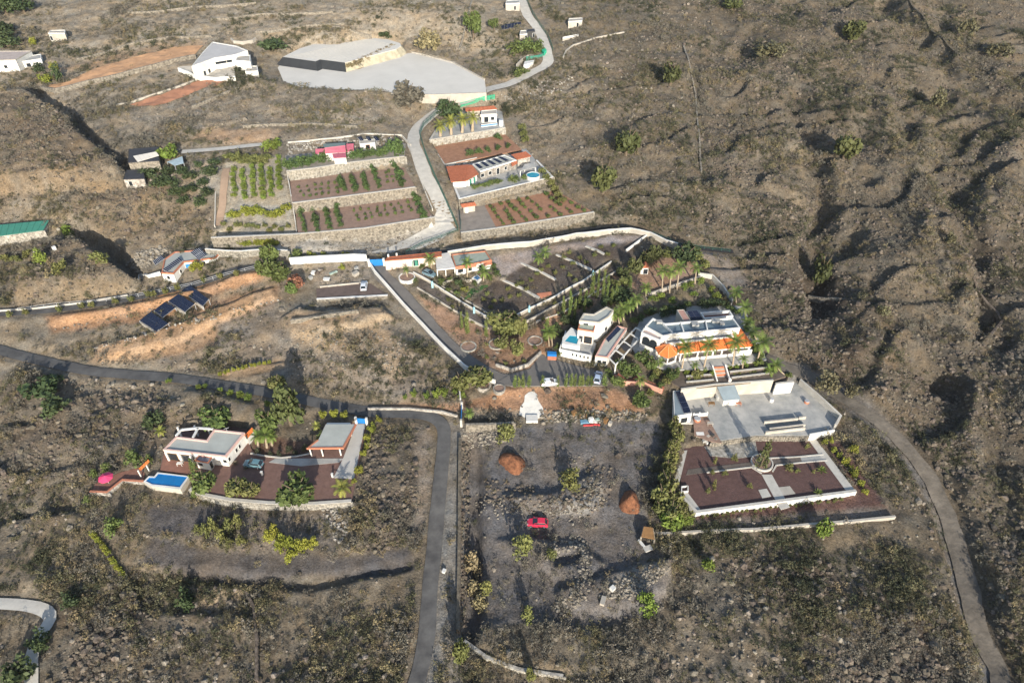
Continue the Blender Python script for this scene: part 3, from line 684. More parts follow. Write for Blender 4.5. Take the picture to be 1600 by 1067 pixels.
def palms(items, label, group, color='palm', fl=22, name='palm_tree', tw=.34):
    """items: (foot px, foot py, crown px, crown py, crown width px)"""
    for i, it in enumerate(items):
        p = at(it[0], it[1]); dx, dy, d_ = ray(it[2], it[3]); t = p[1] / dy; h = max(1.0, CAMZ + d_ * t - p[2]); lx = dx * t - p[0]; fr = it[4] * mpp(p) / 2 * .95
        o = empty(name, p, it[5] if len(it) > 5 else label, 'palm tree', group); PLANTXY.append((p[0], p[1], 1))
        tr = putmesh('trunk', ptrunk(), o); tr.scale = (tw * 1.5, tw * 1.5, math.hypot(h, lx) + .25); tr.location = (0, 0, -.25); tr.rotation_euler = (0, math.atan2(lx, h), 0)
        n = fl
        for k in range(n):
            f_ = putmesh('frond', frond(k % 4, color), o); f_.location = (lx, 0, h); e = R(62) - R(112) * (k / n); a = k * 2.39996 + i
            f_.rotation_euler = (0, -e, a); f_.scale = (fr,) * 3

# ------------------------------------------------------------------ building helpers
def opening(root, a, b, s, wd, zb, h, kind, normal):
    """window / door on the wall from a to b (xy), centre at distance s"""
    a, b = Vector(a[:2]), Vector(b[:2]); t = (b - a).normalized(); n = Vector(normal); c = a + t * s; rz = math.atan2(t.y, t.x)
    nm = 'door' if kind == 'door' else 'window'
    fr = MB(); fw = .10
    for dx, dz, ww, hh in ((0, h / 2 + fw / 2, wd + 2 * fw, fw), (0, -h / 2 - fw / 2, wd + 2 * fw, fw), (-wd / 2 - fw / 2, 0, fw, h), (wd / 2 + fw / 2, 0, fw, h)):
        q = c + t * dx + n * .03; fr.box((q.x, q.y, zb + h / 2 + dz), (ww, .12, hh), rz)
    o = fr.build(nm, M_TERRA if kind == 'terra' else M_WHITE if kind != 'wood' else M_WOOD, root)
    q = c + n * .012; MB().box((q.x, q.y, zb + h / 2), (wd, .06, h), rz).build('pane', M_GLASS if kind != 'blue' else M_BLUE, o)
def house(name, label, px, zr, zb, wmat=M_WHITE, rmat=M_ROOFG, tmat=M_WHITE, par=.35, tw=.3, ops=(), cat='house', over=0.0, sink=.8, group=None):
    q = [P(a, b, zr)[:2] for a, b in px]; A = sum(q[i][0] * q[(i + 1) % len(q)][1] - q[(i + 1) % len(q)][0] * q[i][1] for i in range(len(q)))
    if A < 0: q = q[::-1]; 
    n = len(q); cx = sum(v[0] for v in q) / n; cy = sum(v[1] for v in q) / n
    root = empty(name, (cx, cy, zb), label, cat, group)
    wl = inset(q, over + .03)
    MB().prism(wl, zb - sink, zr - par - .12).build('wall', wmat, root)
    ins = inset(q, tw)
    MB().prism(inset(q, .05), zr - par - .115, zr - par).build('roof', rmat, root)
    mb = MB()
    for i in range(n):
        j = (i + 1) % n; a, b, c, d = q[i], q[j], ins[j], ins[i]; z_ = zr - par - .2
        mb.hexa([(*a, z_), (*b, z_), (*c, z_), (*d, z_)], [(*a, zr), (*b, zr), (*c, zr), (*d, zr)])
    mb.build('parapet', tmat, root)
    for op in ops:        # (pixel of the opening, width, height, sill above zb, kind): put on the nearest wall that faces the camera
        pxl, wd, h, sill, kind = op; best = None
        for i in range(n):
            a, b = Vector(wl[i]), Vector(wl[(i + 1) % n]); e = b - a; nn = Vector((e.y, -e.x)).normalized(); mid = (a + b) / 2
            if nn.dot(-mid) <= 0: continue
            o_ = P(*pxl, zb + sill + h / 2); s = (Vector(o_[:2]) - a).dot(e.normalized()); s = min(max(s, wd / 2 + .1), e.length - wd / 2 - .1)
            cc = a + e.normalized() * s; pp = proj(cc.x, cc.y, zb + sill + h / 2); d = math.hypot(pp[0] - pxl[0], pp[1] - pxl[1])
            if e.length > wd + .2 and (best is None or d < best[0]): best = (d, a, b, s, nn)
        if best: opening(root, best[1], best[2], best[3], wd, zb + sill, h, kind, best[4])
    return root
def slope_roof(name, mt, root, quad, th=.14, ribs=0):
    """quad of (px,py,z); optional raised ribs run from the first edge to the opposite one"""
    v = [Vector(P(*q)) for q in quad]; MB().hexa([p - Vector((0, 0, th)) for p in v], v).build(name, mt, root) if len(v) == 4 else MB().prism([p[:2] for p in v], [p.z - th for p in v], [p.z for p in v]).build(name, mt, root)
    if ribs and len(v) == 4:
        mb = MB()
        for k in range(ribs + 1):
            t = k / ribs; mb.beam(v[0].lerp(v[1], t) + Vector((0, 0, .03)), v[3].lerp(v[2], t) + Vector((0, 0, .03)), .16, .12)
        mb.build('tile_rib', mt, root, 'stuff')
def post(mb, x, y, zb, zt, w_=.28): mb.box((x, y, (zb + zt) / 2), (w_, w_, zt - zb))
def array(root, c4, nu, nv, gap=.05, th=.05, lift=.02):
    """grid of solar panels on the quad c4 (world points a-b low edge, d-c high edge)"""
    a, b, c, d = [Vector(p) for p in c4]; up_ = (b - a).cross(d - a).normalized() * th; up_ = up_ if up_.z > 0 else -up_
    f = lambda u, v: a.lerp(b, u).lerp(d.lerp(c, u), v)
    lu, lv = (b - a).length, (d - a).length
    for i in range(nu):
        for j in range(nv):
            u0, u1 = (i + gap / 2 * nu / lu) / nu + 0, (i + 1) / nu - gap / 2 / lu; v0, v1 = j / nv + gap / 2 / lv, (j + 1) / nv - gap / 2 / lv
            q = [f(u0, v0), f(u1, v0), f(u1, v1), f(u0, v1)]; l_ = up_.normalized() * lift
            MB().hexa([p + l_ for p in q], [p + l_ + up_ for p in q]).build('solar_panel', M_PANEL, root)
    q = [f(0, 0), f(1, 0), f(1, 1), f(0, 1)]; MB().hexa([p - up_ for p in q], [p + up_ * .2 for p in q]).build('panel_frame', M_ALU, root)

# ------------------------------------------------------------------ scattered rubble and scrub (uncountable)
def rockmesh(name, seed, mt, flatn=.7):
    bm = bmesh.new(); bmesh.ops.create_icosphere(bm, subdivisions=1, radius=.5); r = random.Random(seed)
    for v in bm.verts: v.co = Vector((v.co.x * r.uniform(.75, 1.2), v.co.y * r.uniform(.75, 1.2), v.co.z * flatn * r.uniform(.7, 1.3) + .12))
    me = bpy.data.meshes.new(name); bm.to_mesh(me); bm.free(); me.materials.append(mt); return me
def scatter(name, label, pts, scl, protos):
    """points with per-point size, one source shape picked for each"""
    if len(pts) == 0: return
    me = bpy.data.meshes.new(name); me.from_pydata(pts.tolist(), [], [])
    n = len(pts); a = me.attributes.new('scl', 'FLOAT_VECTOR', 'POINT'); a.data.foreach_set('vector', scl.astype(np.float32).ravel())
    rot = np.stack([rng.normal(0, .15, n), rng.normal(0, .15, n), rng.uniform(0, 6.28, n)], 1)
    a = me.attributes.new('rot', 'FLOAT_VECTOR', 'POINT'); a.data.foreach_set('vector', rot.astype(np.float32).ravel())
    a = me.attributes.new('pick', 'INT', 'POINT'); a.data.foreach_set('value', rng.integers(0, len(protos), n).astype(np.int32))
    o = putmesh(name, me); tag(o, label, None, None, 'stuff')
    src = bpy.data.collections.new(name + '_shapes')
    for k, p in enumerate(protos): src.objects.link(bpy.data.objects.new('%s_shape' % name, p))
    ng = bpy.data.node_groups.new(name, 'GeometryNodeTree')
    ng.interface.new_socket('Geometry', in_out='INPUT', socket_type='NodeSocketGeometry'); ng.interface.new_socket('Geometry', in_out='OUTPUT', socket_type='NodeSocketGeometry')
    N, L = ng.nodes, ng.links; gi, go = N.new('NodeGroupInput'), N.new('NodeGroupOutput'); ip = N.new('GeometryNodeInstanceOnPoints'); ci = N.new('GeometryNodeCollectionInfo')
    ci.inputs['Collection'].default_value = src; ci.inputs['Separate Children'].default_value = True; ci.inputs['Reset Children'].default_value = True
    def na(nm, ty):
        x = N.new('GeometryNodeInputNamedAttribute'); x.data_type = ty; x.inputs['Name'].default_value = nm; return x.outputs['Attribute']
    L.new(gi.outputs[0], ip.inputs['Points']); L.new(ci.outputs[0], ip.inputs['Instance']); ip.inputs['Pick Instance'].default_value = True
    L.new(na('pick', 'INT'), ip.inputs['Instance Index']); L.new(na('rot', 'FLOAT_VECTOR'), ip.inputs['Rotation']); L.new(na('scl', 'FLOAT_VECTOR'), ip.inputs['Scale'])
    L.new(ip.outputs[0], go.inputs[0]); md = o.modifiers.new('scatter', 'NODES'); md.node_group = ng
    return o
def cloud(n, seed):
    """random places over the visible slope, evenly per ground area, thinner far away"""
    r = np.random.default_rng(seed); y = 42 + (365 - 42) * r.random(n * 3) ** 1.15; x = r.uniform(-1, 1, n * 3) * (y * .76 + 52)
    z = H(x, y); px, py = proj(x, y, z); k = (px > -80) & (px < 1680) & (py > -40) & (py < 1110)
    x, y, z, px, py = (a[k][:n] for a in (x, y, z, px, py)); return x, y, z, px, py, r
def field(G, x, y): return bil(xs, ys, G, x, y)
NOGO = PADM.astype(float); NOGO = np.maximum(NOGO, ROADM.astype(float))
def scrub():
    x, y, z, px, py, r = cloud(170000, 1); lava = field(LAVA, x, y); bare = field(BARE, x, y); no = field(NOGO, x, y)
    cl = fbm(x, y, 11, 4, 80); cl2 = fbm(x, y, 40, 2, 85); rt = S((px - 800) / 300)
    k = (no < .02) & (r.random(len(x)) < (1 - bare * .97) * np.clip(.36 + .22 * rt + 1.7 * cl + .5 * cl2, .04, 1) * (1 - .30 * lava))
    x, y, z, cl, px = x[k], y[k], z[k], cl[k], px[k]; n = len(x); s = r.lognormal(-.14, .52, n) * (.85 + .9 * np.clip(cl, 0, 1)) * (1 + .25 * S((y - 150) / 100)); s = np.clip(s, .28, 3.2)
    kind = np.clip(fbm(x, y, 16, 3, 90) * 1.2 + .16 * S((px - 850) / 300) + .08 + r.normal(0, .2, n), -1, 1)
    pts = np.stack([x, y, z - .06], 1)
    for nm, lb, m, colr in (('dry_scrub', 'low dry grey scrub over the slopes', kind < -.05, 'grey'), ('straw_scrub', 'bleached straw coloured scrub and grass tufts', (kind >= -.05) & (kind < .12), 'straw'),
                            ('olive_scrub', 'olive green scrub bushes over the slopes', (kind >= .12) & (kind < .5), 'khaki'), ('dark_scrub', 'dark green succulent scrub on the slopes', kind >= .5, 'sage')):
        sc = s[m][:, None] * np.stack([r.uniform(.9, 1.35, m.sum()), r.uniform(.9, 1.35, m.sum()), r.uniform(.65, 1.05, m.sum())], 1)
        scatter(nm, lb, pts[m], sc, [crown('sparse', colr, v, 150) for v in range(3)])
    # lava blocks and field stones
    x, y, z, px, py, r = cloud(330000, 2); lava = field(LAVA, x, y); bare = field(BARE, x, y); no = field(NOGO, x, y); cl = fbm(x, y, 10, 3, 95)
    k = (no < .02) & (r.random(len(x)) < (1 - bare) ** 1.3 * (lava * np.clip(.62 + .8 * cl, .08, 1) + .014 * (1 - bare)))
    x, y, z = x[k], y[k], z[k]; n = len(x); s = np.clip(r.lognormal(-.68, .48, n), .2, 1.7); lv = field(LAVA, x, y)
    dk = r.random(n) < .4 + 1.2 * lv; pts = np.stack([x, y, z - .05], 1)
    for nm, lb, m, mt in (('lava_rocks', 'dark brown lava blocks strewn over the ground', dk, M_STONED), ('field_stones', 'tan loose stones strewn over the ground', ~dk, mat('field_stone', (.15, .13, .105), .95, .3, 1.3, .05, (.23, .20, .16), rand=.25))):
        sc = s[m][:, None] * r.uniform(.75, 1.3, (m.sum(), 3)); scatter(nm, lb, pts[m], sc, [rockmesh(nm, q + 5, mt) for q in range(5)])
def rubble(name, label, poly, n, smin, smax, mt, seed, line=None, wd=6):
    r = np.random.default_rng(seed); a = np.array(poly, float); pts = []
    px = r.uniform(a[:, 0].min() - wd, a[:, 0].max() + wd, n * 4); py = r.uniform(a[:, 1].min() - wd, a[:, 1].max() + wd, n * 4)
    k = (segdist(px, py, poly) < wd * r.random(n * 4) ** .7) if line else inpoly(px, py, poly)
    pts = np.array([at(u, v, 0) for u, v in zip(px[k][:n], py[k][:n])]); 
    sc = r.uniform(smin, smax, (len(pts), 1)) * r.uniform(.7, 1.3, (len(pts), 3)); return scatter(name, label, pts, sc, [rockmesh(name, q + 40, mt) for q in range(4)])
scrub()
rubble('rubble', 'pale broken rubble heaped in an arc on the cinder lot', [(752,790),(800,798),(850,802),(900,800),(930,780),(920,745),(900,730)], 330, .15, .65, M_STONE, 3, True, 22)
rubble('rubble', 'dark stones mixed into the rubble arc', [(770,770),(850,790),(930,780),(930,740)], 420, .2, .9, M_STONED, 23, True, 26)
rubble('rubble', 'grey stones spread below the red car', [(870,860),(905,850),(915,890),(900,935),(880,950)], 300, .2, .8, M_STONE, 4, True, 16)
rubble('rubble', 'pale rubble spread along the lower edge of the lot', [(930,935),(970,905),(1010,890),(1050,882),(1030,905),(985,935)], 380, .2, .75, M_STONE, 5)
rubble('rubble', 'jumble of blocks behind the road wall', [(722,670),(800,668),(790,690),(735,700)], 200, .3, .9, M_STONE, 6)
rubble('rubble', 'white waste stones below the yard wall', [(500,790),(535,795),(545,820),(535,855),(520,840)], 90, .3, .9, M_STONEP, 7)
rubble('rubble', 'broken bank stones at the back of the lot', [(840,640),(980,640),(1030,652),(960,660),(850,660)], 260, .25, .9, M_STONE, 8)
rubble('rubble', 'rocks along the ravine under the white house', [(195,415),(215,395),(250,385),(270,392),(240,412),(215,432)], 160, .4, 1.4, M_STONE, 9)
rubble('rubble', 'stony rubble slope above the white estate wall', [(470,392),(640,374),(690,368),(700,384),(560,402),(470,402)], 420, .2, .6, M_STONE, 10)
rubble('rubble', 'rubble bank above the pink roofed house', [(448,225),(600,213),(632,220),(600,228),(500,232),(450,243)], 340, .3, .9, M_STONEP, 11)
rubble('rubble', 'tan stones on the bank under the car terrace', [(440,520),(560,510),(640,540),(640,580),(560,590),(470,560)], 350, .2, .7, M_STONE, 12)
rubble('rubble', 'stones spilling beside the concrete road', [(780,150),(850,125),(900,120),(890,140),(800,165)], 160, .3, .9, M_STONEP, 13)
rubble('rubble', 'pale stones along the cut bank below the solar arrays', [(140,548),(262,512),(340,495),(372,484),(440,470)], 240, .25, .8, M_STONEP, 15, True, 5)
rubble('rubble', 'stones edging the orange bench under the small road', [(85,515),(215,490),(330,462),(410,435)], 240, .2, .6, M_STONE, 16, True, 4)
rubble('rubble', 'rocks along the verge east of the asphalt road', [(722,690),(735,690),(732,860),(724,990),(718,990)], 260, .3, 1.1, M_STONED, 14)

# ------------------------------------------------------------------ walls
W = wall
W('retaining_wall', 'tall grey stone terrace wall under the lower brown field', [(330,372),(466,366),(570,357),(678,340)], 0, .5, M_STONE, M_CONC, True, .55, M_STONE, None, 'stone wall', 25.0, 4.6)
W('retaining_wall', 'stone terrace wall between the two brown fields', [(457,318),(649,293)], 0, .5, M_STONE, M_CONC, True, .55, M_STONE, None, 'stone wall', 28.1, 3.2)
W('retaining_wall', 'stone terrace wall below the pink roofed house', [(448,268),(492,263),(549,254),(632,245)], 0, .5, M_STONE, M_CONC, True, .55, M_STONEP, None, 'stone wall', 31.1, 3.1)
W('retaining_wall', 'long tan stone wall under the red orchard, beside the estate', [(720,364),(776,357),(928,332)], 0, .5, M_STONE, M_CONC, True, .55, M_STONE, None, 'stone wall', 23.0, 3.4)
W('retaining_wall', 'white topped stone wall under the round pool terrace', [(696,258),(718,312),(863,278),(838,252)], 0, .5, M_STONE, M_WHITE, True, .55, M_STONE, None, 'stone wall', 26.0, 3.2, .3)
W('retaining_wall', 'grey stone wall under the row of garden palms', [(690,190),(672,219),(789,200)], 0, .4, M_STONE, M_CONC, True, .55, M_STONEP, None, 'stone wall', 29.3, 2.3)
W('retaining_wall', 'low block wall behind the red field and tile roofs', [(674,226),(695,258),(745,247)], 0, .3, M_CONC, None, None, .5, None, None, 'wall', 27.0, 1.2, .25)
W('retaining_wall', 'stone wall under the brown car terrace', [(495,468),(606,462)], 0, .5, M_STONE, M_WHITE, True, .5, M_STONE, None, 'stone wall', 19.3, 2.6, .15)
W('kerb_wall', 'low pale kerb behind the car terrace', [(500,449),(561,443)], .4, .25, M_CREAM)
W('estate_wall', 'tall white wall along the top of the estate', [(700,401),(760,391),(830,385),(900,373),(950,366),(985,364),(1015,370),(1040,383),(1058,389)], 1.6, .28, M_CREAM, M_WHITE)
W('estate_wall', 'white wall left of the blue estate gate', [(454,413),(500,410),(555,407),(574,408)], 2.0, .35, M_WHITE, M_WHITE)
W('drive_wall', 'long white wall along the lower side of the estate drive', [(577,412),(586,428),(602,446),(630,478),(662,512),(694,546),(726,576),(750,590),(774,600)], 1.1, .25, M_WHITE, M_WHITE)
W('roadside_wall', 'white topped stone wall above the small asphalt road', [(324,398),(380,402),(452,402)], 1.9, .35, M_STONE, M_WHITE, True, .5, M_STONEP)
W('garden_wall', 'white garden wall on the left of the dark plots', [(646,428),(668,440),(690,455),(722,475),(740,486),(769,502)], .75, .2, M_CREAM, M_WHITE)
W('garden_wall', 'thin white kerb wall inside the left garden wall', [(690,448),(720,466),(752,484),(766,494)], .45, .2, M_CREAM)
W('garden_wall', 'white garden wall on the lower right of the dark plots', [(801,499),(827,485),(869,466),(889,453),(910,442),(928,430),(955,411)], .75, .2, M_CREAM, M_WHITE)
W('garden_wall', 'short white wall between the conifers and the plots', [(978,394),(995,381),(1012,368)], .8, .25, M_WHITE)
W('garden_wall', 'lower left cream kerb of the estate slope path', [(652,450),(700,480),(763,514)], .5, .3, M_CREAM)
W('garden_wall', 'lower right cream kerb of the estate slope path', [(821,505),(862,482),(921,450),(940,438),(962,426)], .5, .3, M_CREAM)
W('garden_wall', 'pale bank wall above the white villa', [(838,505),(878,490),(905,474),(935,455),(975,436)], .4, .25, M_CONC)
W('garden_wall', 'stone kerb curving round the orange bank beside the parking', [(775,572),(800,580),(825,572),(845,552)], .8, .4, M_STONEP)
W('garden_wall', 'cream wall below the row of tall palms', [(1012,463),(1050,450),(1090,437)], .9, .3, M_CREAM, M_CREAM)
W('boundary_wall', 'grey wall down the right edge of the estate', [(1090,433),(1112,436),(1128,456),(1143,476)], 1.6, .3, M_CONC, M_CONC)
W('garden_wall', 'zigzag low wall beside the small villa', [(692,446),(716,433),(729,441),(737,440)], .7, .25, M_CREAM)
W('track_wall', 'low wall and pipe line above the pink roofed house', [(450,224),(520,217),(600,211),(628,214),(642,228)], .5, .25, M_CONC)
W('track_wall', 'low kerb on the left side of the concrete road', [(640,232),(650,265),(664,300),(676,330)], .6, .25, M_CONC)
W('path_wall', 'thin kerb between orchard and brown fields', [(448,268),(457,318),(464,366)], .5, .25, M_CONC)
W('path_wall', 'low kerb beside the brown dirt path', [(337,300),(336,355)], .5, .25, M_CONC)
W('court_wall', 'tall cream wall behind the concrete court, right of the stairs', [(1117,601),(1208,594.5)], 0, .35, M_CREAM, M_CONC, None, .5, None, None, 'wall', 16.7, 3.8)
W('court_wall', 'cream wall behind the court, left of the stairs', [(1064,608.5),(1117,601)], 0, .35, M_CREAM, M_CONC, None, .5, None, None, 'wall', 16.7, 3.8)
W('court_wall', 'white block wall at the right end of the court back', [(1212,600),(1240,597)], 0, .4, M_WHITE, M_CONC, None, .5, None, None, 'wall', 16.2, 3.4)
W('court_wall', 'angled grey parapet on the right of the court', [(1248,600),(1274,622),(1311,656),(1302,672)], 1.5, .35, M_CONC, M_CONC)
W('court_wall', 'short white balustrade at the front right of the court', [(1303,674),(1264,681)], 0, .3, M_WHITE, None, None, .5, None, None, 'wall', 13.0, 1.6, .6)
W('court_wall', 'rough stone bank under the front of the court', [(1264,681),(1180,680),(1112,690)], 0, .4, M_STONE, None, True, .5, M_STONE, None, 'stone wall', 13.0, 2.0, -.1)
W('garden_edge_wall', 'white front wall of the red garden', [(1062,772),(1088,801),(1337,768)], 0, .5, M_WHITE, M_CONC, None, .5, None, None, 'wall', 11.5, 2.2, .3)
W('garden_bottom_wall', 'long low cream wall below the red garden', [(1027,836),(1100,832),(1180,829),(1262,823),(1330,817),(1397,810)], .7, .35, M_CREAM, M_CREAM)
W('yard_wall', 'curved grey stone wall under the lower house yard', [(297,764),(318,773),(360,781),(420,786),(490,787),(549,783)], 0, .6, M_STONEP, M_CONC, True, .5, M_STONEP, None, 'stone wall', 13.0, 2.9)
W('yard_wall', 'pale stone wall under the red paved terrace', [(142,770),(168.5,771),(192.5,752),(226,754)], 0, .3, M_CREAM, M_TERRA, True, .5, M_STONEP, None, 'stone wall', 12.4, 2.0, .5)
W('road_wall', 'dark stone wall along the right side of the asphalt road', [(719,690),(718,760),(718,830),(717,900),(716,990)], 1.5, .5, M_STONED, None, True, .5, M_STONED, None, 'stone wall')
W('road_wall', 'grey wall beside the blue gate at the road bend', [(717,602),(720,632)], 1.8, .35, M_CONC)
W('lot_wall', 'dark stone wall along the back of the cinder lot', [(728,672),(765,671),(803,669)], 2.0, .5, M_STONE, None, True, .5, M_STONE, None, 'stone wall')
W('road_edge_wall', 'low stone wall on the uphill side of the asphalt bend', [(575,640),(640,640),(690,645),(715,651)], .6, .35, M_STONEP)
W('field_wall', 'pale dry stone wall under the long orange field', [(68,143),(88,146),(160,128),(240,108),(306,92)], 1.6, .6, M_STONE, None, True, .6, M_STONE, None, 'stone wall')
W('field_wall', 'white channel wall above the small red field', [(182,166),(205,162),(250,146),(308,125)], .5, .6, M_CREAM)
W('dry_stone_wall', 'dry stone wall curving at the bottom of the cinder lot', [(726,1004),(760,1028),(810,1047),(880,1058)], .7, .5, M_STONEP, None, True, .45, M_STONEP, None, 'stone wall')
W('dry_stone_wall', 'dark field wall running down the lower left slope', [(385,925),(398,950),(402,1000),(402,1066)], .9, .4, M_STONED, None, True, .5, M_STONED, None, 'stone wall')
W('dry_stone_wall', 'long field wall down the upper right hill', [(1420,0),(1448,38),(1480,72),(1500,88)], .9, .5, M_STONED, None, True, .6, M_STONED, None, 'stone wall')
W('dry_stone_wall', 'thin wall down the middle of the upper hill', [(1068,70),(1078,112),(1087,150),(1092,205),(1096,270)], .6, .4, M_STONE, None, True, .6, M_STONE, None, 'stone wall')
W('dry_stone_wall', 'straight tan wall in the lava field', [(1262,466),(1300,467),(1328,468)], .8, .5, M_STONE, None, True, .5, M_STONE, None, 'stone wall')
W('dry_stone_wall', 'wall bending round the lava mound on the right', [(1521,425),(1526,455),(1555,488),(1567,500),(1545,525),(1530,532)], .7, .5, M_STONED, None, True, .5, M_STONED, None, 'stone wall')
W('dry_stone_wall', 'white channel wall bending on the upper slope', [(880,92),(884,82),(895,72),(930,60),(975,52)], .5, .5, M_CREAM)
W('dry_stone_wall', 'dark wall left of the top garden', [(738,0),(728,40),(718,80)], .8, .5, M_STONE, None, True, .6, M_STONE, None, 'stone wall')
for lab, px in (('field wall above the upper ochre field', [(120,96),(200,72),(270,60),(330,58)]), ('first dry terrace wall above the covered basin', [(400,52),(470,44),(540,38)]), ('second dry terrace wall above the covered basin', [(330,32),(420,24),(520,20)]), ('terrace wall climbing right of the covered basin', [(520,44),(556,52),(580,62)]), ('highest dry terrace wall at the top left', [(200,22),(300,14),(400,6)]), ('stone line below the red field', [(300,170),(345,150),(372,140)]), ('dry wall across the slope above the pink roofed house', [(380,200),(470,196),(560,200)]), ('dry wall above the cut bank left of the estate drive', [(455,505),(500,496),(560,488)])):
    W('dry_stone_wall', lab, px, .9, .45, M_STONE, None, True, .5, M_STONE, None, 'stone wall')
W('road_kerb', 'white topped kerb wall above the lower left asphalt road', [(-20,488),(45,484),(130,474),(200,462)], .5, .3, M_CONC)
for px in ([(784,437),(815,450),(842,466)], [(814,411),(842,424),(868,438)], [(869,398),(898,410),(924,423)], [(917,386),(940,396)], [(1104,739),(1174,730)], ): pass
for lab, px in (('first pale path between the dark garden plots, nearest the lawn', [(782,436),(815,451),(842,467)]), ('second pale path between the dark plots', [(814,411),(842,424),(868,438)]), ('third pale path between the dark plots', [(869,398),(898,410),(924,423)]), ('last pale path between the dark plots, near the conifers', [(915,385),(932,392),(944,398)])):
    W('path_kerb', lab, px, .3, .7, M_CONC, None, None, .5, None, None, 'kerb')
for lab, px in (('white kerb across the upper left bed of the red garden', [(1104,738.5),(1140,734),(1174,730),(1190,740)]), ('white kerb across the right beds of the red garden', [(1207,737),(1213,727),(1250,723),(1292,719)]), ('upper white kerb right of the ring planter', [(1203,716),(1245,714),(1286,710)])):
    W('garden_kerb', lab, px, .16, .3, M_CONC, None, None, .5, None, None, 'kerb')
# concrete walks laid in the red garden
flat('garden_path', M_CONC, [(1190,741),(1206,741),(1234,792),(1220,796)], 11.56)
flat('garden_path', M_CONC, [(1264,688),(1275,686),(1337,767),(1324,769)], 11.56)
flat('garden_path', M_CONC, [(1068,704),(1074,703),(1062,752),(1052,754)], 11.56)
flat('garden_path', M_CONC, [(1066,768),(1072,766),(1094,795),(1088,800)], 11.57)
flat('garden_path', M_CONCG, [(1250,713),(1287,709),(1293,720),(1254,723)], 11.551)
flat('garden_path', mat('gravel_path', (.12,.10,.085), .95, .2, 1), [(1075,733),(1172,722),(1175,730),(1104,738),(1072,742)], 11.551)
flat('garden_path', mat('gravel_path', (.12,.10,.085)), [(1206,718),(1250,713),(1254,723),(1211,727)], 11.5515)
flat('garden_slab', M_CONC, [(1185,765),(1198,763),(1205,775),(1191,778)], 11.553)
flat('garden_slab', M_CREAM, [(1216,761),(1234,759),(1243,771),(1224,774)], 11.553)
flat('stone_yard', M_STONEP, [(1100,697),(1180,688),(1185,712),(1150,716),(1110,712)], 11.552)
flat('driveway', mat('pale_drive', (.46, .44, .40), .9, .10, .4, .01), [(557,662),(571,662),(553,748),(521,746),(536,716)], 13.06)
flat('carport_floor', M_CONCG, [(484,716),(536,716),(530,722),(470,728),(420,722),(430,716)], 13.055)
flat('pool_terrace', mat('red_paving', (.24,.12,.085)), [(250,734),(257,708),(300,716),(312,728),(300,742)], 13.055)
flat('lawn', M_LAWN, [(737,446),(772,436),(775,440),(726,468),(733,453)], at(750,448)[2] + .12)
drape('concrete_apron', M_CONC, [(686,326),(714,360),(690,370),(650,386),(600,395),(575,396),(640,372),(670,354)], .8, .16)
drape('lime_spill', M_LIME, [(826,613),(833,611),(839,616),(841,626),(848,637),(850,649),(842,654),(820,653),(811,648),(813,636),(819,628),(820,618)], .8, .07)
drape('orange_field', M_SOILO, [(68,137),(90,143),(160,124),(240,104),(302,89),(318,72),(272,75),(200,93),(155,106),(110,128)], 1.5, .25)
drape('red_field', mat('field_terracotta', (.33,.16,.095), .95, .12, .4, .05), [(203,165),(250,150),(308,127),(362,124),(345,133),(300,147),(240,167)], 1.5, .25)
drape('red_patio', M_TERRA, [(838,459),(861,456),(862,461),(846,467)], 1, .12)

# ------------------------------------------------------------------ fences and gates
def fence(label, px, h, step=2.5, mt=M_FENCE, mesh=True, rails=2, name='fence', pw=.09, mmt=None, hrows=6):
    pts = dense([at(*p) for p in px], step); o = empty(name, pts[0], label, 'fence'); mb = MB(); rl = MB()
    for p in pts: MB().box((p[0], p[1], p[2] + h / 2 - .1), (pw, pw, h + .2)).build('post', mt, o)
    for a, b in zip(pts[:-1], pts[1:]):
        for k in range(rails): z_ = h * (k + 1) / rails - .06; rl.beam((a[0], a[1], a[2] + z_), (b[0], b[1], b[2] + z_), .06, .07)
        if mesh:
            for k in range(hrows): z_ = h * (k + .5) / hrows; mb.beam((a[0], a[1], a[2] + z_), (b[0], b[1], b[2] + z_), .02, .045)
            for k in range(1, 6): t = k / 6; q = [a[i] + (b[i] - a[i]) * t for i in range(3)]; mb.box((q[0], q[1], q[2] + h / 2), (.03, .03, h))
    rl.build('rail', mt, o)
    if mesh: mb.build('wire_mesh', mmt or mt, o, 'stuff')
fence('dark green mesh fence along the right side of the concrete road', [(684,178),(662,198),(656,212),(664,240),(678,275),(695,312),(716,360)], 1.8)
fence('green mesh fence climbing from the road end over the stone bank', [(716,362),(690,372),(660,383),(635,397)], 1.2, mesh=True, hrows=3)
fence('dark mesh fence on the top right edge of the estate', [(1020,366),(1060,384),(1100,389),(1140,394)], 1.0, mesh=False)
fence('grey rail fence along the small asphalt road', [(30,486),(90,478),(150,473),(200,467),(250,457),(300,447),(350,432),(400,420)], 1.0, 2.6, M_ALU, False, 2)
fence('green net screen behind the top tile roofed house', [(720,168),(738,163),(756,158),(773,155)], 1.7, 2.5, M_NET, True, 4, 'net_screen', .1, M_NET, 14)
fence('dark mesh fence beside the upper bend of the concrete road', [(822,0),(832,22),(843,40),(856,58),(864,80)], 1.5)
fence('wire fence on the left of the red orchard', [(718,330),(720,350),(720,362)], 1.4)
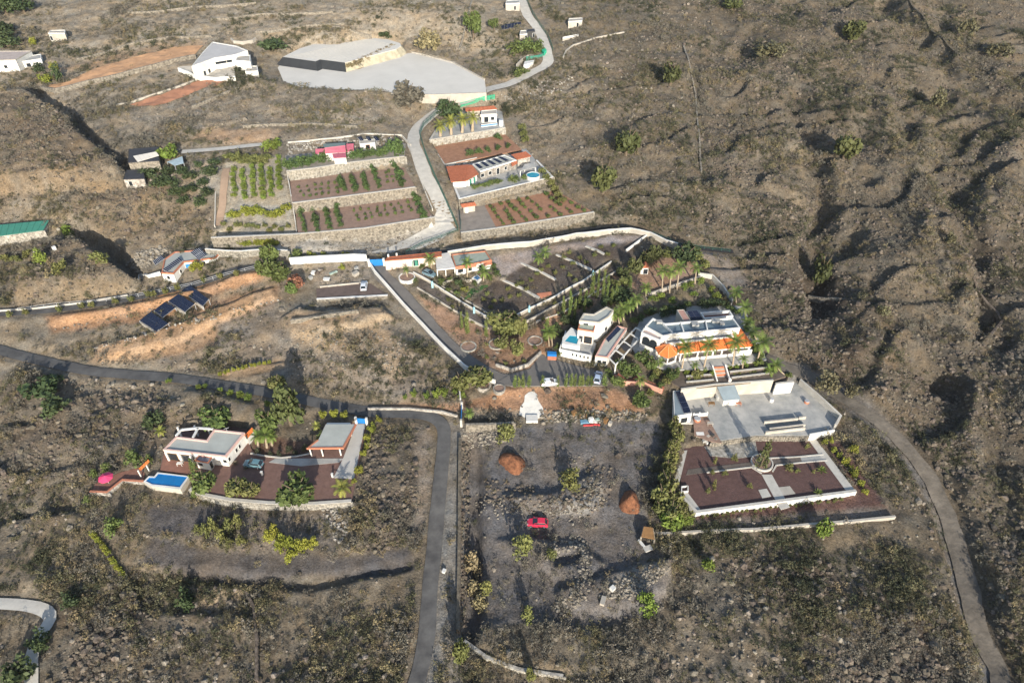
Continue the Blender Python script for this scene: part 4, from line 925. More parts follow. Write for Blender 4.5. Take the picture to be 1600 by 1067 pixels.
def gate(label, a, b, h, mt=M_BLUE, boards=8, pil=M_WHITE):
    p, q = Vector(at(*a)), Vector(at(*b)); o = empty('gate', p, label, 'gate'); L = (q - p).length; t = (q - p) / L
    for k in range(boards):
        c = p + t * (L * (k + .5) / boards); MB().box((c.x, c.y, c.z + h / 2 + .05), (L / boards * .93, .06, h), math.atan2(t.y, t.x)).build('board', mt, o)
    for z_ in (h + .05, .2): MB().beam(p + Vector((0, 0, z_)), q + Vector((0, 0, z_)), .1, .1).build('gate_rail', mt, o)
    for c in (p - t * .3, q + t * .3): MB().box((c.x, c.y, c.z + h / 2), (.5, .5, h + .7)).build('pillar', pil, o)
gate('blue sliding gate at the top of the estate drive', (579,416), (599,415), 2.0)
gate('bright blue gate at the top of the lower house driveway', (559,661), (572,662), 1.5, M_BLUE, 5)
gate('blue gate standing open at the road bend by the cinder lot', (722,640), (721,664), 1.7, M_BLUE, 4, M_CONC)
# blue water jars on white stands along the garden walls
for lab, (a, b) in (('pale blue pillar on the left garden wall, uppermost', (676,449)), ('pale blue pillar on the left garden wall near the lawn corner', (741,489)), ('pale blue pillar on the right garden wall, lowest', (827,487)), ('pale blue pillar at the bend of the right garden wall', (926,432))):
    p = at(a, b); o = empty('pillar', p, lab, 'pillar'); MB().box((p[0], p[1], p[2] + .6), (.5, .5, 1.3)).build('pedestal', M_PBLUE, o)
    m = MB()
    for k, (r0, r1) in enumerate(((.16, .26), (.26, .26), (.26, .15), (.15, .2))): m.tube((p[0], p[1], p[2] + 1.25 + .18 * k), (p[0], p[1], p[2] + 1.25 + .18 * (k + 1)), r0, r1, 10)
    m.build('jar', M_PBLUE, o)

# ------------------------------------------------------------------ buildings
V = lambda px, py, z: Vector(P(px, py, z))
def posts_at(root, pts, zt, wd=.28, mt=M_WHITE, name='column'):
    for a, b, zb in pts:
        p = P(a, b, zb); m = MB(); post(m, p[0], p[1], zb - .05, zt, wd); m.build(name, mt, root)
def beams(root, segs, z, mt=M_WHITE, wd=.25, h=.25, name='beam'):
    for a, b in segs: MB().beam(P(*a, z), P(*b, z), wd, h).build(name, mt, root)
def unit(o, name, c, d, mt, rz=0): return MB().box(c, d, rz).build(name, mt, o)

# lower left house
h1 = house('house', 'white L shaped house with grey flat roof beside the blue pool', [(254.5,702.3),(352.2,713),(382.4,675.5),(333.8,670.2),(322.7,687.2),(274.8,681.3)], 16.2, 13.0, M_WHITE, M_ROOFG, mat('pink_trim', (.62,.42,.36), .8, .08, 1), .3, .35,
  [((268,716),2.3,2.1,.1,'wood'),((291,720),2.6,2.1,.1,'wood'),((349,726),.8,.9,1.2,'n'),((362,718),.6,1.0,1.1,'n'),((373,704),.6,1.0,1.1,'n'),((378,698),.6,1.0,1.1,'n')])
beams(h1, [((275,681),(283,671.5)),((283,671.5),(309.5,668.6)),((309.5,668.6),(333,670)),((309.5,668.6),(301.5,683.6))], 16.1, M_WHITE, .45, .3)
posts_at(h1, [(284,682,13),(310,680,13),(330,681,13)], 16.0, .35)
posts_at(h1, [(265,719,13),(286,722,13),(303,725,13)], 15.6, .4)
a1 = house('porch', 'small grey roofed porch annex at the front of the white house', [(304,718.6),(310.5,711.5),(331,713.6),(325,722.6)], 15.5, 13.0, M_WHITE, mat('blue_felt', (.16,.18,.21), .8), M_TERRA, .15, .15, [((313,726),1.0,.9,1.0,'n'),((328,727),.9,2.0,.05,'door')], 'annex')
oven = empty('tiled_oven', P(390,687,13), 'small lean-to with orange tiles at the back right corner of the white house', 'lean-to')
slope_roof('tile_roof', M_ORANGE, oven, [(386,685,15.1),(397,672,15.1),(393,668.5,15.6),(382.5,680,15.6)], .15, 5)
q = [P(386,685,15.0), P(396,673,15.0), P(393,670,15.0), P(383.5,680.5,15.0)]; MB().prism([a[:2] for a in q], 12.8, 14.95).build('wall', M_WHITE, oven)
MB().tube((q[0][0], q[0][1], 15), (q[0][0], q[0][1], 15.9), .18, .15, 8).build('flue', M_DARKM, oven)
ant = empty('roof_antenna', P(356,676,15.9), 'thin white antenna on the flat roof of the white house', 'antenna'); p = P(356,676,15.9)
m = MB(); m.tube(p, (p[0], p[1], p[2] + 1.5), .05, .04, 6); m.build('mast', M_ALU, ant); m = MB(); m.tube((p[0] - .5, p[1], p[2] + 1.2), (p[0] + .5, p[1] + .2, p[2] + 1.4), .05, .05, 6); m.build('bar', M_ALU, ant)
# pool
def pool(label, outer, water, z, zb, shell, wmat, cope=M_WHITE, name='swimming_pool'):
    o = empty(name, P(*outer[0], z), label, 'pool'); q = [P(a, b, z)[:2] for a, b in outer]; wq = [P(a, b, z)[:2] for a, b in water]
    bm = bmesh.new(); fo = [bm.verts.new((*v, z)) for v in q]; fi = [bm.verts.new((*v, z)) for v in wq]; es = []
    for L in (fo, fi): es += [bm.edges.new((L[i], L[(i + 1) % len(L)])) for i in range(len(L))]
    bmesh.ops.triangle_fill(bm, use_beauty=True, edges=es); me = bpy.data.meshes.new('coping')
    for f in list(bm.faces):
        c = f.calc_center_median()
        if inpoly(np.array([c.x]), np.array([c.y]), wq)[0]: bm.faces.remove(f)
    for f in bm.faces:
        if f.normal.z < 0: f.normal_flip()
    for v in bm.verts: v.co -= o.location
    bm.to_mesh(me); bm.free(); me.materials.append(cope); putmesh('coping', me, o)
    wl = MB(); n = len(q)
    for i in range(n): j = (i + 1) % n; wl.add([(*q[i], zb), (*q[j], zb), (*q[j], z - .004), (*q[i], z - .004)], [(0, 1, 2, 3)])
    wl.build('shell', shell, o)
    iw = MB(); n = len(wq)
    for i in range(n): j = (i + 1) % n; iw.add([(*wq[i], z - 1.2), (*wq[j], z - 1.2), (*wq[j], z), (*wq[i], z)], [(3, 2, 1, 0)])
    iw.build('basin_side', wmat, o)
    MB().prism(wq, z - 1.3, z - .14).build('water', wmat, o)
pool('blue swimming pool with white edge below the white house', [(224,752.2),(232.2,743.6),(241,744),(246,737.5),(296.5,743.5),(282,764.5),(236,759)], [(227.8,751.3),(233.5,746),(242,746.4),(247.5,740),(292.5,745),(280.8,760.8),(237.5,756.2)], 13.35, 9.8, M_CREAM, M_WATER)
par = empty('parasol', P(170.5,754,12.4), 'bright pink parasol on the red paved terrace', 'parasol'); p = P(170.5,755,12.4)
MB().tube(p, (p[0], p[1], p[2] + 2.3), .05, .05, 6).build('pole', M_ALU, par)
m = MB(); n = 8; rim = [(p[0] + 1.45 * math.cos(k * 6.283 / n), p[1] + 1.45 * math.sin(k * 6.283 / n), p[2] + 1.9) for k in range(n)]; top_ = (p[0], p[1], p[2] + 2.45)
m.add(rim + [top_] + [(a, b, c - .12) for a, b, c in rim], [(k, (k + 1) % n, n) for k in range(n)] + [(n + 1 + k, n + 1 + (k + 1) % n, (k + 1) % n, k) for k in range(n)]); m.build('canopy', mat('pink_cloth', (.72,.06,.16), .8, .08), par)
st = empty('tiled_arch', P(222,740,12.4), 'orange tiled porch roof on white posts between terrace and pool', 'porch')
slope_roof('tile_roof', M_ORANGE, st, [(217.5,731.5,14.6),(231,718.5,15.0),(233,721,14.8),(220,734,14.4)], .15, 4); posts_at(st, [(221,745,12.4),(233,735,12.6)], 14.5, .2)
# carport
cpt = empty('carport', P(510,700,13), 'open carport with grey roof and orange trim beside the pale driveway', 'carport')
q = [P(a, b, 15.8)[:2] for a, b in [(481,699.5),(536,698.7),(556,662),(509,662),(497,687)]]
MB().prism(q, 15.45, 15.7).build('roof', M_ROOFG, cpt); wallmesh(MB(), [q[4], q[0], q[1], q[2]], .35, [15.4] * 4, [15.83] * 4).build('trim', M_TERRA, cpt)
posts_at(cpt, [(487,712,13),(505,712,13),(533,711,13),(549,680,13),(513,676,13),(530,676,13)], 15.5, .25)
MB().prism([P(a, b, 13.0)[:2] for a, b in [(512,676),(548,676),(550,672),(514,672)]], 12.9, 15.4).build('back_wall', M_WHITE, cpt)
for lab, (a, b) in (('white gate post in the middle of the brown yard', (410,742)), ('white gate post at the corner of the lower driveway', (520,745)), ('white pot stand by the front edge of the brown yard', (395,768))):
    p = at(a, b); o = empty('garden_post', p, lab, 'post'); unit(o, 'post', (p[0], p[1], p[2] + .5), (.35, .35, 1.0), M_WHITE); unit(o, 'cap', (p[0], p[1], p[2] + 1.05), (.45, .45, .1), M_WHITE)

# small villa inside the top estate wall
z = at(727,432)[2]; zv = z + 3.0
hv = house('house', 'small white house with grey green flat roof against the top estate wall', [(705,397),(759,391.6),(768,406),(744,411),(711.5,417)], zv, z, M_WHITE, mat('green_felt', (.30,.33,.27), .85, .1), M_TERRA, .25, .3, [((720,424),1.5,1.1,.9,'n'),((736,423),1.0,1.2,.9,'n'),((752,419),1.2,2.0,.05,'door')])
slope_roof('tile_strip', M_TERRA, hv, [(711,421,zv-.7),(744,416.5,zv-.7),(744,411.5,zv-.1),(711,416.5,zv-.1)], .12, 8)
slope_roof('tile_strip', M_TERRA, hv, [(756,415,zv-.8),(768.5,413,zv-.8),(768,406.5,zv-.3),(756,409,zv-.3)], .12, 3)
pg = empty('pergola', P(695,420,z), 'pergola roofed with white slats beside the small villa', 'pergola')
for k in range(11):
    t = (k + .5) / 11; a = V(679.7,398,zv).lerp(V(682.5,421.5,zv-.1), t); b = V(701,394.4,zv).lerp(V(711,418.5,zv-.1), t); MB().beam(a, b, .62, .1).build('slat', mat('whitewashed', (.55,.53,.49), .85, .1), pg)
beams(pg, [((680,399),(683,422)),((701,395.5),(711,419.5)),((683,422),(711,419))], zv - .2, M_WHITE)
posts_at(pg, [(684,433,z),(711,430,z),(697,431,z)], zv - .2, .25)
MB().prism([P(a, b, z)[:2] for a, b in [(690,424),(708,422),(709,419),(689,420)]], z - .3, z + 2.3).build('back_wall', M_WOOD, pg)
z = at(745,434)[2] + .12
pool('small blue pool on the lawn of the small villa', [(737,434.3),(745,428.2),(752.5,434.6),(746,440.3)], [(740,434),(746,430),(750.5,434.4),(745.8,437.6)], z + .25, z - .8, M_WHITE, M_WATER)
ga = house('gatehouse', 'long low pink building with red tiled roof beside the blue estate gate', [(601,407),(606,401.5),(690,393),(690,400)], at(640,415)[2] + 2.6, at(640,415)[2], mat('pink_render', (.62,.50,.43), .85, .08), M_TILE, M_TILE, .1, .1, [((650,412),1.4,2.0,.05,'door')], 'building')
unit(ga, 'gate_leaf', (at(649,416)[0], at(649,416)[1] - .2, at(649,416)[2] + 1), (1.5, .08, 2.0), M_GREENR, .1)
for a, b in ((607,401), (620,399)): p = P(a, b, at(640,415)[2] + 2.6); unit(ga, 'finial', (p[0], p[1], p[2] + .35), (.4, .4, .7), M_WHITE)
for lab, (a, b, c, d) in (('round white planter ring in the turning circle of the drive', (636, 435, 13, .55)), ('left round stone planter ring on the orange bank', (732, 542, 13, .25)), ('middle round stone planter ring on the orange bank', (776, 538, 13, .25)), ('right round stone planter ring on the orange bank', (836, 533, 12, .25)), ('left round planter ring under the white wall end', (756, 603, 11, .4)), ('right round planter ring at the parking corner', (780, 608, 10, .4)), ('round dark stone planter ring at the right end of the beds', (1219, 591, 11, .7)), ('round planter ring at the foot of the leftmost tall palm row', (1014, 466, 6, .4))):
    p = at(a, b); r = c * mpp(p); o = empty('planter_ring', p, lab, 'planter'); m = MB(); n = 22
    for k in range(n):
        u, v = k * 6.2832 / n, (k + 1) * 6.2832 / n; c_ = [(p[0] + rr * math.cos(w_), p[1] + rr * math.sin(w_)) for w_ in (u, v) for rr in (r, r - .3)]
        zs = [float(H(*q)) for q in c_]; zt = p[2] + d
        m.hexa([(*c_[0], p[2] - .7), (*c_[2], p[2] - .7), (*c_[3], p[2] - .7), (*c_[1], p[2] - .7)], [(*c_[0], zt), (*c_[2], zt), (*c_[3], zt), (*c_[1], zt)])
    m.build('ring', M_WHITE if '636' in str(a) else M_STONEP if a != 1219 else M_STONED, o)
    MB().prism([(p[0] + (r - .28) * math.cos(k * .393), p[1] + (r - .28) * math.sin(k * .393)) for k in range(16)], p[2] - .6, p[2] + d - .18).build('soil', M_SOILB, o)
sh = house('shrine', 'tiny white garden chapel with red gable roof by the conifers', [(1001.5,419),(1002,414),(1012.5,413),(1013.5,418.5)], at(1008,430)[2] + 2.1, at(1008,430)[2], M_WHITE, M_WHITE, M_WHITE, .05, .1, [((1009,424),1.2,1.6,.1,'door')], 'chapel')
z = at(1008,430)[2] + 2.1; a, b, c, d = V(1001,419.5,z), V(1014,419,z), V(1013,412.5,z), V(1001.5,413.5,z); rg = ((a + b) / 2 + Vector((0, 0, 1.0)), (c + d) / 2 + Vector((0, 0, 1.0)))
MB().add([a, b, c, d, rg[0], rg[1]], [(0, 4, 5, 3), (4, 1, 2, 5), (0, 1, 4), (2, 3, 5), (3, 2, 1, 0)]).build('gable_roof', M_TILE, sh)

# white villa with upper pool
G = 15.5
vt = empty('villa_terrace', P(900,560,G), 'white walled lower terrace of the villa above the parking', 'terrace')
q = [P(a, b, 17.3)[:2] for a, b in [(874.5,548),(924,558.5),(932,536),(905,518),(884,520)]]; MB().prism(q, G - 1, 17.2).build('base', M_CREAM, vt)
MB().prism(inset(q, .06), 17.19, 17.26).build('floor', M_CONCG, vt); wallmesh(MB(), [q[4], q[0], q[1]] if True else q, .25, [G - 1] * 3, [17.95] * 3).build('parapet', M_WHITE, vt)
for k in range(5):
    t = .42 + k * .12; c = Vector(q[0]).lerp(Vector(q[1]), t); n_ = (Vector(q[1]) - Vector(q[0])).normalized(); n_ = Vector((n_.y, -n_.x)) * .14; unit(vt, 'vent', (c.x + n_.x, c.y + n_.y, 17.1), (.35, .06, .7), M_GLASS, math.atan2(q[1][1] - q[0][1], q[1][0] - q[0][0]))
pool('turquoise pool on the white upper deck of the villa', [(879,527),(892.6,511.5),(909,521),(906,541.5),(878.4,537.5)], [(882.6,533),(890.4,524.4),(905,526),(901.5,537.7)], 18.7, 16.5, M_WHITE, M_WATERT)
house('villa_wing', 'top white wing of the villa with bent grey roof', [(905,500.4),(912,489),(927.5,490.3),(947.7,478.6),(959,484.6),(951,494.5),(936.5,503.7)], 22.6, 17.3, M_WHITE, M_ROOFG, M_CREAM, .25, .35, [((943,507),.9,1.2,1.2,'n'),((953,500),.9,1.2,1.2,'n'),((915,510),1.2,1.2,3.4,'n')], 'villa')
house('villa_wing', 'middle white block of the villa with small grey roof', [(902.8,513.5),(905.5,504),(931,506.5),(927.5,517.5)], 21.6, 17.3, M_WHITE, mat('green_felt', (.3,.33,.27)), M_TERRA, .2, .2, [((920,526),1.8,2.0,.3,'wood'),((909,524),.9,2.0,.3,'door')], 'villa')
vw = house('villa_wing', 'long low villa wing with solar panels and pink trim', [(930,556),(944,530),(964.6,508),(980,512.5),(949,558.3)], 18.7, G, M_WHITE, M_ROOFG, mat('salmon_trim', (.56,.33,.27), .8, .08), .2, .35, [((936,567),.9,2.0,.05,'door'),((945,568),.9,1.2,.8,'n'),((958,552),1.2,1.2,.9,'n'),((968,536),1.2,1.2,.9,'n')], 'villa')
so1 = empty('solar_array', P(957,520,18.9), 'row of solar panels on the long villa wing', 'solar panels'); array(so1, [P(950.5,535,18.75), P(970.5,514.5,18.75), P(965,509.5,19.3), P(946.5,529.5,19.3)], 7, 1)
pl = empty('pergola', P(975,550,G), 'white pergola frame along the long villa wing', 'pergola')
zp = 18.2; L0 = [(951,559),(962,547),(974,533),(985,521),(994,512)]; L1 = [(962,570),(975,556),(987,542),(998,530),(1006,520)]
beams(pl, list(zip(L0, L1)), zp, M_WHITE, .3, .25); beams(pl, list(zip(L1[:-1], L1[1:])), zp, M_WHITE, .3, .25); beams(pl, list(zip(L0[:-1], L0[1:])), zp, M_WHITE, .3, .25)
for a, b in L1: p = P(a, b, zp); m = MB(); post(m, p[0], p[1], G - .5, zp, .28); m.build('column', M_WHITE, pl)
q = [P(a, b, 18.25) for a, b in [(969,541),(978,537),(986,544),(976,549)]]; MB().prism([a[:2] for a in q], 18.3, 18.36).build('shade_panel', M_ROOFD, pl)
stp = empty('entrance_steps', P(864,556,15.5), 'red and blue entrance steps at the left end of the villa terrace', 'steps')
for k in range(5):
    a, b = P(855.5,562 - k * 1.9,15.5 + .25 * k), P(869.5,563 - k * 1.9,15.5 + .25 * k); MB().hexa([(a[0], a[1], 15.2), (b[0], b[1], 15.2), (b[0], b[1] + 1.1, 15.2), (a[0], a[1] + 1.1, 15.2)], [(a[0], a[1], a[2] + .25), (b[0], b[1], b[2] + .25), (b[0], b[1] + 1.1, b[2] + .25), (a[0], a[1] + 1.1, a[2] + .25)]).build('step', M_TERRA if k < 3 else M_BLUE, stp)

# main villa with orange roof
T = 17.6
mv = house('villa', 'large villa with blue grey roof terrace and white parapets', [(1008,509.5),(1020,496.5),(1039.5,505),(1069,502.5),(1102,500),(1145,495.5),(1157,512),(1104,517),(1051,521.5),(1036,525)], 22.9, T, M_WHITE, mat('blue_deck', (.13,.175,.20), .35, .3, .3), M_WHITE, .45, .3, [], 'villa')
for px in ([(1036,507),(1051,521)], [(1063,504),(1068,519)], [(1102,501),(1105,516)]): wallmesh(MB(), [P(*px[0],22.6)[:2], P(*px[1],22.6)[:2]], .25, [22.3] * 2, [22.95] * 2).build('roof_divider', M_WHITE, mv)
for i, (a, b, s) in enumerate([(1030,504,1.0),(1086,508,1.2),(1118,502,1.4),(1128,506,.8)]): p = P(a, b, 22.5); unit(mv, 'skylight', (p[0], p[1], 22.75), (s * 1.4, s, .5), M_CONCG)
balls = MB()
house('villa_terrace_block', 'middle step of the large villa, a grey balcony with white fascia', [(1036,524),(1051,520.5),(1104,516),(1137,513),(1147,525.5),(1056,535.5),(1041,537)], 21.5, T, M_WHITE, mat('grey_deck', (.24,.235,.235), .7, .3, .35), M_WHITE, .6, .35, [], 'villa')
for lab, (a, b) in (('white roof water drum on the villa balcony, right one', (1126,522)), ('white roof water drum on the villa balcony, left one', (1097,525)), ('white dish drum at the left end of the balcony', (1063,527))):
    p = P(a, b, 20.9); o = empty('water_drum', p, lab, 'drum'); m = MB(); m.tube(p, (p[0], p[1], p[2] + .9), .5, .5, 12); m.build('tank', M_WHITE, o); m = MB(); m.tube((p[0], p[1], p[2] + .9), (p[0], p[1], p[2] + 1.05), .3, .15, 10); m.build('lid', M_ALU, o)
ov = empty('veranda', P(1110,560,T), 'long veranda with bright orange roof on white columns', 'veranda')
ze, zr_ = 20.0, 21.2
slope_roof('tile_roof', M_ORANGE, ov, [(1062,552.5,ze),(1090,549,ze),(1090,532.5,zr_),(1057.5,536.5,zr_)], .14, 9)
slope_roof('tile_roof', M_ORANGE, ov, [(1090,549,ze),(1173,541.8,ze),(1146,526.5,zr_),(1090,532.5,zr_)], .14, 20)
slope_roof('tile_roof', M_ORANGE, ov, [(1173,541.8,ze),(1176.5,538.5,ze),(1158,513.8,zr_-.1),(1138,515.5,zr_+.1)], .14, 0)
slope_roof('tile_roof', M_ORANGE, ov, [(1146,526.5,zr_),(1173,541.8,ze+.01),(1150,524,zr_+.03),(1138,515.5,zr_+.1)], .14, 0)
beams(ov, [((1062,552.8),(1090,549.3)),((1090,549.3),(1173,542.1))], ze - .16, M_WHITE, .25, .3, 'eave_beam')
for x_ in (1064,1091,1115,1129,1147,1171): p = P(x_, 553 - (x_ - 1062) * .098, ze); m = MB(); post(m, p[0], p[1] + .15, T - .2, ze - .2, .34); m.build('column', M_WHITE, ov)
wallmesh(MB(), [P(1065,564,T)[:2], P(1145,556,T)[:2]], .2, [T - .2] * 2, [T + .75] * 2).build('balustrade', M_WHITE, ov)
wallmesh(MB(), [P(1147,556,T)[:2], P(1173,553.5,T)[:2]], .25, [T - .2] * 2, [T + 1.5] * 2).build('end_wall', M_WHITE, ov)
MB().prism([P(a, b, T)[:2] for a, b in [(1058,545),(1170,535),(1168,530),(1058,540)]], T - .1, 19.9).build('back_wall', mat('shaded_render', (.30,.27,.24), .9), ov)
gz = empty('gazebo', P(1042,556,T), 'eight sided gazebo with orange tile roof on white posts', 'gazebo')
rim = [(1024,543),(1031.5,537.5),(1043,536),(1054,539),(1060,547),(1058,554),(1044,559.5),(1029,553.5)]; rz_ = 20.0; qv = [V(a, b, rz_) for a, b in rim]; c = sum(qv, Vector()) / 8; ap = Vector((c.x, c.y, 21.7))
for k in range(8): a, b = qv[k], qv[(k + 1) % 8]; MB().add([a, b, ap, a - Vector((0, 0, .15)), b - Vector((0, 0, .15)), ap - Vector((0, 0, .15))], [(0, 1, 2), (3, 5, 4), (0, 3, 4, 1), (1, 4, 5, 2), (2, 5, 3, 0)]).build('roof_facet', M_ORANGE, gz)
hp = MB()
for k in range(8): p = c.lerp(qv[k], .92); m = MB(); post(m, p.x, p.y, T - .6, rz_ - .02, .28); m.build('post', M_WHITE, gz); hp.beam(qv[k] + Vector((0, 0, .04)), ap + Vector((0, 0, .05)), .14, .1)
hp.build('hip_tile', mat('hip_orange', (.70,.30,.13), .8), gz, 'stuff')
for k in (5, 6, 7): wallmesh(MB(), [c.lerp(qv[k], .93)[:2], c.lerp(qv[(k + 1) % 8], .93)[:2]], .18, [T - .8] * 2, [T + .55] * 2).build('low_wall', M_WHITE, gz)
ar = house('arch_block', 'white arched loggia between pergola and gazebo', [(1002,519),(1006,512),(1037,523),(1032,531.5)], 22.3, T - .6, M_WHITE, mat('pink_deck', (.42,.33,.30), .8, .15), M_WHITE, .3, .3, [], 'loggia')
q0, q1 = Vector(P(1002,519,22.3)[:2]), Vector(P(1032,531.5,22.3)[:2]); tt = (q1 - q0).normalized(); nn = Vector((tt.y, -tt.x)); nn = nn if nn.dot(-q0) > 0 else -nn
for k in range(2):
    cc = q0.lerp(q1, .3 + .38 * k) + nn * .02; pts = [(-.95, 19.0), (.95, 19.0)] + [(.95 * math.cos(a), 20.6 + .95 * math.sin(a)) for a in np.linspace(0, math.pi, 9)]
    MB().add([(cc.x + tt.x * u, cc.y + tt.y * u, v) for u, v in pts], [tuple(range(len(pts)))]).build('arch_opening', M_GLASS, ar)
bk = house('rear_block', 'rear block of the large villa with salmon roof', [(1057.5,484),(1068.5,483.3),(1079.5,500.5),(1069,503.2)], 22.4, T, M_CREAM, mat('salmon_roof', (.42,.24,.19), .85, .15), M_CREAM, .1, .2, [], 'villa')
so2 = empty('solar_array', P(1085,492,22), 'dark solar slab behind the large villa roof', 'solar panels'); array(so2, [P(1081,500.3,21.6), P(1099,499.3,21.6), P(1089,485,22.6), P(1073,486.3,22.6)], 2, 3)
MB().prism([P(a, b, 21.5)[:2] for a, b in [(1081,500),(1098,499),(1090,487),(1075,488)]], T, 21.5).build('support_block', M_CREAM, so2)
house('patio_block', 'red brown roof patio at the back of the large villa', [(1100,497.5),(1094,488),(1140,484.5),(1146,493.5)], 21.0, T, M_CREAM, mat('red_patio_tile', (.17,.075,.06), .85, .15), M_WHITE, .9, .35, [], 'villa')

# stairs, beds, court
stw = empty('garden_stairs', P(1125,590,T), 'orange garden stairs with white side walls below the veranda', 'stairs')
nst = 9; A0, A1, B0, B1 = V(1115,573.5,T+.02), V(1130.5,572.5,T+.02), V(1122,599.5,16.0), V(1137,598,16.0)
for k in range(nst):
    t0, t1 = k / nst, (k + 1) / nst; f0, f1 = A0.lerp(B0, t0), A1.lerp(B1, t0); g0, g1 = A0.lerp(B0, t1), A1.lerp(B1, t1); zt = f0.z + .10 - .02 * k
    MB().hexa([(g0.x, g0.y, 15.2), (g1.x, g1.y, 15.2), (f1.x, f1.y, 15.2), (f0.x, f0.y, 15.2)], [(g0.x, g0.y, zt), (g1.x, g1.y, zt), (f1.x, f1.y, zt), (f0.x, f0.y, zt)]).build('step', M_CREAM if k % 2 else mat('step_orange', (.58,.20,.10), .85, .1), stw)
    u = (g1 - g0).normalized()
for a, b in ((A0, B0), (A1, B1)): s = .35 if a is A1 else -.35; MB().beam((a.x + s, a.y, a.z - .1), (b.x + s, b.y, b.z + .25), .3, 1.4).build('side_wall', M_WHITE, stw)
p = V(1139.5,596,16.7); unit(stw, 'pillar', (p.x, p.y, 17.0), (.6, .6, 1.2), M_WHITE)
for lab, px, zz in (('upper planting terrace edge left of the stairs', [(1072,588),(1112,585)], 17.25), ('lower planting terrace edge left of the stairs', [(1072,597),(1115,593)], 16.95), ('upper planting terrace edge right of the stairs', [(1140,581),(1200,574)], 17.25), ('lower planting terrace edge right of the stairs', [(1143,590),(1206,582.5)], 16.95)):
    W('bed_wall', lab, px, 0, .35, M_STONE, M_CONC, True, .35, M_STONED, None, 'kerb', zz, .6, 0)
cs = empty('court_shed', P(1140,615,13), 'blue grey roofed white shed in the court under the stairs', 'shed')
rq = [V(1119.6,602,16.55), V(1147.7,600.3,16.55), V(1157,623,14.95), V(1130.5,625.5,14.95)]; MB().hexa([p - Vector((0, 0, .18)) for p in rq], rq).build('roof', M_BGREY, cs)
MB().prism([(p.x, p.y) for p in (rq[0].lerp(rq[2], .05), rq[1].lerp(rq[3], .05), rq[2].lerp(rq[0], .05), rq[3].lerp(rq[1], .05))], 12.9, [16.2, 16.2, 14.75, 14.75]).build('wall', M_WHITE, cs)
ph = house('pump_house', 'small white pump house with four solar panels on its roof', [(1051.6,610.5),(1066,609.3),(1081.5,646),(1053.7,650)], 15.7, 13.0, M_WHITE, M_BGREY, M_WHITE, .06, .15, [((1070,659),1.5,1.6,.1,'door')], 'pump house')
so3 = empty('solar_array', P(1068,628,15.8), 'four dark solar panels on the pump house roof', 'solar panels'); a, b, c, d = V(1068.5,646,15.75), V(1080.5,644.3,15.75), V(1066,611,15.85), V(1055,612,15.85); array(so3, [a, b, c, d], 1, 4, .12)
tr = empty('water_channel', P(1230,664,13), 'long white walled water channel in the court', 'channel')
for px in ([(1193,662),(1246,656.5)], [(1201,672.5),(1257,666)], [(1195,678),(1257,671)], [(1247,655),(1258,654)]): wallmesh(MB(), [P(*px[0],13)[:2], P(*px[1],13)[:2]], .35, [12.9] * 2, [13.75] * 2).build('channel_wall', M_CREAM, tr)
MB().prism([P(a, b, 13)[:2] for a, b in [(1194,663),(1252,656.5),(1258,665),(1201,672)]], 12.95, 13.012).build('channel_floor', mat('wet_floor', (.10,.13,.15), .4, .1), tr)
dv = empty('court_divider', P(1112,640,13), 'low white barrier at the edge of the sunken work yard', 'barrier')
wallmesh(MB(), [P(1083,651,13)[:2], P(1104,649,13)[:2]], .25, [12.9] * 2, [13.9] * 2).build('rail', M_WHITE, dv); posts_at(dv, [(1083,651,13),(1092,650,13),(1104,649,13)], 14.2, .3)
flat('work_yard', M_SOILB, [(1083,652),(1105,650),(1128,692),(1112,690),(1085,680)], 13.02)
def table(label, a, b, s, mt=M_WHITE, top=(1.4, .8), h=.75):
    p = at(a, b); o = empty('table', p, label, 'table'); unit(o, 'table_top', (p[0], p[1], p[2] + h), (top[0] * s, top[1] * s, .08), mt)
    for dx in (-1, 1):
        for dy in (-1, 1): unit(o, 'leg', (p[0] + dx * top[0] * s * .42, p[1] + dy * top[1] * s * .4, p[2] + h / 2), (.08, .08, h), mt)
def barrel(label, a, b, mt, r=.4, h=.9, name='barrel'):
    p = at(a, b); o = empty(name, p, label, 'barrel'); m = MB()
    for k in range(3): m.tube((p[0], p[1], p[2] + h * k / 3), (p[0], p[1], p[2] + h * (k + 1) / 3), r * (1 if k == 1 else .92 if k == 0 else 1), r * (1 if k < 2 else .9), 12)
    m.build('drum', mt, o); m = MB(); m.tube((p[0], p[1], p[2] + h), (p[0], p[1], p[2] + h + .06), r * .95, r * .9, 12); m.build('lid', M_ALU, o)
table('white table with benches in the work yard', 1093, 681, 1.2); table('wooden table left of the blue grey shed', 1111, 633, 1.0, M_WOOD); table('cream crate table beside the work yard', 1109, 664, .9, M_CREAM); table('red table in front of the blue grey shed', 1153, 633, .9, M_TERRA); table('white terrace table below the pool house veranda', 282, 727, .8)
barrel('red brown round tub in the work yard', 1089, 657, M_TERRA, .8, .7); barrel('grey tank beside the blue grey shed', 1121, 624, M_CONCG, .55, 1.1); barrel('white drum at the right side of the court', 1205, 627, M_WHITE, .5, .9); barrel('orange tub by the right court parapet', 1260, 629, M_TERRA, .6, .6); barrel('cream tank by the lit wall of the court', 1109, 618, M_CREAM, .7, 1.4)
def boxes(labels, items, name, cat, group=None):
    for lb, (a, b, d, mt) in zip(labels, items):
        p = at(a, b); o = empty(name, p, lb, cat, group, random.uniform(0, 1.5)); MB().box((0, 0, d[2] / 2), d).build('body', mt, o, org=(0, 0, 0)); MB().box((0, 0, d[2] + .03), (d[0] * 1.05, d[1] * 1.05, .06)).build('lid', mt, o, org=(0, 0, 0))
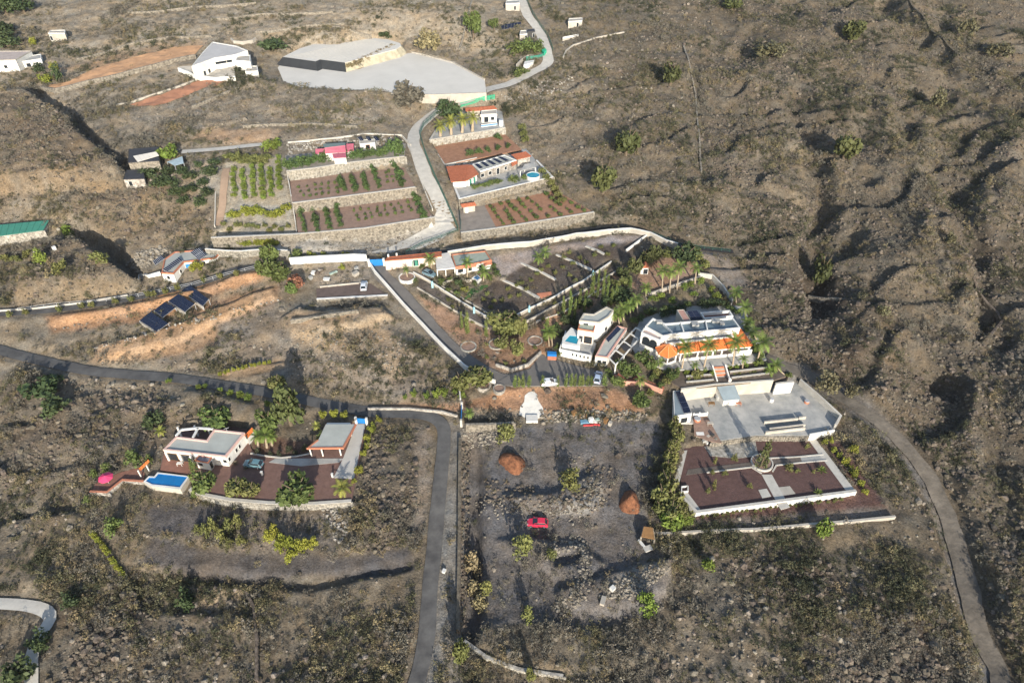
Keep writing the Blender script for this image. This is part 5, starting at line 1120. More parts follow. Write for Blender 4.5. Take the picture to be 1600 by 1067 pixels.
boxes(['grey box in the work yard nearest the white table','cream box in the middle of the work yard heap','black box at the upper end of the work yard heap','tan stone coloured box near the sloping court edge','white box at the lower end of the work yard','low cream box at the lower right tip of the work yard'], [(1100,690,(.8,.6,.5),M_CONCG),(1106,684,(.7,.6,.6),M_CREAM),(1113,681,(.6,.6,.5),M_DARKM),(1118,688,(.7,.5,.5),M_STONE),(1105,693,(.6,.5,.6),M_WHITE),(1122,694,(.6,.5,.4),M_CREAM)], 'storage_box', 'box', 'boxes stored in the work yard')
bx = empty('cold_frame', P(1055,762,11.5), 'white framed box at the left corner of the red garden', 'frame')
for px in ([(1065,760),(1075,759)], [(1065,768),(1075,767)], [(1065,760),(1065,768)], [(1075,759),(1075,767)]): wallmesh(MB(), [P(*px[0],11.9)[:2], P(*px[1],11.9)[:2]], .2, [11.3] * 2, [12.0] * 2).build('side', M_WHITE, bx)
rg_ = empty('ring_planter', P(1190,725,11.5), 'round grey planter in the middle of the red garden', 'planter'); p = P(1190,724,11.5); m = MB(); r = 2.35
for k in range(20):
    u, v = k * .31416, (k + 1) * .31416; f = lambda w_, rr: (p[0] + rr * math.cos(w_), p[1] + rr * math.sin(w_)); m.hexa([(*f(u, r), 11.3), (*f(v, r), 11.3), (*f(v, r - .3), 11.3), (*f(u, r - .3), 11.3)], [(*f(u, r), 12.0), (*f(v, r), 12.0), (*f(v, r - .3), 12.0), (*f(u, r - .3), 12.0)])
m.build('ring', M_CONC, rg_); MB().prism([(p[0] + 2.06 * math.cos(k * .4), p[1] + 2.06 * math.sin(k * .4)) for k in range(15)], 11.3, 11.85).build('soil', M_SOILB, rg_)
bw = empty('brick_walkway', P(1000,608,14), 'red brick walkway with low parapet zigzagging below the villa garden', 'walkway')
bwp = [(963,588),(975,597),(990,598),(996,592),(1012,601),(1024,606),(1036,611)]; pts = [at(*q) for q in bwp]; zz = [max(float(H(q[0], q[1])), 14.6) + .5 for q in pts]
wallmesh(MB(), pts, 1.5, [z_ - 1.6 for z_ in zz], zz).build('paving', mat('brick_red', (.42,.15,.10), .85, .12), bw); wallmesh(MB(), pts, .2, [z_ - 1 for z_ in zz], [z_ + .6 for z_ in zz], -.75).build('parapet', mat('brick_salmon', (.50,.26,.19), .85, .1), bw)

# left white house with solar roofs
z = at(272,440)[2]; zr1 = z + 3.0
lh = house('house', 'white house with red trim and stepped solar roofs above the small asphalt road', [(252,426),(270.5,427),(287,409),(336,402.5),(345,394),(325,390.6),(300,391),(272.5,393),(256,405)], zr1, z, M_WHITE, M_ROOFG, M_TERRA, .25, .35, [((264,433),.8,1.0,1.0,'n'),((294,420),1.4,1.8,.3,'blue'),((318,415),1.0,1.1,1.0,'n'),((284,424),.9,1.0,1.0,'n')])
for lab, qd, nu in (('front row of solar strips on the left white house', [(262,425,.15),(285.5,407.5,.15),(279,402,.7),(253.5,421,.7)], 10), ('rear row of solar strips behind the left white house', [(243,414.5,.2),(258,404,.2),(252,399,.8),(238.5,408,.8)], 7), ('square solar array at the back of the left white house', [(311,406.5,.3),(323,399,.3),(312,387,1.3),(296.5,394,1.3)], 6)):
    o = empty('solar_array', P(qd[0][0], qd[0][1], zr1), lab, 'solar panels'); array(o, [P(a, b, zr1 + c_) for a, b, c_ in qd], nu, 1 if nu > 6 else 2, .18)
W('curved_wall', 'curved white wall sweeping left from the white solar house', [(206,438),(220,437),(233,434),(252,430)], 1.2, .3, M_WHITE, M_WHITE)
for lab, c4 in (('lowest of the four solar arrays on the orange field', [(218,501),(245,518.5),(263,505.5),(236,487.5)]), ('second solar array from the bottom on the orange field', [(240.7,485.3),(254.5,496),(274.4,480.8),(257.5,472.4)]), ('third solar array from the bottom on the orange field', [(263,470.7),(289,487.5),(304,475),(279,459.4)]), ('top solar array on the orange field by the road', [(283,455),(317,478.5),(326,467.5),(297,446)])):
    g = [at(*q) for q in c4]; zb = sum(q[2] for q in g) / 4; zs = [zb + .7, zb + .4, zb + 1.1, zb + 1.4]; o = empty('solar_array', (g[0][0], g[0][1], zb), lab, 'solar panels'); w4 = [P(a, b, s) for (a, b), s in zip(c4, zs)]
    array(o, w4, 5, 2, .06); 
    for q in w4: m = MB(); post(m, q[0], q[1], zb - 1.5, q[2] - .05, .12); m.build('leg', M_ALU, o)
    wallmesh(MB(), [w4[0][:2], w4[1][:2]], .3, [zb - 1] * 2, [zb + .2] * 2).build('kerb', M_CREAM, o)
# green roofed shed at the left edge
z = at(40,382)[2]; gs = empty('long_shed', P(40,380,z), 'long stone shed with green sheet roof at the left edge', 'shed')
ga_, gb_, gc_, gd_ = (-70,378,z+3.2), (68,359.6,z+3.2), (77,344,z+4.0), (-70,358,z+4.0)
for k in range(14):
    t0, t1 = k / 14, (k + .96) / 14; A = [V(*ga_).lerp(V(*gb_), t) for t in (t0, t1)]; B = [V(*gd_).lerp(V(*gc_), t) for t in (t1, t0)]; q = A + B; MB().hexa([p - Vector((0, 0, .1)) for p in q], q).build('roof_sheet', M_GREENR, gs)
q = [V(*ga_), V(*gb_), V(*gc_), V(*gd_)]; MB().prism([(p.x, p.y) for p in (q[0], q[1].lerp(q[0], .01), q[2].lerp(q[3], .01), q[3])], z - 1.5, [z + 3.05, z + 3.05, z + 3.85, z + 3.85]).build('wall', M_STONEP, gs)
stones([(p.x, p.y) for p in (q[0], q[1].lerp(q[0], .01))], .05, [z - .5] * 2, [z + 3.0] * 2, .55, .06).build('stone_facing', M_STONEP, gs, 'stuff')
# dark sheds by the orchard
z = at(225,262)[2]; house('shed', 'black roofed shed with a pale sheet on top, by the ravine', [(201,233),(247.5,229.5),(248,251),(200,254)], z + 3.0, z - .3, M_STONE, M_ROOFD, M_ROOFD, .05, .1, [], 'shed')
sp2 = empty('roof_sheet', P(230,245,z+3.2), 'long pale corrugated sheet lying on the black shed roof', 'roof sheet')
for k in range(5):
    A = [V(215,253,z+3.1).lerp(V(248.6,243,z+3.1), t) for t in (k / 5, (k + .97) / 5)]; B = [V(208,244,z+3.6).lerp(V(244,237,z+3.6), t) for t in ((k + .97) / 5, k / 5)]; q = A + B; MB().hexa([p - Vector((0, 0, .1)) for p in q], q).build('sheet', M_SHEET, sp2)
z = at(210,281)[2]; house('shed', 'lower black roofed shed at the ravine edge', [(192.5,280),(197,266),(224,265),(225,279)], z + 2.4, z, M_STONEP, M_ROOFD, M_ROOFD, .05, .1, [((205,286),1.0,1.4,.2,'door')], 'shed')
z = at(273,260)[2]; bt = empty('tarp_shelter', P(272,258,z), 'pale blue tarpaulin shelter beside the black sheds', 'shelter'); q = [V(261,253,z+2), V(273,259,z+1.8), V(287,255,z+2), V(284.6,244.5,z+2.4)]; MB().hexa([p - Vector((0, 0, .08)) for p in q], q).build('tarp', mat('blue_tarp', (.30,.38,.42), .7, .2, .9), bt)
for p in q: m = MB(); post(m, p.x, p.y, z - .5, p.z - .05, .12); m.build('pole', M_ALU, bt)
# pink roofed house
L = 31.1; pk = empty('house', P(525,245,L), 'long low house with pink roof and grey green ridge', 'house')
def pslab(px, mt, name): q = [V(*t) for t in px]; MB().hexa([p - Vector((0, 0, .15)) for p in q], q).build(name, mt, pk)
pslab([(508,239.6,L+2.7),(540.5,237.8,L+2.7),(539.5,227.2,L+4.0),(507,231.2,L+4.0)], M_PINK, 'front_roof'); pslab([(507,231.1,L+4.01),(539.5,227.1,L+4.01),(539.8,222.9,L+3.6),(504.5,225.2,L+3.6)], mat('sage_sheet', (.21,.26,.23), .7, .1, .6), 'back_roof')
pslab([(492.5,240.5,L+2.3),(507.4,239.6,L+2.3),(507,232.2,L+3.2),(493,233,L+3.2)], M_PINK, 'side_roof'); pslab([(541.5,237.4,L+2.4),(552.5,235.6,L+2.4),(552.5,224.4,L+3.6),(541,225.2,L+3.6)], M_PINK, 'side_roof')
pslab([(521,247.2,L+2.3),(541,246,L+2.3),(540,239,L+2.65),(519,240.6,L+2.65)], M_PINK, 'porch_roof')
for px, zt in (([(508.5,239.8),(540,238.2),(539.3,230),(508,233)], L + 2.5), ([(493.2,240.6),(507,239.9),(507,234),(494,235)], L + 2.1), ([(542,237.8),(552,235.8),(552,228),(541.6,229)], L + 2.2), ([(521.8,247.2),(540.5,246.2),(540,241),(521,242)], L + 2.1)): MB().prism([P(a, b, zt)[:2] for a, b in px], L - .1, zt).build('wall', M_WHITE, pk)
cb = house('cabin', 'small white cabin with three tilted panels right of the pink roofed house', [(562,225),(586,223),(586,217),(562,219)], L + 2.4, L, M_WHITE, M_CREAM, M_WHITE, .1, .15, [((575,232),1.2,1.2,.6,'terra')], 'cabin')
for lab, x_ in (('left tilted panel on the small white cabin', 563.5), ('middle tilted panel on the small white cabin', 576), ('right tilted panel on the small white cabin', 588)):
    o = empty('solar_array', P(x_, 219, L + 2.6), lab, 'solar panels'); array(o, [P(x_, 220.5, L + 2.5), P(x_ + 5, 220, L + 2.5), P(x_ + .5, 214, L + 3.2), P(x_ - 5, 214.5, L + 3.2)], 2, 1)
    for a, b, c_ in ((x_, 220, L + 2.5), (x_ - 3, 215, L + 3.1)): p = P(a, b, c_); m = MB(); post(m, p[0], p[1], L, c_ - .1, .1); m.build('leg', M_ALU, o)
# stone house with solar roof and round pool
L = 26.0; shm = house('house', 'grey stone house with solar panels on its flat white roof', [(738,256.5),(788,241.8),(807,250),(750.5,267.5)], L + 3.0, L, M_STONEP, M_ROOFG, M_WHITE, .2, .35, [((757,277),1.2,1.1,.8,'n'),((771,274),1.2,1.1,.8,'n'),((783,271),1.0,2.0,.1,'door'),((795,266),.9,1.1,.8,'n')])
so4 = empty('solar_array', P(770,254,L+3), 'five solar strips on the grey stone house roof', 'solar panels')
for k in range(5):
    t = k / 5; a = V(749,264,L+3).lerp(V(800,250,L+3), t + .01); b = V(749,264,L+3).lerp(V(800,250,L+3), t + .12); c_ = V(741,257.5,L+3.5).lerp(V(787,244,L+3.5), t + .12); d = V(741,257.5,L+3.5).lerp(V(787,244,L+3.5), t + .01); array(so4, [a, b, c_, d], 1, 3, .05)
for lab, qd, foot in (('garage with red tile roof left of the grey stone house', [(705,284.5,L+2.4),(727.5,283,L+2.4),(730,257.5,L+3.4),(697.5,260.3,L+3.4)], None), ):
    g = empty('garage', P(715,280,L), lab, 'garage'); slope_roof('tile_roof', M_TILE, g, qd, .16, 10); slope_roof('tile_roof', M_TILE, g, [(727.5,283,L+2.4),(748,271.5,L+2.6),(738,258,L+3.3),(730,257.5,L+3.4)], .16, 0)
    MB().prism([P(a, b, L+2.4)[:2] for a, b in [(708,282),(727,281),(745,271.5),(736,259),(700,262)]], L - .1, L + 2.25).build('wall', M_WHITE, g)
    for k in range(4): t = .1 + .2 * k; p = V(729,282,L+2.4).lerp(V(744,273.5,L+2.4), t + .1); unit(g, 'shutter', (p.x, p.y - .12, L + 1.1), (.6, .1, 1.9), M_GREENR if k % 2 else M_WHITE, .5)
g = empty('annex', P(815,250,L), 'right annex with red tile roof beside the grey stone house', 'annex'); slope_roof('tile_roof', M_TILE, g, [(808,249.3,L+2.7),(830,244.3,L+2.7),(821,237,L+3.3),(799,241.8,L+3.3)], .16, 8); MB().prism([P(a, b, L+2.7)[:2] for a, b in [(809,249),(828,244.8),(821,239),(803,243)]], L - .1, L + 2.55).build('wall', M_STONEP, g); slope_roof('porch_tile', M_TILE, g, [(800,260,L+2.2),(808.5,255.5,L+2.2),(807,251,L+2.7),(799,254,L+2.7)], .12, 3)
g = empty('canopy', P(825,262,L), 'grey canopy on white posts beside the round pool', 'canopy'); q = [V(813,267,L+2.3), V(837,261.5,L+2.3), V(834.6,254.5,L+2.6), V(820,256.5,L+2.6)]; MB().hexa([p - Vector((0, 0, .12)) for p in q], q).build('roof', M_CONCG, g)
for p in q: m = MB(); post(m, p.x, p.y, L - .05, p.z - .1, .2); m.build('post', M_WHITE, g)
p = P(832.8,279,L); o = empty('round_pool', p, 'round above ground pool with white sides and turquoise water', 'pool'); m = MB(); n = 28; r = 2.15
for k in range(n):
    u, v = k * 6.2832 / n, (k + 1) * 6.2832 / n; f = lambda w_, rr: (p[0] + rr * math.cos(w_), p[1] + rr * math.sin(w_)); m.hexa([(*f(u, r), L), (*f(v, r), L), (*f(v, r - .15), L), (*f(u, r - .15), L)], [(*f(u, r), L + 1.25), (*f(v, r), L + 1.25), (*f(v, r - .15), L + 1.25), (*f(u, r - .15), L + 1.25)])
m.build('wall', M_WHITE, o); MB().prism([(p[0] + 2.0 * math.cos(k * 6.2832 / n), p[1] + 2.0 * math.sin(k * 6.2832 / n)) for k in range(n)], L + .1, L + 1.12).build('water', M_WATERT, o)
g = empty('tool_shed', P(732,330,23), 'small hut with red tile roof at the corner of the red orchard', 'hut'); slope_roof('tile_roof', M_TILE, g, [(722,324,25.0),(744,321,25.0),(741,316,25.6),(720,319,25.6)], .14, 6); MB().prism([P(a, b, 25)[:2] for a, b in [(724,323.5),(742,321),(740,317.5),(722,320)]], 22.9, 24.85).build('wall', M_CREAM, g); unit(g, 'door', (P(729,323.8,24.9)[0], P(729,323.8,24.9)[1] - .05, 23.9), (.9, .1, 1.8), M_WHITE, .1)
# top house with palms
L = 29.3; g = house('house', 'pale house with red tile strip and blue railing above the garden palms', [(752,179),(776,178),(776,171),(752,173)], L + 3.0, L, M_WHITE, M_CREAM, M_WHITE, .15, .2, [((760,188),1.5,1.9,.1,'door'),((770,187),1.2,1.1,.8,'n')])
slope_roof('tile_roof', M_TILE, g, [(728,174.5,L+2.6),(776.5,170.5,L+3.1),(771,165.5,L+3.7),(727,169,L+3.2)], .15, 12); slope_roof('porch_roof', mat('pink_render', (.62,.5,.43)), g, [(750,183,L+2.3),(777,181,L+2.3),(776,177.5,L+2.8),(750,179,L+2.8)], .12, 0); MB().prism([P(a, b, L+2.6)[:2] for a, b in [(730,174),(750,172.5),(750,168.5),(730,170)]], L - .1, L + 2.5).build('wall', M_CREAM, g)
fr = MB(); a, b = P(752,199,L), P(777,196,L); wallmesh(fr, [a[:2], b[:2]], .12, [L] * 2, [L + .9] * 2); fr.build('railing', M_WHITE, g); wallmesh(MB(), [(a[0], a[1] - .08), (b[0], b[1] - .08)], .05, [L + .2] * 2, [L + .75] * 2).build('rail_panel', mat('rail_blue', (.10,.22,.42), .5), g)
barrel('tall white water tank at the right end of the palm house', 783, 197, M_WHITE, .8, 2.2, 'water_tank')
# covered basin
L = 35.0; o = empty('covered_basin', P(530,85,37.8), 'raised pale covered water basin with black liner edge', 'basin')
q = [P(a, b, 37.8)[:2] for a, b in [(442,89),(468,76),(495,67.5),(534,62),(574,59),(604,61.5),(625,67.5),(627,72),(619,77),(539,98),(500,93),(493,96)]]; bq = inset(q, -2.6); bm = MB(); n = len(q); A = sum(q[i][0] * q[(i + 1) % n][1] - q[(i + 1) % n][0] * q[i][1] for i in range(n))
for i in range(n):
    j = (i + 1) % n; f = [(*bq[i], 34.4), (*bq[j], 34.4), (*q[j], 37.6), (*q[i], 37.6)]; bm.add(f if A > 0 else f[::-1], [(0, 1, 2, 3)])
bm.build('bank', mat('pale_bank', (.40,.36,.26), .95, .25, .5, .15), o); MB().prism(q, 37.5, 37.75).build('cover', M_SHEET, o)
sm = MB()
for k in range(1, 15):
    t = k / 15; a, b = V(442, 89, 37.77).lerp(V(539, 98, 37.77), t), V(574, 59.5, 37.77).lerp(V(621, 69, 37.77), t); sm.beam(a.lerp(b, .03), b.lerp(a, .04), .16, .07)
sm.build('cover_seam', mat('seam', (.46,.43,.37), .9), o, 'stuff')
lq = {9: 1, 10: 1, 11: 1}
for i in lq:
    j = (i + 1) % n; f = [Vector((*bq[i], 34.5)), Vector((*bq[j], 34.5)), Vector((*q[j], 37.7)), Vector((*q[i], 37.7))]; e = (f[1] - f[0]).cross(f[3] - f[0]).normalized() * .1; e = e if e.z > 0 else -e
    MB().hexa([p - e for p in f], [p + e for p in f]).build('liner_wall', M_SHEETD, o)
W('basin_rim', 'cream rim along the front of the flat covered basin', [(443,128),(467,139),(570,145),(675,149),(760,146)], 0, .5, M_CREAM, None, None, .5, None, None, 'wall', 35.0, 2.5, .3)
W('basin_rim', 'thin pale rim along the back right of the covered basin', [(625,79),(660,86),(709,99),(757,125)], 0, .4, M_CREAM, None, None, .5, None, None, 'wall', 35.0, .6, .4)
# upper left houses
z = at(330,118)[2]; house('farmhouse', 'large white farmhouse with pale bent roofs on the upper slope', [(299,104),(316,82.6),(332,65.5),(370,72),(387,79),(366,86),(334,91)], z + 5.0, z, M_WHITE, mat('pale_felt', (.46,.44,.42), .9, .08, .3), M_WHITE, .2, .4, [((345,103),4.0,.9,2.6,'n'),((322,110),1.0,1.4,.6,'n'),((312,113),1.0,1.6,.3,'n'),((360,98),2.0,.9,2.6,'n')])
house('farm_block', 'white cube at the right end of the large farmhouse', [(368,94.5),(371,87),(391,86),(391,96)], z + 4.0, z - 1, M_WHITE, M_CREAM, M_WHITE, .2, .3, [((380,103),.9,.9,1.8,'n')], 'house'); house('farm_block', 'low white lean-to at the far right of the farmhouse', [(383,112),(386,103),(402,103),(403,111)], z + 1.6, z - 2, M_WHITE, M_CREAM, M_WHITE, .2, .3, [], 'house')
drape('white_yard', M_CREAM, [(279,106),(300,104),(334,96),(366,95),(368,122),(312,124),(308,116),(290,113)], 2, .3)
W('farm_wall', 'white wall under the farmhouse yard', [(280,112),(297,119),(312,127),(340,128),(369,126)], 1.6, .5, M_WHITE)
W('farm_wall', 'curved white wall around a yellow bed behind the farmhouse', [(361,62),(366,68),(380,70),(395,68),(400,62)], 1.0, .5, M_CREAM)
z = at(20,112)[2]; house('house', 'white house with pale tiled roof at the top left edge', [(-30,95),(-12,80),(49,79.5),(24,93.5)], z + 4.2, z, M_WHITE, mat('pale_tile', (.42,.35,.31), .9, .12, .6, .05), M_CREAM, .15, .3, [((10,104),1.2,1.1,1.2,'n')]); house('house_annex', 'lower grey roofed annex of the top left house', [(28,97),(42,88),(64,84.5),(64,92)], z + 2.6, z - .5, M_WHITE, M_CONCG, M_WHITE, .15, .25, [((45,104),1.4,1.3,.8,'n'),((58,97),.9,1.3,.7,'n')])
for nm, lb, px, hh in (('cottage', 'small white cottage near the top left corner', [(75,52),(79,47.5),(102,47),(101,52)], 2.6), ('stone_hut', 'white ruin by the top right of the concrete road', [(888,34),(889,29),(910,28),(910,32.5)], 2.2), ('long_hut', 'low white wall of a roofless hut right of the road bend', [(879,59.5),(879.5,58),(904,53.5),(904,55.5)], 1.2), ('cottage', 'grey roofed cottage left of the top of the concrete road', [(790,6),(791,1),(812,0),(812,5)], 2.6), ('container', 'dark container beside the concrete road', [(824,50),(824,46),(835,45),(836,49)], 2.2), ('cottage', 'cream cottage below the panels at the top', [(812,54),(813,48),(823,47.5),(824,53)], 2.0)):
    z = at(px[0][0] + 6, px[0][1] + 4)[2]; house(nm, lb, px, z + hh, z - .3, M_DARKM if nm == 'container' else M_CREAM, M_CONCG if 'grey' in lb else M_ROOFD if nm == 'container' else M_CREAM, M_WHITE if nm != 'container' else M_DARKM, .15, .25, [((px[0][0] + 12, px[0][1] + 3), .9, min(1.6, hh - .5), .1, 'door')] if hh > 1.5 else [], 'hut')
so5 = empty('solar_array', at(797,47), 'line of ground solar panels near the top of the road', 'solar panels'); g0, g1 = at(783,49), at(814,44); zb = max(g0[2], g1[2]); array(so5, [(g0[0], g0[1], g0[2] + .5), (g1[0], g1[1], g1[2] + .5), (g1[0], g1[1] + 2.2, g1[2] + 1.8), (g0[0], g0[1] + 2.2, g0[2] + 1.8)], 6, 1)
o = empty('green_roofed_patio', at(824,92), 'white terrace with green edging beside the concrete road bend', 'terrace'); z = at(826,97)[2]; MB().prism([P(a, b, z + .8)[:2] for a, b in [(818,102),(820,96),(835,94),(832,98)]], z - 1, z + .8).build('slab', M_WHITE, o); wallmesh(MB(), [P(a, b, z + .8)[:2] for a, b in [(822,92),(840,90),(852,86)]], .3, [z - 1] * 3, [z + 1.6] * 3).build('green_edge', M_GREENR, o); wallmesh(MB(), [P(a, b, z + .8)[:2] for a, b in [(807,102),(815,94),(824,88),(834,87)]], .3, [z - 1] * 4, [z + 1.2] * 4).build('side_wall', M_CREAM, o); MB().prism([P(a, b, z + .8)[:2] for a, b in [(846,84),(851,80),(854,84),(850,88)]], z - 1, z + 2.2).build('green_panel', M_NET, o)
# cinder lot things
for lab, (a, b, rx, hh, sd) in (('round heap of orange cinder near the lot entrance', (801, 723, 21, 2.3, 3)), ('heap of orange cinder half in shade of the hedge', (984, 785, 19, 2.6, 5))):
    p = at(a, b); r = rx * mpp(p); m = MB(); n = 22; rr = random.Random(sd); vs = [(p[0], p[1], p[2] + hh)]; rings = 6
    for k in range(1, rings + 1):
        for j in range(n): w_ = j * 6.2832 / n; q = r * k / rings * (1 + .16 * math.sin(2 * w_ + sd) + .10 * math.sin(3 * w_ + 2 * sd) + rr.uniform(-.06, .06)); hz = hh * (1 - (k / rings) ** 1.5) * (1 + .22 * math.sin(w_ * 2 + sd) * k / rings) + rr.uniform(-.13, .13) - (.25 if k == rings else 0); vs.append((p[0] + q * math.cos(w_), p[1] + q * math.sin(w_), p[2] + hz))
    fs = [(0, 1 + j, 1 + (j + 1) % n) for j in range(n)] + [(1 + (k - 1) * n + j, 1 + k * n + j, 1 + k * n + (j + 1) % n, 1 + (k - 1) * n + (j + 1) % n) for k in range(1, rings) for j in range(n)]
    m.add(vs, fs); tag(m.build('cinder_heap', M_CINDER, org=p, smooth=True), lab, 'heap')
p = at(831,656); o = empty('white_tank', p, 'square white tank at the foot of the white spill', 'tank'); unit(o, 'body', (p[0], p[1], p[2] + .3), (2.6, 1.9, .6), M_LIME); unit(o, 'rim', (p[0], p[1], p[2] + .64), (2.6, 2.0, .12), M_LIME)
sp3 = empty('scrap_pile', at(922,660), 'pile of blue white and red sheets at the back of the lot', 'scrap pile'); p = at(922,661)
for dx, dy, zz_, sx, sy, mt, rz in ((-1.2,.1,.35,2.0,1.0,mat('tarp_blue', (.16,.30,.40), .6),.1),(.6,.2,.45,2.0,.9,M_WHITE,-.12),(-.5,-.8,.2,2.2,.3,mat('red_sheet', (.42,.05,.05), .7),.05),(1.4,-.7,.25,1.4,.3,mat('red_sheet', (.42,.05,.05)),-.1),(0.2,.5,.9,1.0,.8,M_WHITE,.5),(1.6,.5,.7,.9,.7,mat('tarp_green', (.30,.38,.33), .7),.2)): unit(sp3, 'sheet', (p[0] + dx, p[1] + dy, p[2] + zz_), (sx, sy, .35 if zz_ < .8 else .5), mt, rz)
for k, (dx, dy) in enumerate(((-2.2, 1.0), (-.8, 1.3), (.7, 1.4))): unit(sp3, 'upright', (p[0] + dx, p[1] + dy, p[2] + .9), (.12, .12, 1.8), M_WOOD)
boxes(['tall wooden crate on the bank left of the scrap pile','brown wooden crate right of the scrap pile','cream crate right of the scrap pile'], [(897,648,(1,.8,1.1),M_WOOD),(946,660,(.9,.8,1.2),M_WOOD),(953,664,(.8,.7,.9),M_CREAM)], 'crate', 'crate', 'crates at the back of the lot')
rh = empty('ruined_hut', at(1012,838), 'ruined hut with rusty roof at the end of the cream wall', 'hut'); p = at(1012,842); z = p[2]
q = [V(1002,838,z+1.9), V(1023,842,z+1.6), V(1020,824,z+2.1), V(1006,822,z+2.3)]; MB().hexa([a - Vector((0, 0, .14)) for a in q], q).build('roof', M_WOOD, rh); 
for a, b in ((q[0], q[3]), (q[3], q[2]), (q[2], q[1])): wallmesh(MB(), [a[:2], b[:2]], .3, [z - .5] * 2, [a.z - .2, b.z - .2]).build('wall', M_STONE, rh)
unit(rh, 'fallen_slab', (V(1012,858,z).x, V(1012,858,z).y, z + .3), (1.6, 1.1, .3), M_CONC, .4); unit(rh, 'white_pipe', (V(1002,850,z).x, V(1002,850,z).y, z + .3), (.45, 1.8, .4), M_WHITE, .5)
# vehicles
def loft(m, st, close=True):
    """stations (x, half width, z bottom, z top, tuck)"""
    vs = []
    for x_, hw, zb, zt, tk in st: vs += [(x_, -hw, zb), (x_, -hw, zb + (zt - zb) * .55), (x_, -hw * tk, zt), (x_, hw * tk, zt), (x_, hw, zb + (zt - zb) * .55), (x_, hw, zb)]
    n = len(st); fs = []
    for k in range(n - 1):
        for j in range(6): fs.append((6 * k + j, 6 * k + (j + 1) % 6, 6 * (k + 1) + (j + 1) % 6, 6 * (k + 1) + j))
    fs += [(5, 4, 3, 2, 1, 0), tuple(6 * (n - 1) + j for j in range(6))]; m.add(vs, [f[::-1] for f in fs]); return m
def car(label, px, py, ang, color, name='parked_car', hatch=True):
    p = at(px, py); o = empty(name, (p[0], p[1], p[2]), label, 'car', None, ang); bm_ = mat('car_' + '%02x' % (hash(color) & 255), color, .28, .03, 1, spec=.6)
    org = (0, 0, 0)
    loft(MB(), [(-2.08,.66,.42,.72,.9),(-1.95,.80,.30,.88,.9),(-1.2,.86,.26,.96,.88),(.75,.86,.26,.95,.88),(1.7,.82,.28,.80,.86),(2.05,.66,.36,.62,.85)]).build('body', bm_, o, org=org)
    loft(MB(), [(-1.95 if hatch else -1.5,.70,.86,.90,.9),(-1.45 if hatch else -1.0,.74,.88,1.38,.80),(.05,.74,.9,1.42,.80),(.98,.72,.90,.96,.9)]).build('window_band', M_GLASS, o, org=org)
    loft(MB(), [(-1.42 if hatch else -.95,.62,1.37,1.43,.92),(-.6,.64,1.40,1.49,.92),(.02,.61,1.38,1.45,.92)]).build('roof', bm_, o, org=org)
    for s in (-1, 1):
        m = MB()
        for x0, x1, z0_, z1_ in ((.96,.06,.94,1.41),(-.45,-.45,.94,1.42),(-1.9 if hatch else -1.45,-1.42 if hatch else -.97,.92,1.38)): MB().beam((x0, s * .72, z0_), (x1, s * .615, z1_), .09, .07).build('window_pillar', bm_, o, org=org)
        MB().box((.75, s * .95, 1.0), (.2, .16, .14)).build('mirror', bm_, o, org=org)
        MB().box((1.93, s * .55, .64), (.22, .26, .12)).build('headlight', M_ALU, o, org=org); MB().box((-2.02, s * .60, .74), (.12, .22, .16)).build('tail_light', mat('tail_red', (.35,.02,.02), .4), o, org=org)
        for x_ in (-1.28, 1.3):
            wq = MB().tube((x_, s * .68, .31), (x_, s * .89, .31), .32, .32, 14).build('wheel', M_DARKM, o, org=org); MB().tube((x_, s * .87, .31), (x_, s * .90, .31), .2, .2, 10).build('rim', M_ALU, wq, org=org)
car('red car parked alone on the cinder lot', 840, 819, R(176), (.62, .03, .07)); car('teal blue hatchback parked in front of the lower white house', 397, 727, R(172), (.12, .22, .25)); car('grey blue car parked beside the pergola on the estate drive', 671, 430, R(-32), (.14, .22, .26)); car('white car parked on the brown car terrace', 569, 449, R(95), (.62, .66, .70)); car('white car parked behind the hedge, left one', 859, 600, R(8), (.70, .71, .72)); car('silver blue car parked behind the hedge, right one', 934, 592, R(75), (.38, .46, .58))
wreck = at(511,439); o = empty('wheelbarrow', wreck, 'overturned white wheelbarrow on the rough ground by the car terrace', 'wheelbarrow'); MB().hexa([(wreck[0] - .6, wreck[1] - .4, wreck[2] + .3), (wreck[0] + .6, wreck[1] - .4, wreck[2] + .3), (wreck[0] + .6, wreck[1] + .4, wreck[2] + .3), (wreck[0] - .6, wreck[1] + .4, wreck[2] + .3)], [(wreck[0] - .9, wreck[1] - .6, wreck[2] + .8), (wreck[0] + .9, wreck[1] - .6, wreck[2] + .8), (wreck[0] + .9, wreck[1] + .6, wreck[2] + .8), (wreck[0] - .9, wreck[1] + .6, wreck[2] + .8)]).build('tray', M_WHITE, o); MB().tube((wreck[0] + .9, wreck[1] - .06, wreck[2] + .2), (wreck[0] + .9, wreck[1] + .06, wreck[2] + .2), .22, .22, 10).build('wheel', M_DARKM, o)
for s in (-.4, .4): MB().tube((wreck[0] - .3, wreck[1] + s, wreck[2] + .5), (wreck[0] - 1.5, wreck[1] + s, wreck[2] + .6), .04, .04, 6).build('handle', M_WOOD, o)
boxes(['white block at the left of the plot above the car terrace','grey block below the white one at the left of the plot','flat pale green sheet stack in the middle of the plot','large cream block beside the drive wall on the plot','small grey block under the large cream block','flat cream block near the left end of the plot'], [(490,428,(1.2,.9,.7),M_WHITE),(486,436,(.9,.8,.8),M_CONCG),(521,427,(2.2,.6,.3),mat('tarp_green', (.3,.38,.33))),(556,430,(1.6,1.2,.9),M_CREAM),(557,421,(1.0,.7,.7),M_CONCG),(500,424,(1,.7,.5),M_CREAM)], 'building_block', 'block', 'building material by the car terrace')
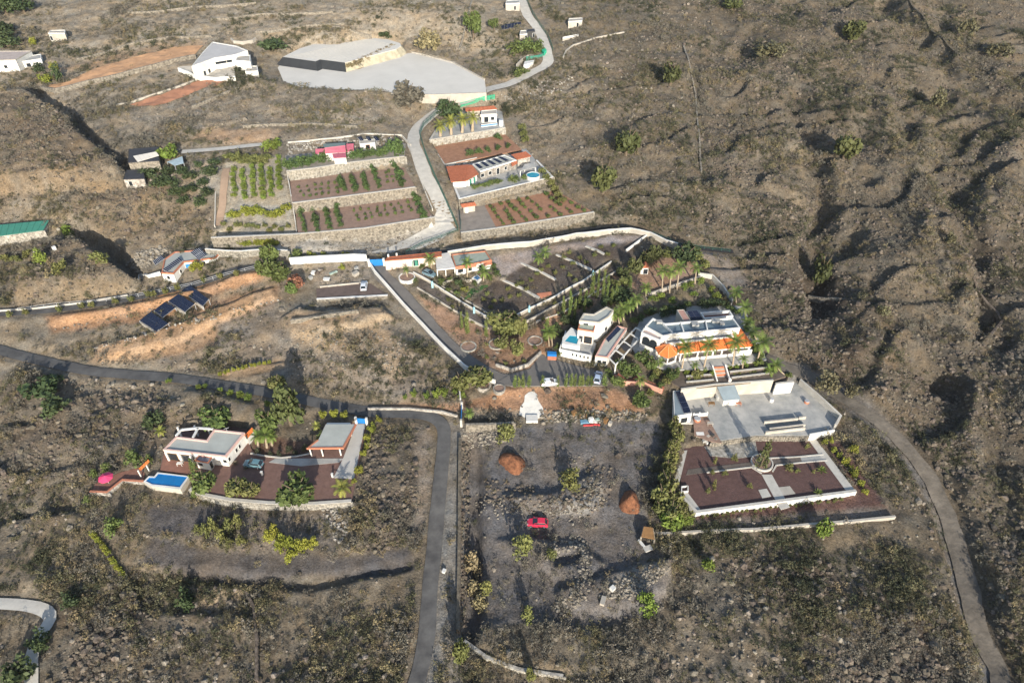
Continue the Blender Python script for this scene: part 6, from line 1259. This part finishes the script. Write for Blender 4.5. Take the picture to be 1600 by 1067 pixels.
boxes(['white box standing right of the green roofed shed','white box in front of the green roofed shed'], [(86,391,(.8,.6,1.1),M_WHITE),(57,397,(.8,.7,.9),M_WHITE)], 'utility_box', 'box', 'white boxes by the green roofed shed')
boxes(['white block on the verge of the asphalt road','long cream block below the pale rubble of the lot','white block at the top of the lower lot rubble','white cube above the white topped roadside wall'], [(694,893,(.7,.6,.5),M_WHITE),(942,940,(1.6,.8,.6),M_CREAM),(957,921,(.9,.8,.7),M_WHITE),(347,387,(1.0,1.0,1.1),M_WHITE)], 'stone_block', 'block', 'loose white blocks')

# ------------------------------------------------------------------ planting
def ctop(a, b, h): return (a, b, a, b - h)
palms([(1065.7,575,1071,542,34),(1100,573.6,1107.7,539.5,34),(1144.5,573.6,1149.7,534,36),(1182.5,565.7,1191.7,534,38)], 'tall slender palm standing in front of the orange veranda', 'palms in front of the orange veranda', 'palm', 20, 'palm_tree', .3)
palms([(1034.6,456,1036,423,26),(1046,458,1049,425,24),(1057.7,453.5,1061.6,417.5,27),(1085.8,443,1088.6,418.6,22),(1009,464,1010,449,22)], 'palm in the row along the cream wall above the villas', 'palms along the cream wall', 'palm', 18, 'palm_tree', .3)
palms([(997,490,995,468,24),(986,496,984,477,24),(975,500,972,483,24),(968,508,966,492,24),(959,506,958,489,24)], 'palm in the dense row climbing between the two villas', 'palms between the two villas', 'palm', 18, 'palm_tree', .28)
palms([(1151,474,1149,457,27),(1166,499,1164,480,28),(1170,518,1167,504,24),(1184,533,1177,517,26),(1226,585,1212,570,28)], 'palm along the right boundary of the estate', 'palms on the right boundary', 'palm', 18, 'palm_tree', .3)
palms([(858,541,857,518,26),(863,541,862,519,24)], 'one of two twin trunk palms beside the white villa pool', 'twin palms by the white villa', 'palm', 16, 'palm_tree', .2)
palms([(674,419,672,405,25,'leafy palm left of the slatted pergola'),(730,434,730,410,22,'palm in front of the small white house'),(755,441,756,424,24,'palm beside the small pool on the lawn'),(637,434,634,421,14,'short palm in the white planter ring')], 'palm', None, 'palm', 18, 'palm_tree', .26)
palms([(688,213,688,196,25),(705,210.5,704,189,25),(722,207.5,723,186,24),(738,205.5,739,183,24)], 'date palm with pale yellow green crown on the terrace below the green screen', 'date palms on the top terrace', 'palmy', 26, 'palm_tree', .75)
palms([(403,700,402,681,26),(417,699,414,679,28),(425,696,423,682,24)], 'lush palm in the clump behind the teal car', 'palms behind the teal car', 'palm', 20, 'palm_tree', .4)
palms([(534,769,534,762,34,'low yellow green palm in the bed at the corner of the yard'),(250,680,250,673,20,'yellow palm left of the white house roof'),(494,672,494,665,16,'small palm left of the carport')], 'palm', None, 'palmy', 18, 'palm_tree', .4)
palms([(840,412,842,402,24,'bright green palm at the top of the second dark plot'),(850,404,852,394,22,'second bright palm at the top of the dark plots, nearest the wall')], 'palm', None, 'palm', 16, 'palm_tree', .3)
palms([(733,656,733,645,20,'bright palm by the blue gate at the road bend')], 'palm', None, 'palm', 16, 'palm_tree', .3)
# conifers and cypresses
plants('round', 'conifer', [(992,428,32,22,'left conifer beside the white garden chapel'),(1008,415,32,22,'middle conifer above the white garden chapel'),(1023,407,32,20,'right conifer near the top estate wall'),(973,433,20,18,'yellowish conifer at the end of the right garden wall')], 'conifer_tree', 'conifer', 'tree', 'conifers beside the chapel')
plants('column', 'cypress', [(730,520,30,12),(722,512,22,8),(925,463,34,11),(933,466,40,8),(941,468,40,8),(948,470,38,8),(890,498,42,9),(897,500,30,8),(853,532,32,14),(915,470,16,10),(984,452,18,9)], 'cypress_tree', 'slender cypress on the orange bank of the estate', 'cypress', 'cypresses on the orange bank')
plants('column', 'cypress', [(805,604,17,9),(811,604,15,8),(817,604,18,9),(827,604,17,9),(848,605,18,10),(871,603,15,8),(884,603,18,9),(892,602,17,9),(898,602,17,9),(905,602,15,8),(910,602,17,9),(918,602,15,9),(924,602,14,9),(944,602,18,12)], 'hedge_cypress', 'small pointed cypress in the hedge along the parking', 'cypress', 'hedge cypresses along the parking')
plants('cone', 'conifer', [(1188,730,42,20,'yellow green tree in the ring planter of the red garden')], 'conifer_tree', 'conifer', 'tree')
plants('round', 'conifer', [(978,243,54,40,'upper of two big olive pines on the bare slope right of the round pool'),(942,302,62,40,'lower of two big olive pines on the bare slope right of the round pool'),(1317,250,56,40,'big olive green pine alone on the right hill'),(1329,67,50,34,'pine near the top of the right hill'),(1047,133,46,30,'yellowish pine on the upper middle slope'),(1277,446,66,28,'tall yellow green pine on the edge of the lava field'),(1143,16,26,30,'pine cut by the top edge of the photo')], 'pine_tree', 'pine', 'tree')
plants('round', 'conifer', [(455,664,66,44,'tall yellow green tree above the carport by the asphalt road')], 'tall_tree', 'tall tree', 'tree')
# round trees
plants('round', 'green', [(322,765,38,40,'dark green round tree at the front of the white house yard'),(467,780,38,58,'broad green tree at the front of the brown yard'),(340,664,34,48,'round tree behind the white house'),(423,673,46,34,'dark green tree beside the palm clump')], 'round_tree', 'tree', 'tree')
plants('round', 'olive', [(372,772,30,36,'olive green tree in the middle of the yard front'),(394,774,24,28,'smaller bush tree right of the olive green tree')], 'round_tree', 'tree', 'tree')
plants('round', 'dark', [(704,186,36,36,'big dark round tree left of the green net screen'),(1070,412,36,38,'big dark tree at the right corner of the estate')], 'round_tree', 'tree', 'tree')
plants('round', 'olive', [(788,520,44,52,'large olive green tree at the point of the garden walls'),(812,528,48,22,'narrow tree beside the large olive green tree'),(745,600,32,44,'grey green tree under the white drive wall'),(722,610,34,30,'bushy tree left of the white drive wall end'),(784,545,26,22,'small olive tree in the middle planter ring'),(808,556,34,22,'olive tree on the orange bank under the large tree')], 'round_tree', 'tree', 'tree')
plants('round', 'green', [(425,412,40,24,'dark green tree behind the white topped roadside wall'),(418,432,34,26,'leafy tree at the end of the small asphalt road'),(440,438,32,34,'mixed green tree right of the small asphalt road'),(458,460,28,20,'green tree below the roadside clump')], 'round_tree', 'tree', 'tree')
plants('round', 'rust', [(462,452,28,26,'rusty red leaved tree left of the car terrace')], 'red_tree', 'red leaved tree', 'tree')
plants('bush', 'yellow', [(310,424,20,19,'bright yellow green bush against the left white house'),(727,457,10,12,'yellow bush on the small villa lawn')], 'bush', 'bush', 'bush')
plants('round', 'grey', [(638,170,46,50,'large leafless grey tree below the covered basin')], 'bare_tree', 'bare tree', 'tree')
plants('bush', 'dark', [(430,84,28,42,'large dark green bush left of the covered basin'),(603,62,14,20,'small dark bush above the covered basin'),(718,450,16,14,'dark round bush by the zigzag wall')], 'bush', 'bush', 'bush')
plants('round', 'green', [(740,60,48,30,'tall green tree at the top beside the dark wall'),(772,48,22,16,'small tree left of the top cottage')], 'round_tree', 'tree', 'tree'); plants('bush', 'straw', [(667,80,38,36,'dry yellow bush above the covered basin')], 'bush', 'bush', 'bush')
plants('bush', 'green', [(806,84,20,26,'left green bush in the garden at the road bend'),(826,82,22,30,'middle green bush in the garden at the road bend'),(842,82,20,18,'right green bush in the garden at the road bend'),(812,118,14,26,'green bush at the lower edge of the road bend garden')], 'bush', 'bush', 'bush')
plants('round', 'lime', [(265,250,30,30,'bright green tree between the black shed and the blue tarpaulin')], 'round_tree', 'tree', 'tree')
plants('bush', 'yellow', [(74,132,22,20,'yellow green bush below the top left house'),(86,110,20,14,'bright bush at the right corner of the top left house'),(55,70,18,12,'dry yellow tree behind the top left house')], 'bush', 'bush', 'bush'); plants('bush', 'dark', [(60,112,14,20,'dark bush in front of the top left house'),(94,126,26,16,'dark tree shading the slope right of the top left house'),(10,72,24,40,'dark bush behind the top left house')], 'bush', 'bush', 'bush')
plants('bush', 'dark', [(230,278,16,26),(250,290,18,30),(268,292,16,26),(284,272,14,18),(300,280,14,22),(262,272,14,20),(276,304,16,24),(300,300,14,24),(318,288,12,18),(330,272,16,26),(310,262,12,14),(290,316,12,20),(322,306,14,22),(242,266,10,22),(336,258,12,18),(312,322,16,20)], 'orchard_tree', 'dark green garden tree in the grove between black sheds and orchard', 'tree', 'grove trees by the black sheds')
g_ = []
for x_, y0_, y1_, n_ in ((366,268,308,6),(381,270,312,7),(396,264,308,7),(411,262,312,8),(424,268,308,7),(437,250,296,8)):
    for k in range(n_): g_.append((x_ + random.uniform(-1.2, 1.2) + (k - n_ / 2) * .4, y0_ + (y1_ - y0_) * k / (n_ - 1), random.uniform(8, 11), random.uniform(8, 10)))
plants('bush', 'lime', g_, 'fruit_tree', 'green fruit tree in the close rows of the pale orchard', 'fruit tree', 'fruit trees in the pale orchard')
plants('bush', 'olive', [(360 + 7.2 * k + random.uniform(-2, 2), 256 + random.uniform(-6, 3), 13, 18) for k in range(9)], 'olive_tree', 'grey green olive tree in the block at the back of the orchard', 'olive tree', 'olive trees at the back of the orchard')
plants('bush', 'yellow', [(362 + 9.5 * k + random.uniform(-3, 3), 338 - .6 * k + random.uniform(-5, 5), 12, 16) for k in range(10)], 'vine_bush', 'bright yellow green bush along the front of the orchard', 'bush', 'yellow bushes at the orchard front')
plants('bush', 'olive', [(350 + 9 * k, 360 + random.uniform(-8, 2), 9, 10) for k in range(12)], 'young_tree', 'young olive tree on the pale strip at the orchard foot', 'young tree', 'young trees at the orchard foot')
plants('bush', 'yellow', [(356 + 7.0 * k + random.uniform(-3, 3), 384 + random.uniform(-5, 1), 12, 16) for k in range(11)], 'yellow_shrub', 'yellow flowering shrub on the bank above the white topped roadside wall', 'shrub', 'yellow shrubs above the roadside wall')
plants('bush', 'lime', [(417 + 6 * k, 236 - 2 * k + random.uniform(-2, 2), 15, 14) for k in range(4)], 'climber_bush', 'lime green climbing bush at the end of the concrete track', 'bush', 'lime bushes at the track end')
g_ = [(449 + 9 * k, 265 - 1.9 * k + random.uniform(-2, 1), 16, 15) for k in range(8)] + [(533 + 8.5 * k, 249 - .8 * k, 14, 14) for k in range(9)] + [(612,240,22,16),(622,242,26,18),(628,240,20,14)]
plants('bush', 'citrus', g_, 'citrus_tree', 'dark green citrus tree on the terrace of the pink roofed house', 'citrus tree', 'citrus trees by the pink roofed house')
g_ = []
for x0_, y0_, x1_, y1_, n_ in ((532,283,538,298,5),(550,281,556,299,5),(569,277,574,297,5),(583,265,592,294,6),(615,256,628,290,6),(469,333,478,362,5),(489,330,497,362,5),(509,331,517,358,5),(525,326,533,354,5),(648,308,664,341,6)):
    for k in range(n_): t = k / (n_ - 1); e_ = random.uniform(.75, 1.2); g_.append((x0_ + (x1_ - x0_) * t + random.uniform(-1, 1), y0_ + (y1_ - y0_) * t, 9.5 * e_, (9.5 if x0_ < 610 else 12) * e_))
plants('bush', 'citrus', g_, 'citrus_tree', 'dark green citrus tree in the rows of the two brown terrace fields', 'citrus tree', 'citrus trees in the brown fields')
g_ = []
for (q0, q1, q2, q3), na_, nb_ in ((((462,290),(528,283),(532,305),(468,312)), 6, 3), (((545,328),(640,314),(650,332),(555,350)), 8, 3), (((596,268),(612,265),(622,288),(606,290)), 2, 3)):
    for a in range(na_):
        for b in range(nb_):
            u, v = (a + .5) / na_, (b + .5) / nb_; g_.append(((q0[0] * (1 - u) + q1[0] * u) * (1 - v) + (q3[0] * (1 - u) + q2[0] * u) * v + random.uniform(-2, 2), (q0[1] * (1 - u) + q1[1] * u) * (1 - v) + (q3[1] * (1 - u) + q2[1] * u) * v, random.uniform(4, 8), random.uniform(4, 7)))
plants('bush', 'green', g_, 'sapling', 'small sparse sapling in the open part of the brown terrace fields', 'sapling', 'saplings in the brown fields')
g_ = []
for a in range(8):
    for b in range(6):
        u, v = (a + .5) / 8, (b + .6) / 6; q0, q1, q2, q3 = (759,322), (868,298), (924,331), (778,355)
        x_ = (q0[0] * (1 - u) + q1[0] * u) * (1 - v) + (q3[0] * (1 - u) + q2[0] * u) * v; y_ = (q0[1] * (1 - u) + q1[1] * u) * (1 - v) + (q3[1] * (1 - u) + q2[1] * u) * v
        if random.random() < .85: s_ = random.uniform(.7, 1.25); g_.append((x_ + random.uniform(-1.5, 1.5), y_, 7 * s_, 8 * s_))
plants('bush', 'green', g_, 'orchard_bush', 'small green orchard bush in the rows of the red orchard', 'bush', 'bushes in the red orchard')
plants('bush', 'citrus', [(734,243,10,12),(749,240,10,12),(763,237,9,10),(777.5,234,9,10),(793.4,231,9,9),(779,217,9,12)], 'citrus_tree', 'round dark citrus tree on the red field above the tile roofs', 'citrus tree', 'citrus trees on the upper red field')
plants('bush', 'green', [(740 + 4.6 * k, 296 - 1.1 * k + random.uniform(-1, 1), 8, 9) for k in range(10)], 'hedge_bush', 'green hedge bush in front of the grey stone house', 'bush', 'hedge in front of the grey stone house'); plants('bush', 'green', [(801,285,12,12,'green bush beside the garden path of the grey stone house'),(808,282,9,10,'second green bush by the path of the grey stone house'),(818,280,8,10,'low green bush left of the round pool')], 'bush', 'bush', 'bush')
plants('bush', 'olive', [(848 + 6 * k, 272 + 9 * k, 12, 12) for k in range(6)] + [(816 + 3 * k, 205 + 9 * k, 14, 12) for k in range(3)], 'slope_bush', 'olive bush along the dry slope right of the terraces', 'bush', 'bushes right of the terraces')
plants('bush', 'green', [(467,404,14,24,'round green bush behind the white wall, nearest the trees')], 'bush', 'bush', 'bush'); plants('bush', 'yellow', [(486,404,11,20,'yellow green bush behind the white wall'),(505,404,10,18,'third bush behind the white wall'),(541,402,10,14,'small yellow bush behind the white wall near the gate'),(533,420,8,12,'small yellow bush in front of the white wall')], 'bush', 'bush', 'bush')
# garden plots in the estate
g_ = [(793,452),(806,447),(815,443),(829,440),(822,452),(773,472),(783,470),(768,482),(755,470),(846,424),(858,418),(866,427),(880,420),(889,432),(840,430),(900,440),(895,412),(880,404),(905,404),(915,412),(930,400),(950,398),(960,385),(940,388),(810,462),(798,465),(760,460),(888,396)]
plants('bush', 'olive', [(a, b, 7, 9) for a, b in g_], 'garden_shrub', 'small yellow green shrub in the dark garden plots', 'shrub', 'shrubs in the dark garden plots')
g_ = [(708,480),(740,505),(700,470),(760,540),(745,520),(868,475),(880,485),(905,470),(873,490),(910,455),(790,570),(820,565),(760,560),(805,540),(850,500),(835,545)]
plants('bush', 'olive', [(a, b, 6, 8) for a, b in g_], 'bank_shrub', 'small shrub on the orange bank of the estate', 'shrub', 'shrubs on the orange bank')
plants('bush', 'olive', [(1075 + 7 * (k % 5) + 3 * (k // 5), 592 + 6 * (k // 5), 6, 7) for k in range(10)] + [(1145 + 8 * (k % 7) + 2 * (k // 7), 585 - (k % 7) + 7 * (k // 7), 6, 8) for k in range(14)], 'bed_shrub', 'low yellow green shrub in the terraced beds beside the garden stairs', 'shrub', 'shrubs in the terraced beds')
plants('bush', 'lime', [(1219,591,9,16,'leafy plant in the round dark stone planter'),(1112,590,18,9,'upright green bush left of the garden stairs'),(1140,577,9,8,'small green bush right of the garden stairs')], 'bush', 'bush', 'bush')
plants('round', 'green', [(985,586,26,24,'bushy tree in the garden left of the gazebo'),(1016,578,26,20,'tall bush tree below the gazebo'),(1050,592,18,20,'yellowish bush right of the gazebo'),(968,578,24,18,'small tree under the white pergola'),(1003,565,22,24,'dark tree between pergola and gazebo')], 'garden_tree', 'garden tree', 'tree')
plants('round', 'green', [(1000,634,22,30,'round green tree below the brick walkway'),(960,602,16,16,'bush at the left end of the brick walkway')], 'round_tree', 'tree', 'tree')
plants('bush', 'dark', [(912,520,16,12),(900,513,14,12),(893,508,14,12),(876,527,14,12),(1035,494,14,18),(1050,490,14,20),(1020,490,12,16),(1065,486,12,18),(1098,478,12,20),(1115,476,12,18),(1130,480,12,16),(965,470,20,34),(975,462,16,20),(985,480,14,20)], 'shade_bush', 'dark bush on the bank behind the two villas', 'bush', 'dark bushes behind the villas')
plants('bush', 'green', [(1177,545,14,16),(1184,552,14,16),(1175,530,12,14),(1190,560,12,14),(1198,578,12,14),(1150,490,10,16),(1210,585,14,14)], 'border_bush', 'green bush along the right boundary under the palms', 'bush', 'bushes under the boundary palms')
g_ = [(1052,672,26,20),(1057,690,28,22),(1050,705,26,20),(1046,722,30,24),(1044,740,28,22),(1038,756,28,24),(1042,770,32,28),(1034,786,34,34),(1050,790,30,30),(1030,800,26,26),(1046,812,32,34),(1064,804,20,22),(1072,812,18,20),(1058,680,20,16)]
plants('round', 'olive', g_, 'hedge_tree', 'tall green hedge tree between the cinder lot and the red garden', 'hedge tree', 'hedge trees beside the red garden')
plants('round', 'lime', [(1045,822,26,34,'bright green tree at the lower end of the tall hedge'),(1283,838,32,24,'bright green tree on the long cream wall'),(1072,815,14,24,'lush bush at the corner of the red garden')], 'round_tree', 'tree', 'tree')
plants('bush', 'yellow', [(1318,722,14,14),(1331,742,16,16),(1334,708,16,18),(1289,694,12,10),(1303,706,12,10),(1345,760,14,12),(1352,772,10,12),(1297,690,9,9),(1309,712,10,10),(1327,732,10,10),(1320,728,9,9)], 'yellow_shrub', 'bright yellow green shrub along the right side of the red garden', 'shrub', 'yellow shrubs right of the red garden')
plants('bush', 'olive', [(1132,742,9,9),(1147,720,13,9),(1115,764,16,8),(1171,762,9,8),(1231,732,9,14),(1245,737,7,8),(1112,740,7,7),(1260,700,10,8),(1116,724,12,6),(1105,770,10,6),(1270,738,6,6)], 'garden_plant', 'small plant growing in the dark red garden beds', 'plant', 'plants in the red garden'); plants('rosette', 'palm', [(1283.6,736,14,18,'upper agave in the right bed of the red garden'),(1278,772,14,18,'lower agave by the front wall of the red garden')], 'agave', 'agave', 'agave')
plants('bush', 'olive', [(1095 + 8.2 * k + random.uniform(-3, 3), 808 - .95 * k * 1.05 + random.uniform(-1, 1), 6, 6) for k in range(28)], 'border_plant', 'tiny plant in the strip under the red garden wall', 'plant', 'plants under the red garden wall')
# lower left house garden
plants('bush', 'yellow', [(590.7,660,12,12),(579.5,674,15,16),(576,686,13,14),(573,696,9,10),(569.7,712,11,12),(560.7,737,15,15),(555,754,9,10),(574,701,8,9)], 'yellow_shrub', 'bright yellow shrub in the row along the pale driveway', 'shrub', 'yellow shrubs along the driveway'); plants('round', 'yellow', [(505,653,13,12),(522,652,14,13),(538,654,13,12)], 'yellow_tree', 'small yellow green tree in the row above the carport', 'tree', 'yellow trees above the carport', True)
plants('bush', 'green', [(213,722,20,26,'green bush above the red paved terrace'),(168,736,14,14,'bush behind the pink parasol'),(150,745,14,12,'yellow green bush at the left end of the terrace'),(303,735,22,10,'leafy bush between pool and porch annex'),(236,722,14,12,'small plant by the tiled arch'),(305,778,12,12,'bush at the right of the pool wall'),(180,830,26,28,'round green bush below the red terrace'),(140,785,12,14,'bush left of the terrace wall'),(505,688,16,16,'bush left of the carport roof')], 'bush', 'bush', 'bush')
plants('rosette', 'dry', [(368,725,10,12,'grey spiky plant by the house corner'),(385,732,9,12,'second grey spiky plant by the teal car')], 'spiky_plant', 'plant', 'plant')
plants('bush', 'yellow', [(146 + 4.2 * k, 834 + 5.2 * k + (6 if k > 6 else 0), 8, 9) for k in range(13)], 'hedge_shrub', 'yellow green shrub in the line running down the lower left slope', 'shrub', 'line of yellow shrubs on the lower left'); plants('bush', 'olive', [(325,836,20,14),(338,830,24,16),(350,846,22,14),(362,830,22,16),(375,822,20,14),(312,832,14,12),(380,850,18,14),(360,852,14,12)], 'cactus_bush', 'tall spiky plant on the plot below the yard wall', 'plant', 'spiky plants below the yard wall'); plants('bush', 'yellow', [(420,845,18,16),(432,838,20,16),(445,850,18,18),(458,856,20,18),(470,862,20,18),(482,856,16,16),(438,860,16,14),(455,872,14,20),(490,850,12,14)], 'euphorbia_bush', 'yellow green bush in the clump below the yard wall', 'bush', 'yellow clump below the yard wall')
plants('bush', 'yellow', [(344 + 7.0 * k, 586 - 1.9 * k + .02 * k * k, 9, 6.5) for k in range(12)], 'young_tree', 'yellow green sapling in the row on the orange strip above the road', 'sapling', 'saplings on the orange strip')
g_ = [(18,494),(40,492),(92,486),(130,482),(145,479),(180,475),(206,472),(232,464),(243,463),(258,458),(277,452),(318,440),(345,436),(372,430)]
plants('bush', 'olive', [(a, b, 14, 12) for a, b in g_], 'roadside_tree', 'thin young tree along the small asphalt road', 'tree', 'young trees along the small asphalt road', True)
plants('bush', 'lime', [(265,597,7,9),(310,607,7,9),(345,612,8,8),(360,616,9,10),(375,620,10,12),(388,624,12,12),(418,634,9,10),(436,640,10,12),(322,604,6,8)], 'roadside_bush', 'low bright bush on the edge of the asphalt road', 'bush', 'bushes along the asphalt road'); plants('round', 'olive', [(433,606,24,28,'grey green tree above the asphalt road')], 'round_tree', 'tree', 'tree')
plants('bush', 'lime', [(645,618,12,12),(665,620,11,12),(680,618,14,16),(696,616,14,16),(632,622,9,8),(712,614,10,10),(724,622,12,14)], 'garden_bush', 'bright green garden bush above the road bend', 'bush', 'bushes above the road bend')
plants('bush', 'olive', [(887,757,24,36,'olive bush in the middle of the rubble arc'),(790,688,24,26,'olive bush beside the lot wall'),(817,866,26,30,'olive bush left of the dark mound below the red car'),(826,968,18,20,'small olive bush on the lower lot'),(760,930,20,18,'pale bush near the verge of the lot'),(860,872,12,16,'low bush on the mound below the red car')], 'bush', 'bush', 'bush')
plants('bush', 'lime', [(1008,956,26,30,'bright green bush at the lower right corner of the lot'),(1105,892,20,22,'green bush under the cream wall')], 'bush', 'bush', 'bush'); plants('bush', 'straw', [(742,892,26,30,'pale straw bush on the verge beside the road wall'),(740,930,20,22,'lower straw bush on the verge'),(748,950,18,24,'third straw bush on the verge')], 'bush', 'bush', 'bush'); plants('round', 'olive', [(722,1035,34,26,'olive tree at the start of the curved dry stone wall'),(828,1064,20,14,'small olive tree below the curved dry stone wall')], 'round_tree', 'tree', 'tree')
plants('bush', 'dark', [(75,620,36,60,'large dark bush on the left slope above the house'),(95,640,30,44,'second dark bush on the left slope'),(240,660,26,34,'dark bush left of the white house'),(110,948,24,30,'dark green bush right of the concrete track'),(290,950,34,30,'grey green bush on the lower left slope'),(30,1058,44,50,'large bush inside the track bend'),(60,1010,30,36,'bush beside the track bend')], 'bush', 'bush', 'bush')
plants('bush', 'lime', [(108,372,22,20,'bright green bush on the rock right of the green roofed shed'),(64,412,26,18,'bright green bush in front of the green roofed shed')], 'bush', 'bush', 'bush'); plants('bush', 'olive', [(12,410,16,16,'olive bush at the left of the shed front'),(28,410,14,14,'olive bush in the middle of the shed front'),(44,402,14,14,'small olive bush by the shed front'),(158,412,22,24,'round grey green bush above the ravine'),(95,425,20,24,'bush on the rock above the small road')], 'bush', 'bush', 'bush')
plants('bush', 'khaki', [(1285,610,34,36,'large dark bush by the dirt track'),(1205,92,30,44,'wide green bush on the upper right hill'),(1509,58,34,26,'bright bush near the wall on the upper right hill'),(1560,92,30,36,'green bush at the upper right'),(1460,168,36,20,'yellowish bush on the right hill'),(1330,620,24,20,'bush beside the dirt track'),(1480,382,24,16,'bush near the top of the lava mound'),(1378,494,20,18,'bush on the lava field edge')], 'bush', 'bush', 'bush')
for o in plants('bush', 'straw', [(548 + 8 * k, 106 - 3.6 * k, 9, 12) for k in range(9)], 'grass_bush', 'dry straw green bush on the bank of the raised basin', 'bush', 'bushes on the basin bank'): o.location = P(*[u for u in proj(*o.location)], 36.2)
W('yard_kerb', 'pale curved kerb between the brown yard and its rear bed', [(392,709),(410,713),(440,717),(465,714),(484,710)], .4, .3, M_CONC, None, None, .5, None, None, 'kerb')
plants('bush', 'sage', [(404,708,8,10),(436,712,10,8),(452,706,10,10),(462,711,8,8),(424,711,7,8),(478,702,9,12)], 'bed_plant', 'small plant in the red bed behind the brown yard', 'plant', 'plants behind the brown yard')
plants('round', 'olive', [(1088,500 + 92,16,16,'rounded bush left of the stairs beds'),(1016,618,12,12,'dark bush under the brick walkway parapet'),(1026,588,14,13,'garden bush between gazebo and walkway'),(972,604,9,9,'garden bush at the walkway corner'),(1040,600,14,14,'bush at the top of the brick walkway')], 'garden_tree', 'garden tree', 'tree')
palms([(1001,612,1001,594,22,'palm beside the brick walkway'),(1030,575,1032,566,18,'short palm below the gazebo'),(1204,600,1203,580,24,'palm at the right end of the cream court wall'),(1160,577,1162,560,18,'short palm under the veranda, right of the stairs'),(1087,585,1086,570,16,'short palm under the veranda, left of the stairs')], 'palm', None, 'palm', 16, 'palm_tree', .25)
plants('bush', 'dark', [(905,478,16,16),(918,480,14,14),(880,505,14,14),(868,515,12,12),(945,475,14,18),(955,470,16,16)], 'bank_bush', 'dark bush on the bank above the white villa', 'bush', 'dark bushes above the white villa')
plants('bush', 'green', [(690,444,9,12),(704,439,8,10),(742,446,8,10),(765,437,8,10),(700,456,8,10),(715,462,8,12),(776,431,9,12),(770,420,9,12),(648,441,7,9),(660,419,8,10)], 'villa_shrub', 'green shrub in the garden of the small white house', 'shrub', 'shrubs round the small white house')
plants('bush', 'lime', [(1020,470,10,14),(1032,466,9,12),(1070,451,9,12),(1078,447,9,12),(1095,443,10,12),(1048,472,9,14),(1085,462,8,12),(1110,455,10,12),(1120,465,10,14)], 'lawn_shrub', 'green shrub on the terrace below the cream wall', 'shrub', 'shrubs below the cream wall')
plants('round', 'olive', [(975,447,18,20,'olive tree on the bank left of the chapel'),(962,452,16,18,'olive tree on the orange bank above the palms row'),(1040,404,18,20,'tree by the top corner of the estate'),(1085,408,24,26,'second big tree at the right corner of the estate'),(1100,420,16,18,'small tree on the right boundary wall')], 'round_tree', 'tree', 'tree')
plants('column', 'cypress', [(905,482,28,9),(912,490,22,8),(880,492,26,9),(955,476,26,9),(962,470,24,9),(760,525,22,9)], 'cypress_tree', 'slender cypress on the orange bank of the estate', 'cypress', 'cypresses on the orange bank')
plants('bush', 'green', [(970,600,10,14),(1030,606,10,14),(1020,592,10,14),(1044,585,10,14),(995,580,12,14),(976,588,10,12),(1058,584,10,12)], 'garden_shrub', 'green shrub in the garden between brick walkway and gazebo', 'shrub', 'shrubs above the brick walkway')
plants('round', 'dark', [(12,24,34,36,'dark tree at the very top left corner'),(38,20,26,30,'second dark tree near the top left corner'),(8,56,24,30,'dark tree above the top left house')], 'round_tree', 'tree', 'tree')
plants('bush', 'green', [(930,498,9,10),(990,506,12,14),(1000,500,10,12),(1012,492,10,14),(1042,488,12,16),(1075,480,10,14),(1140,486,10,14),(1165,520,12,14),(1170,507,12,14),(1186,570,12,14),(1195,585,12,14),(1232,590,10,12),(950,585,10,12),(955,592,9,10),(874,556,10,8),(870,548,12,9)], 'villa_bush', 'green bush close around the two white villas', 'bush', 'bushes around the villas')
plants('bush', 'lime', [(1072,584,7,9),(1085,582,7,9),(1100,581,7,9),(1150,575,7,9),(1165,573,7,9),(1180,571,7,9),(1080,602,6,9),(1096,600,6,9),(1155,596,6,9),(1175,594,6,9),(1192,592,6,9)], 'bed_bush', 'bright low bush in the beds under the veranda', 'bush', 'bushes in the veranda beds')
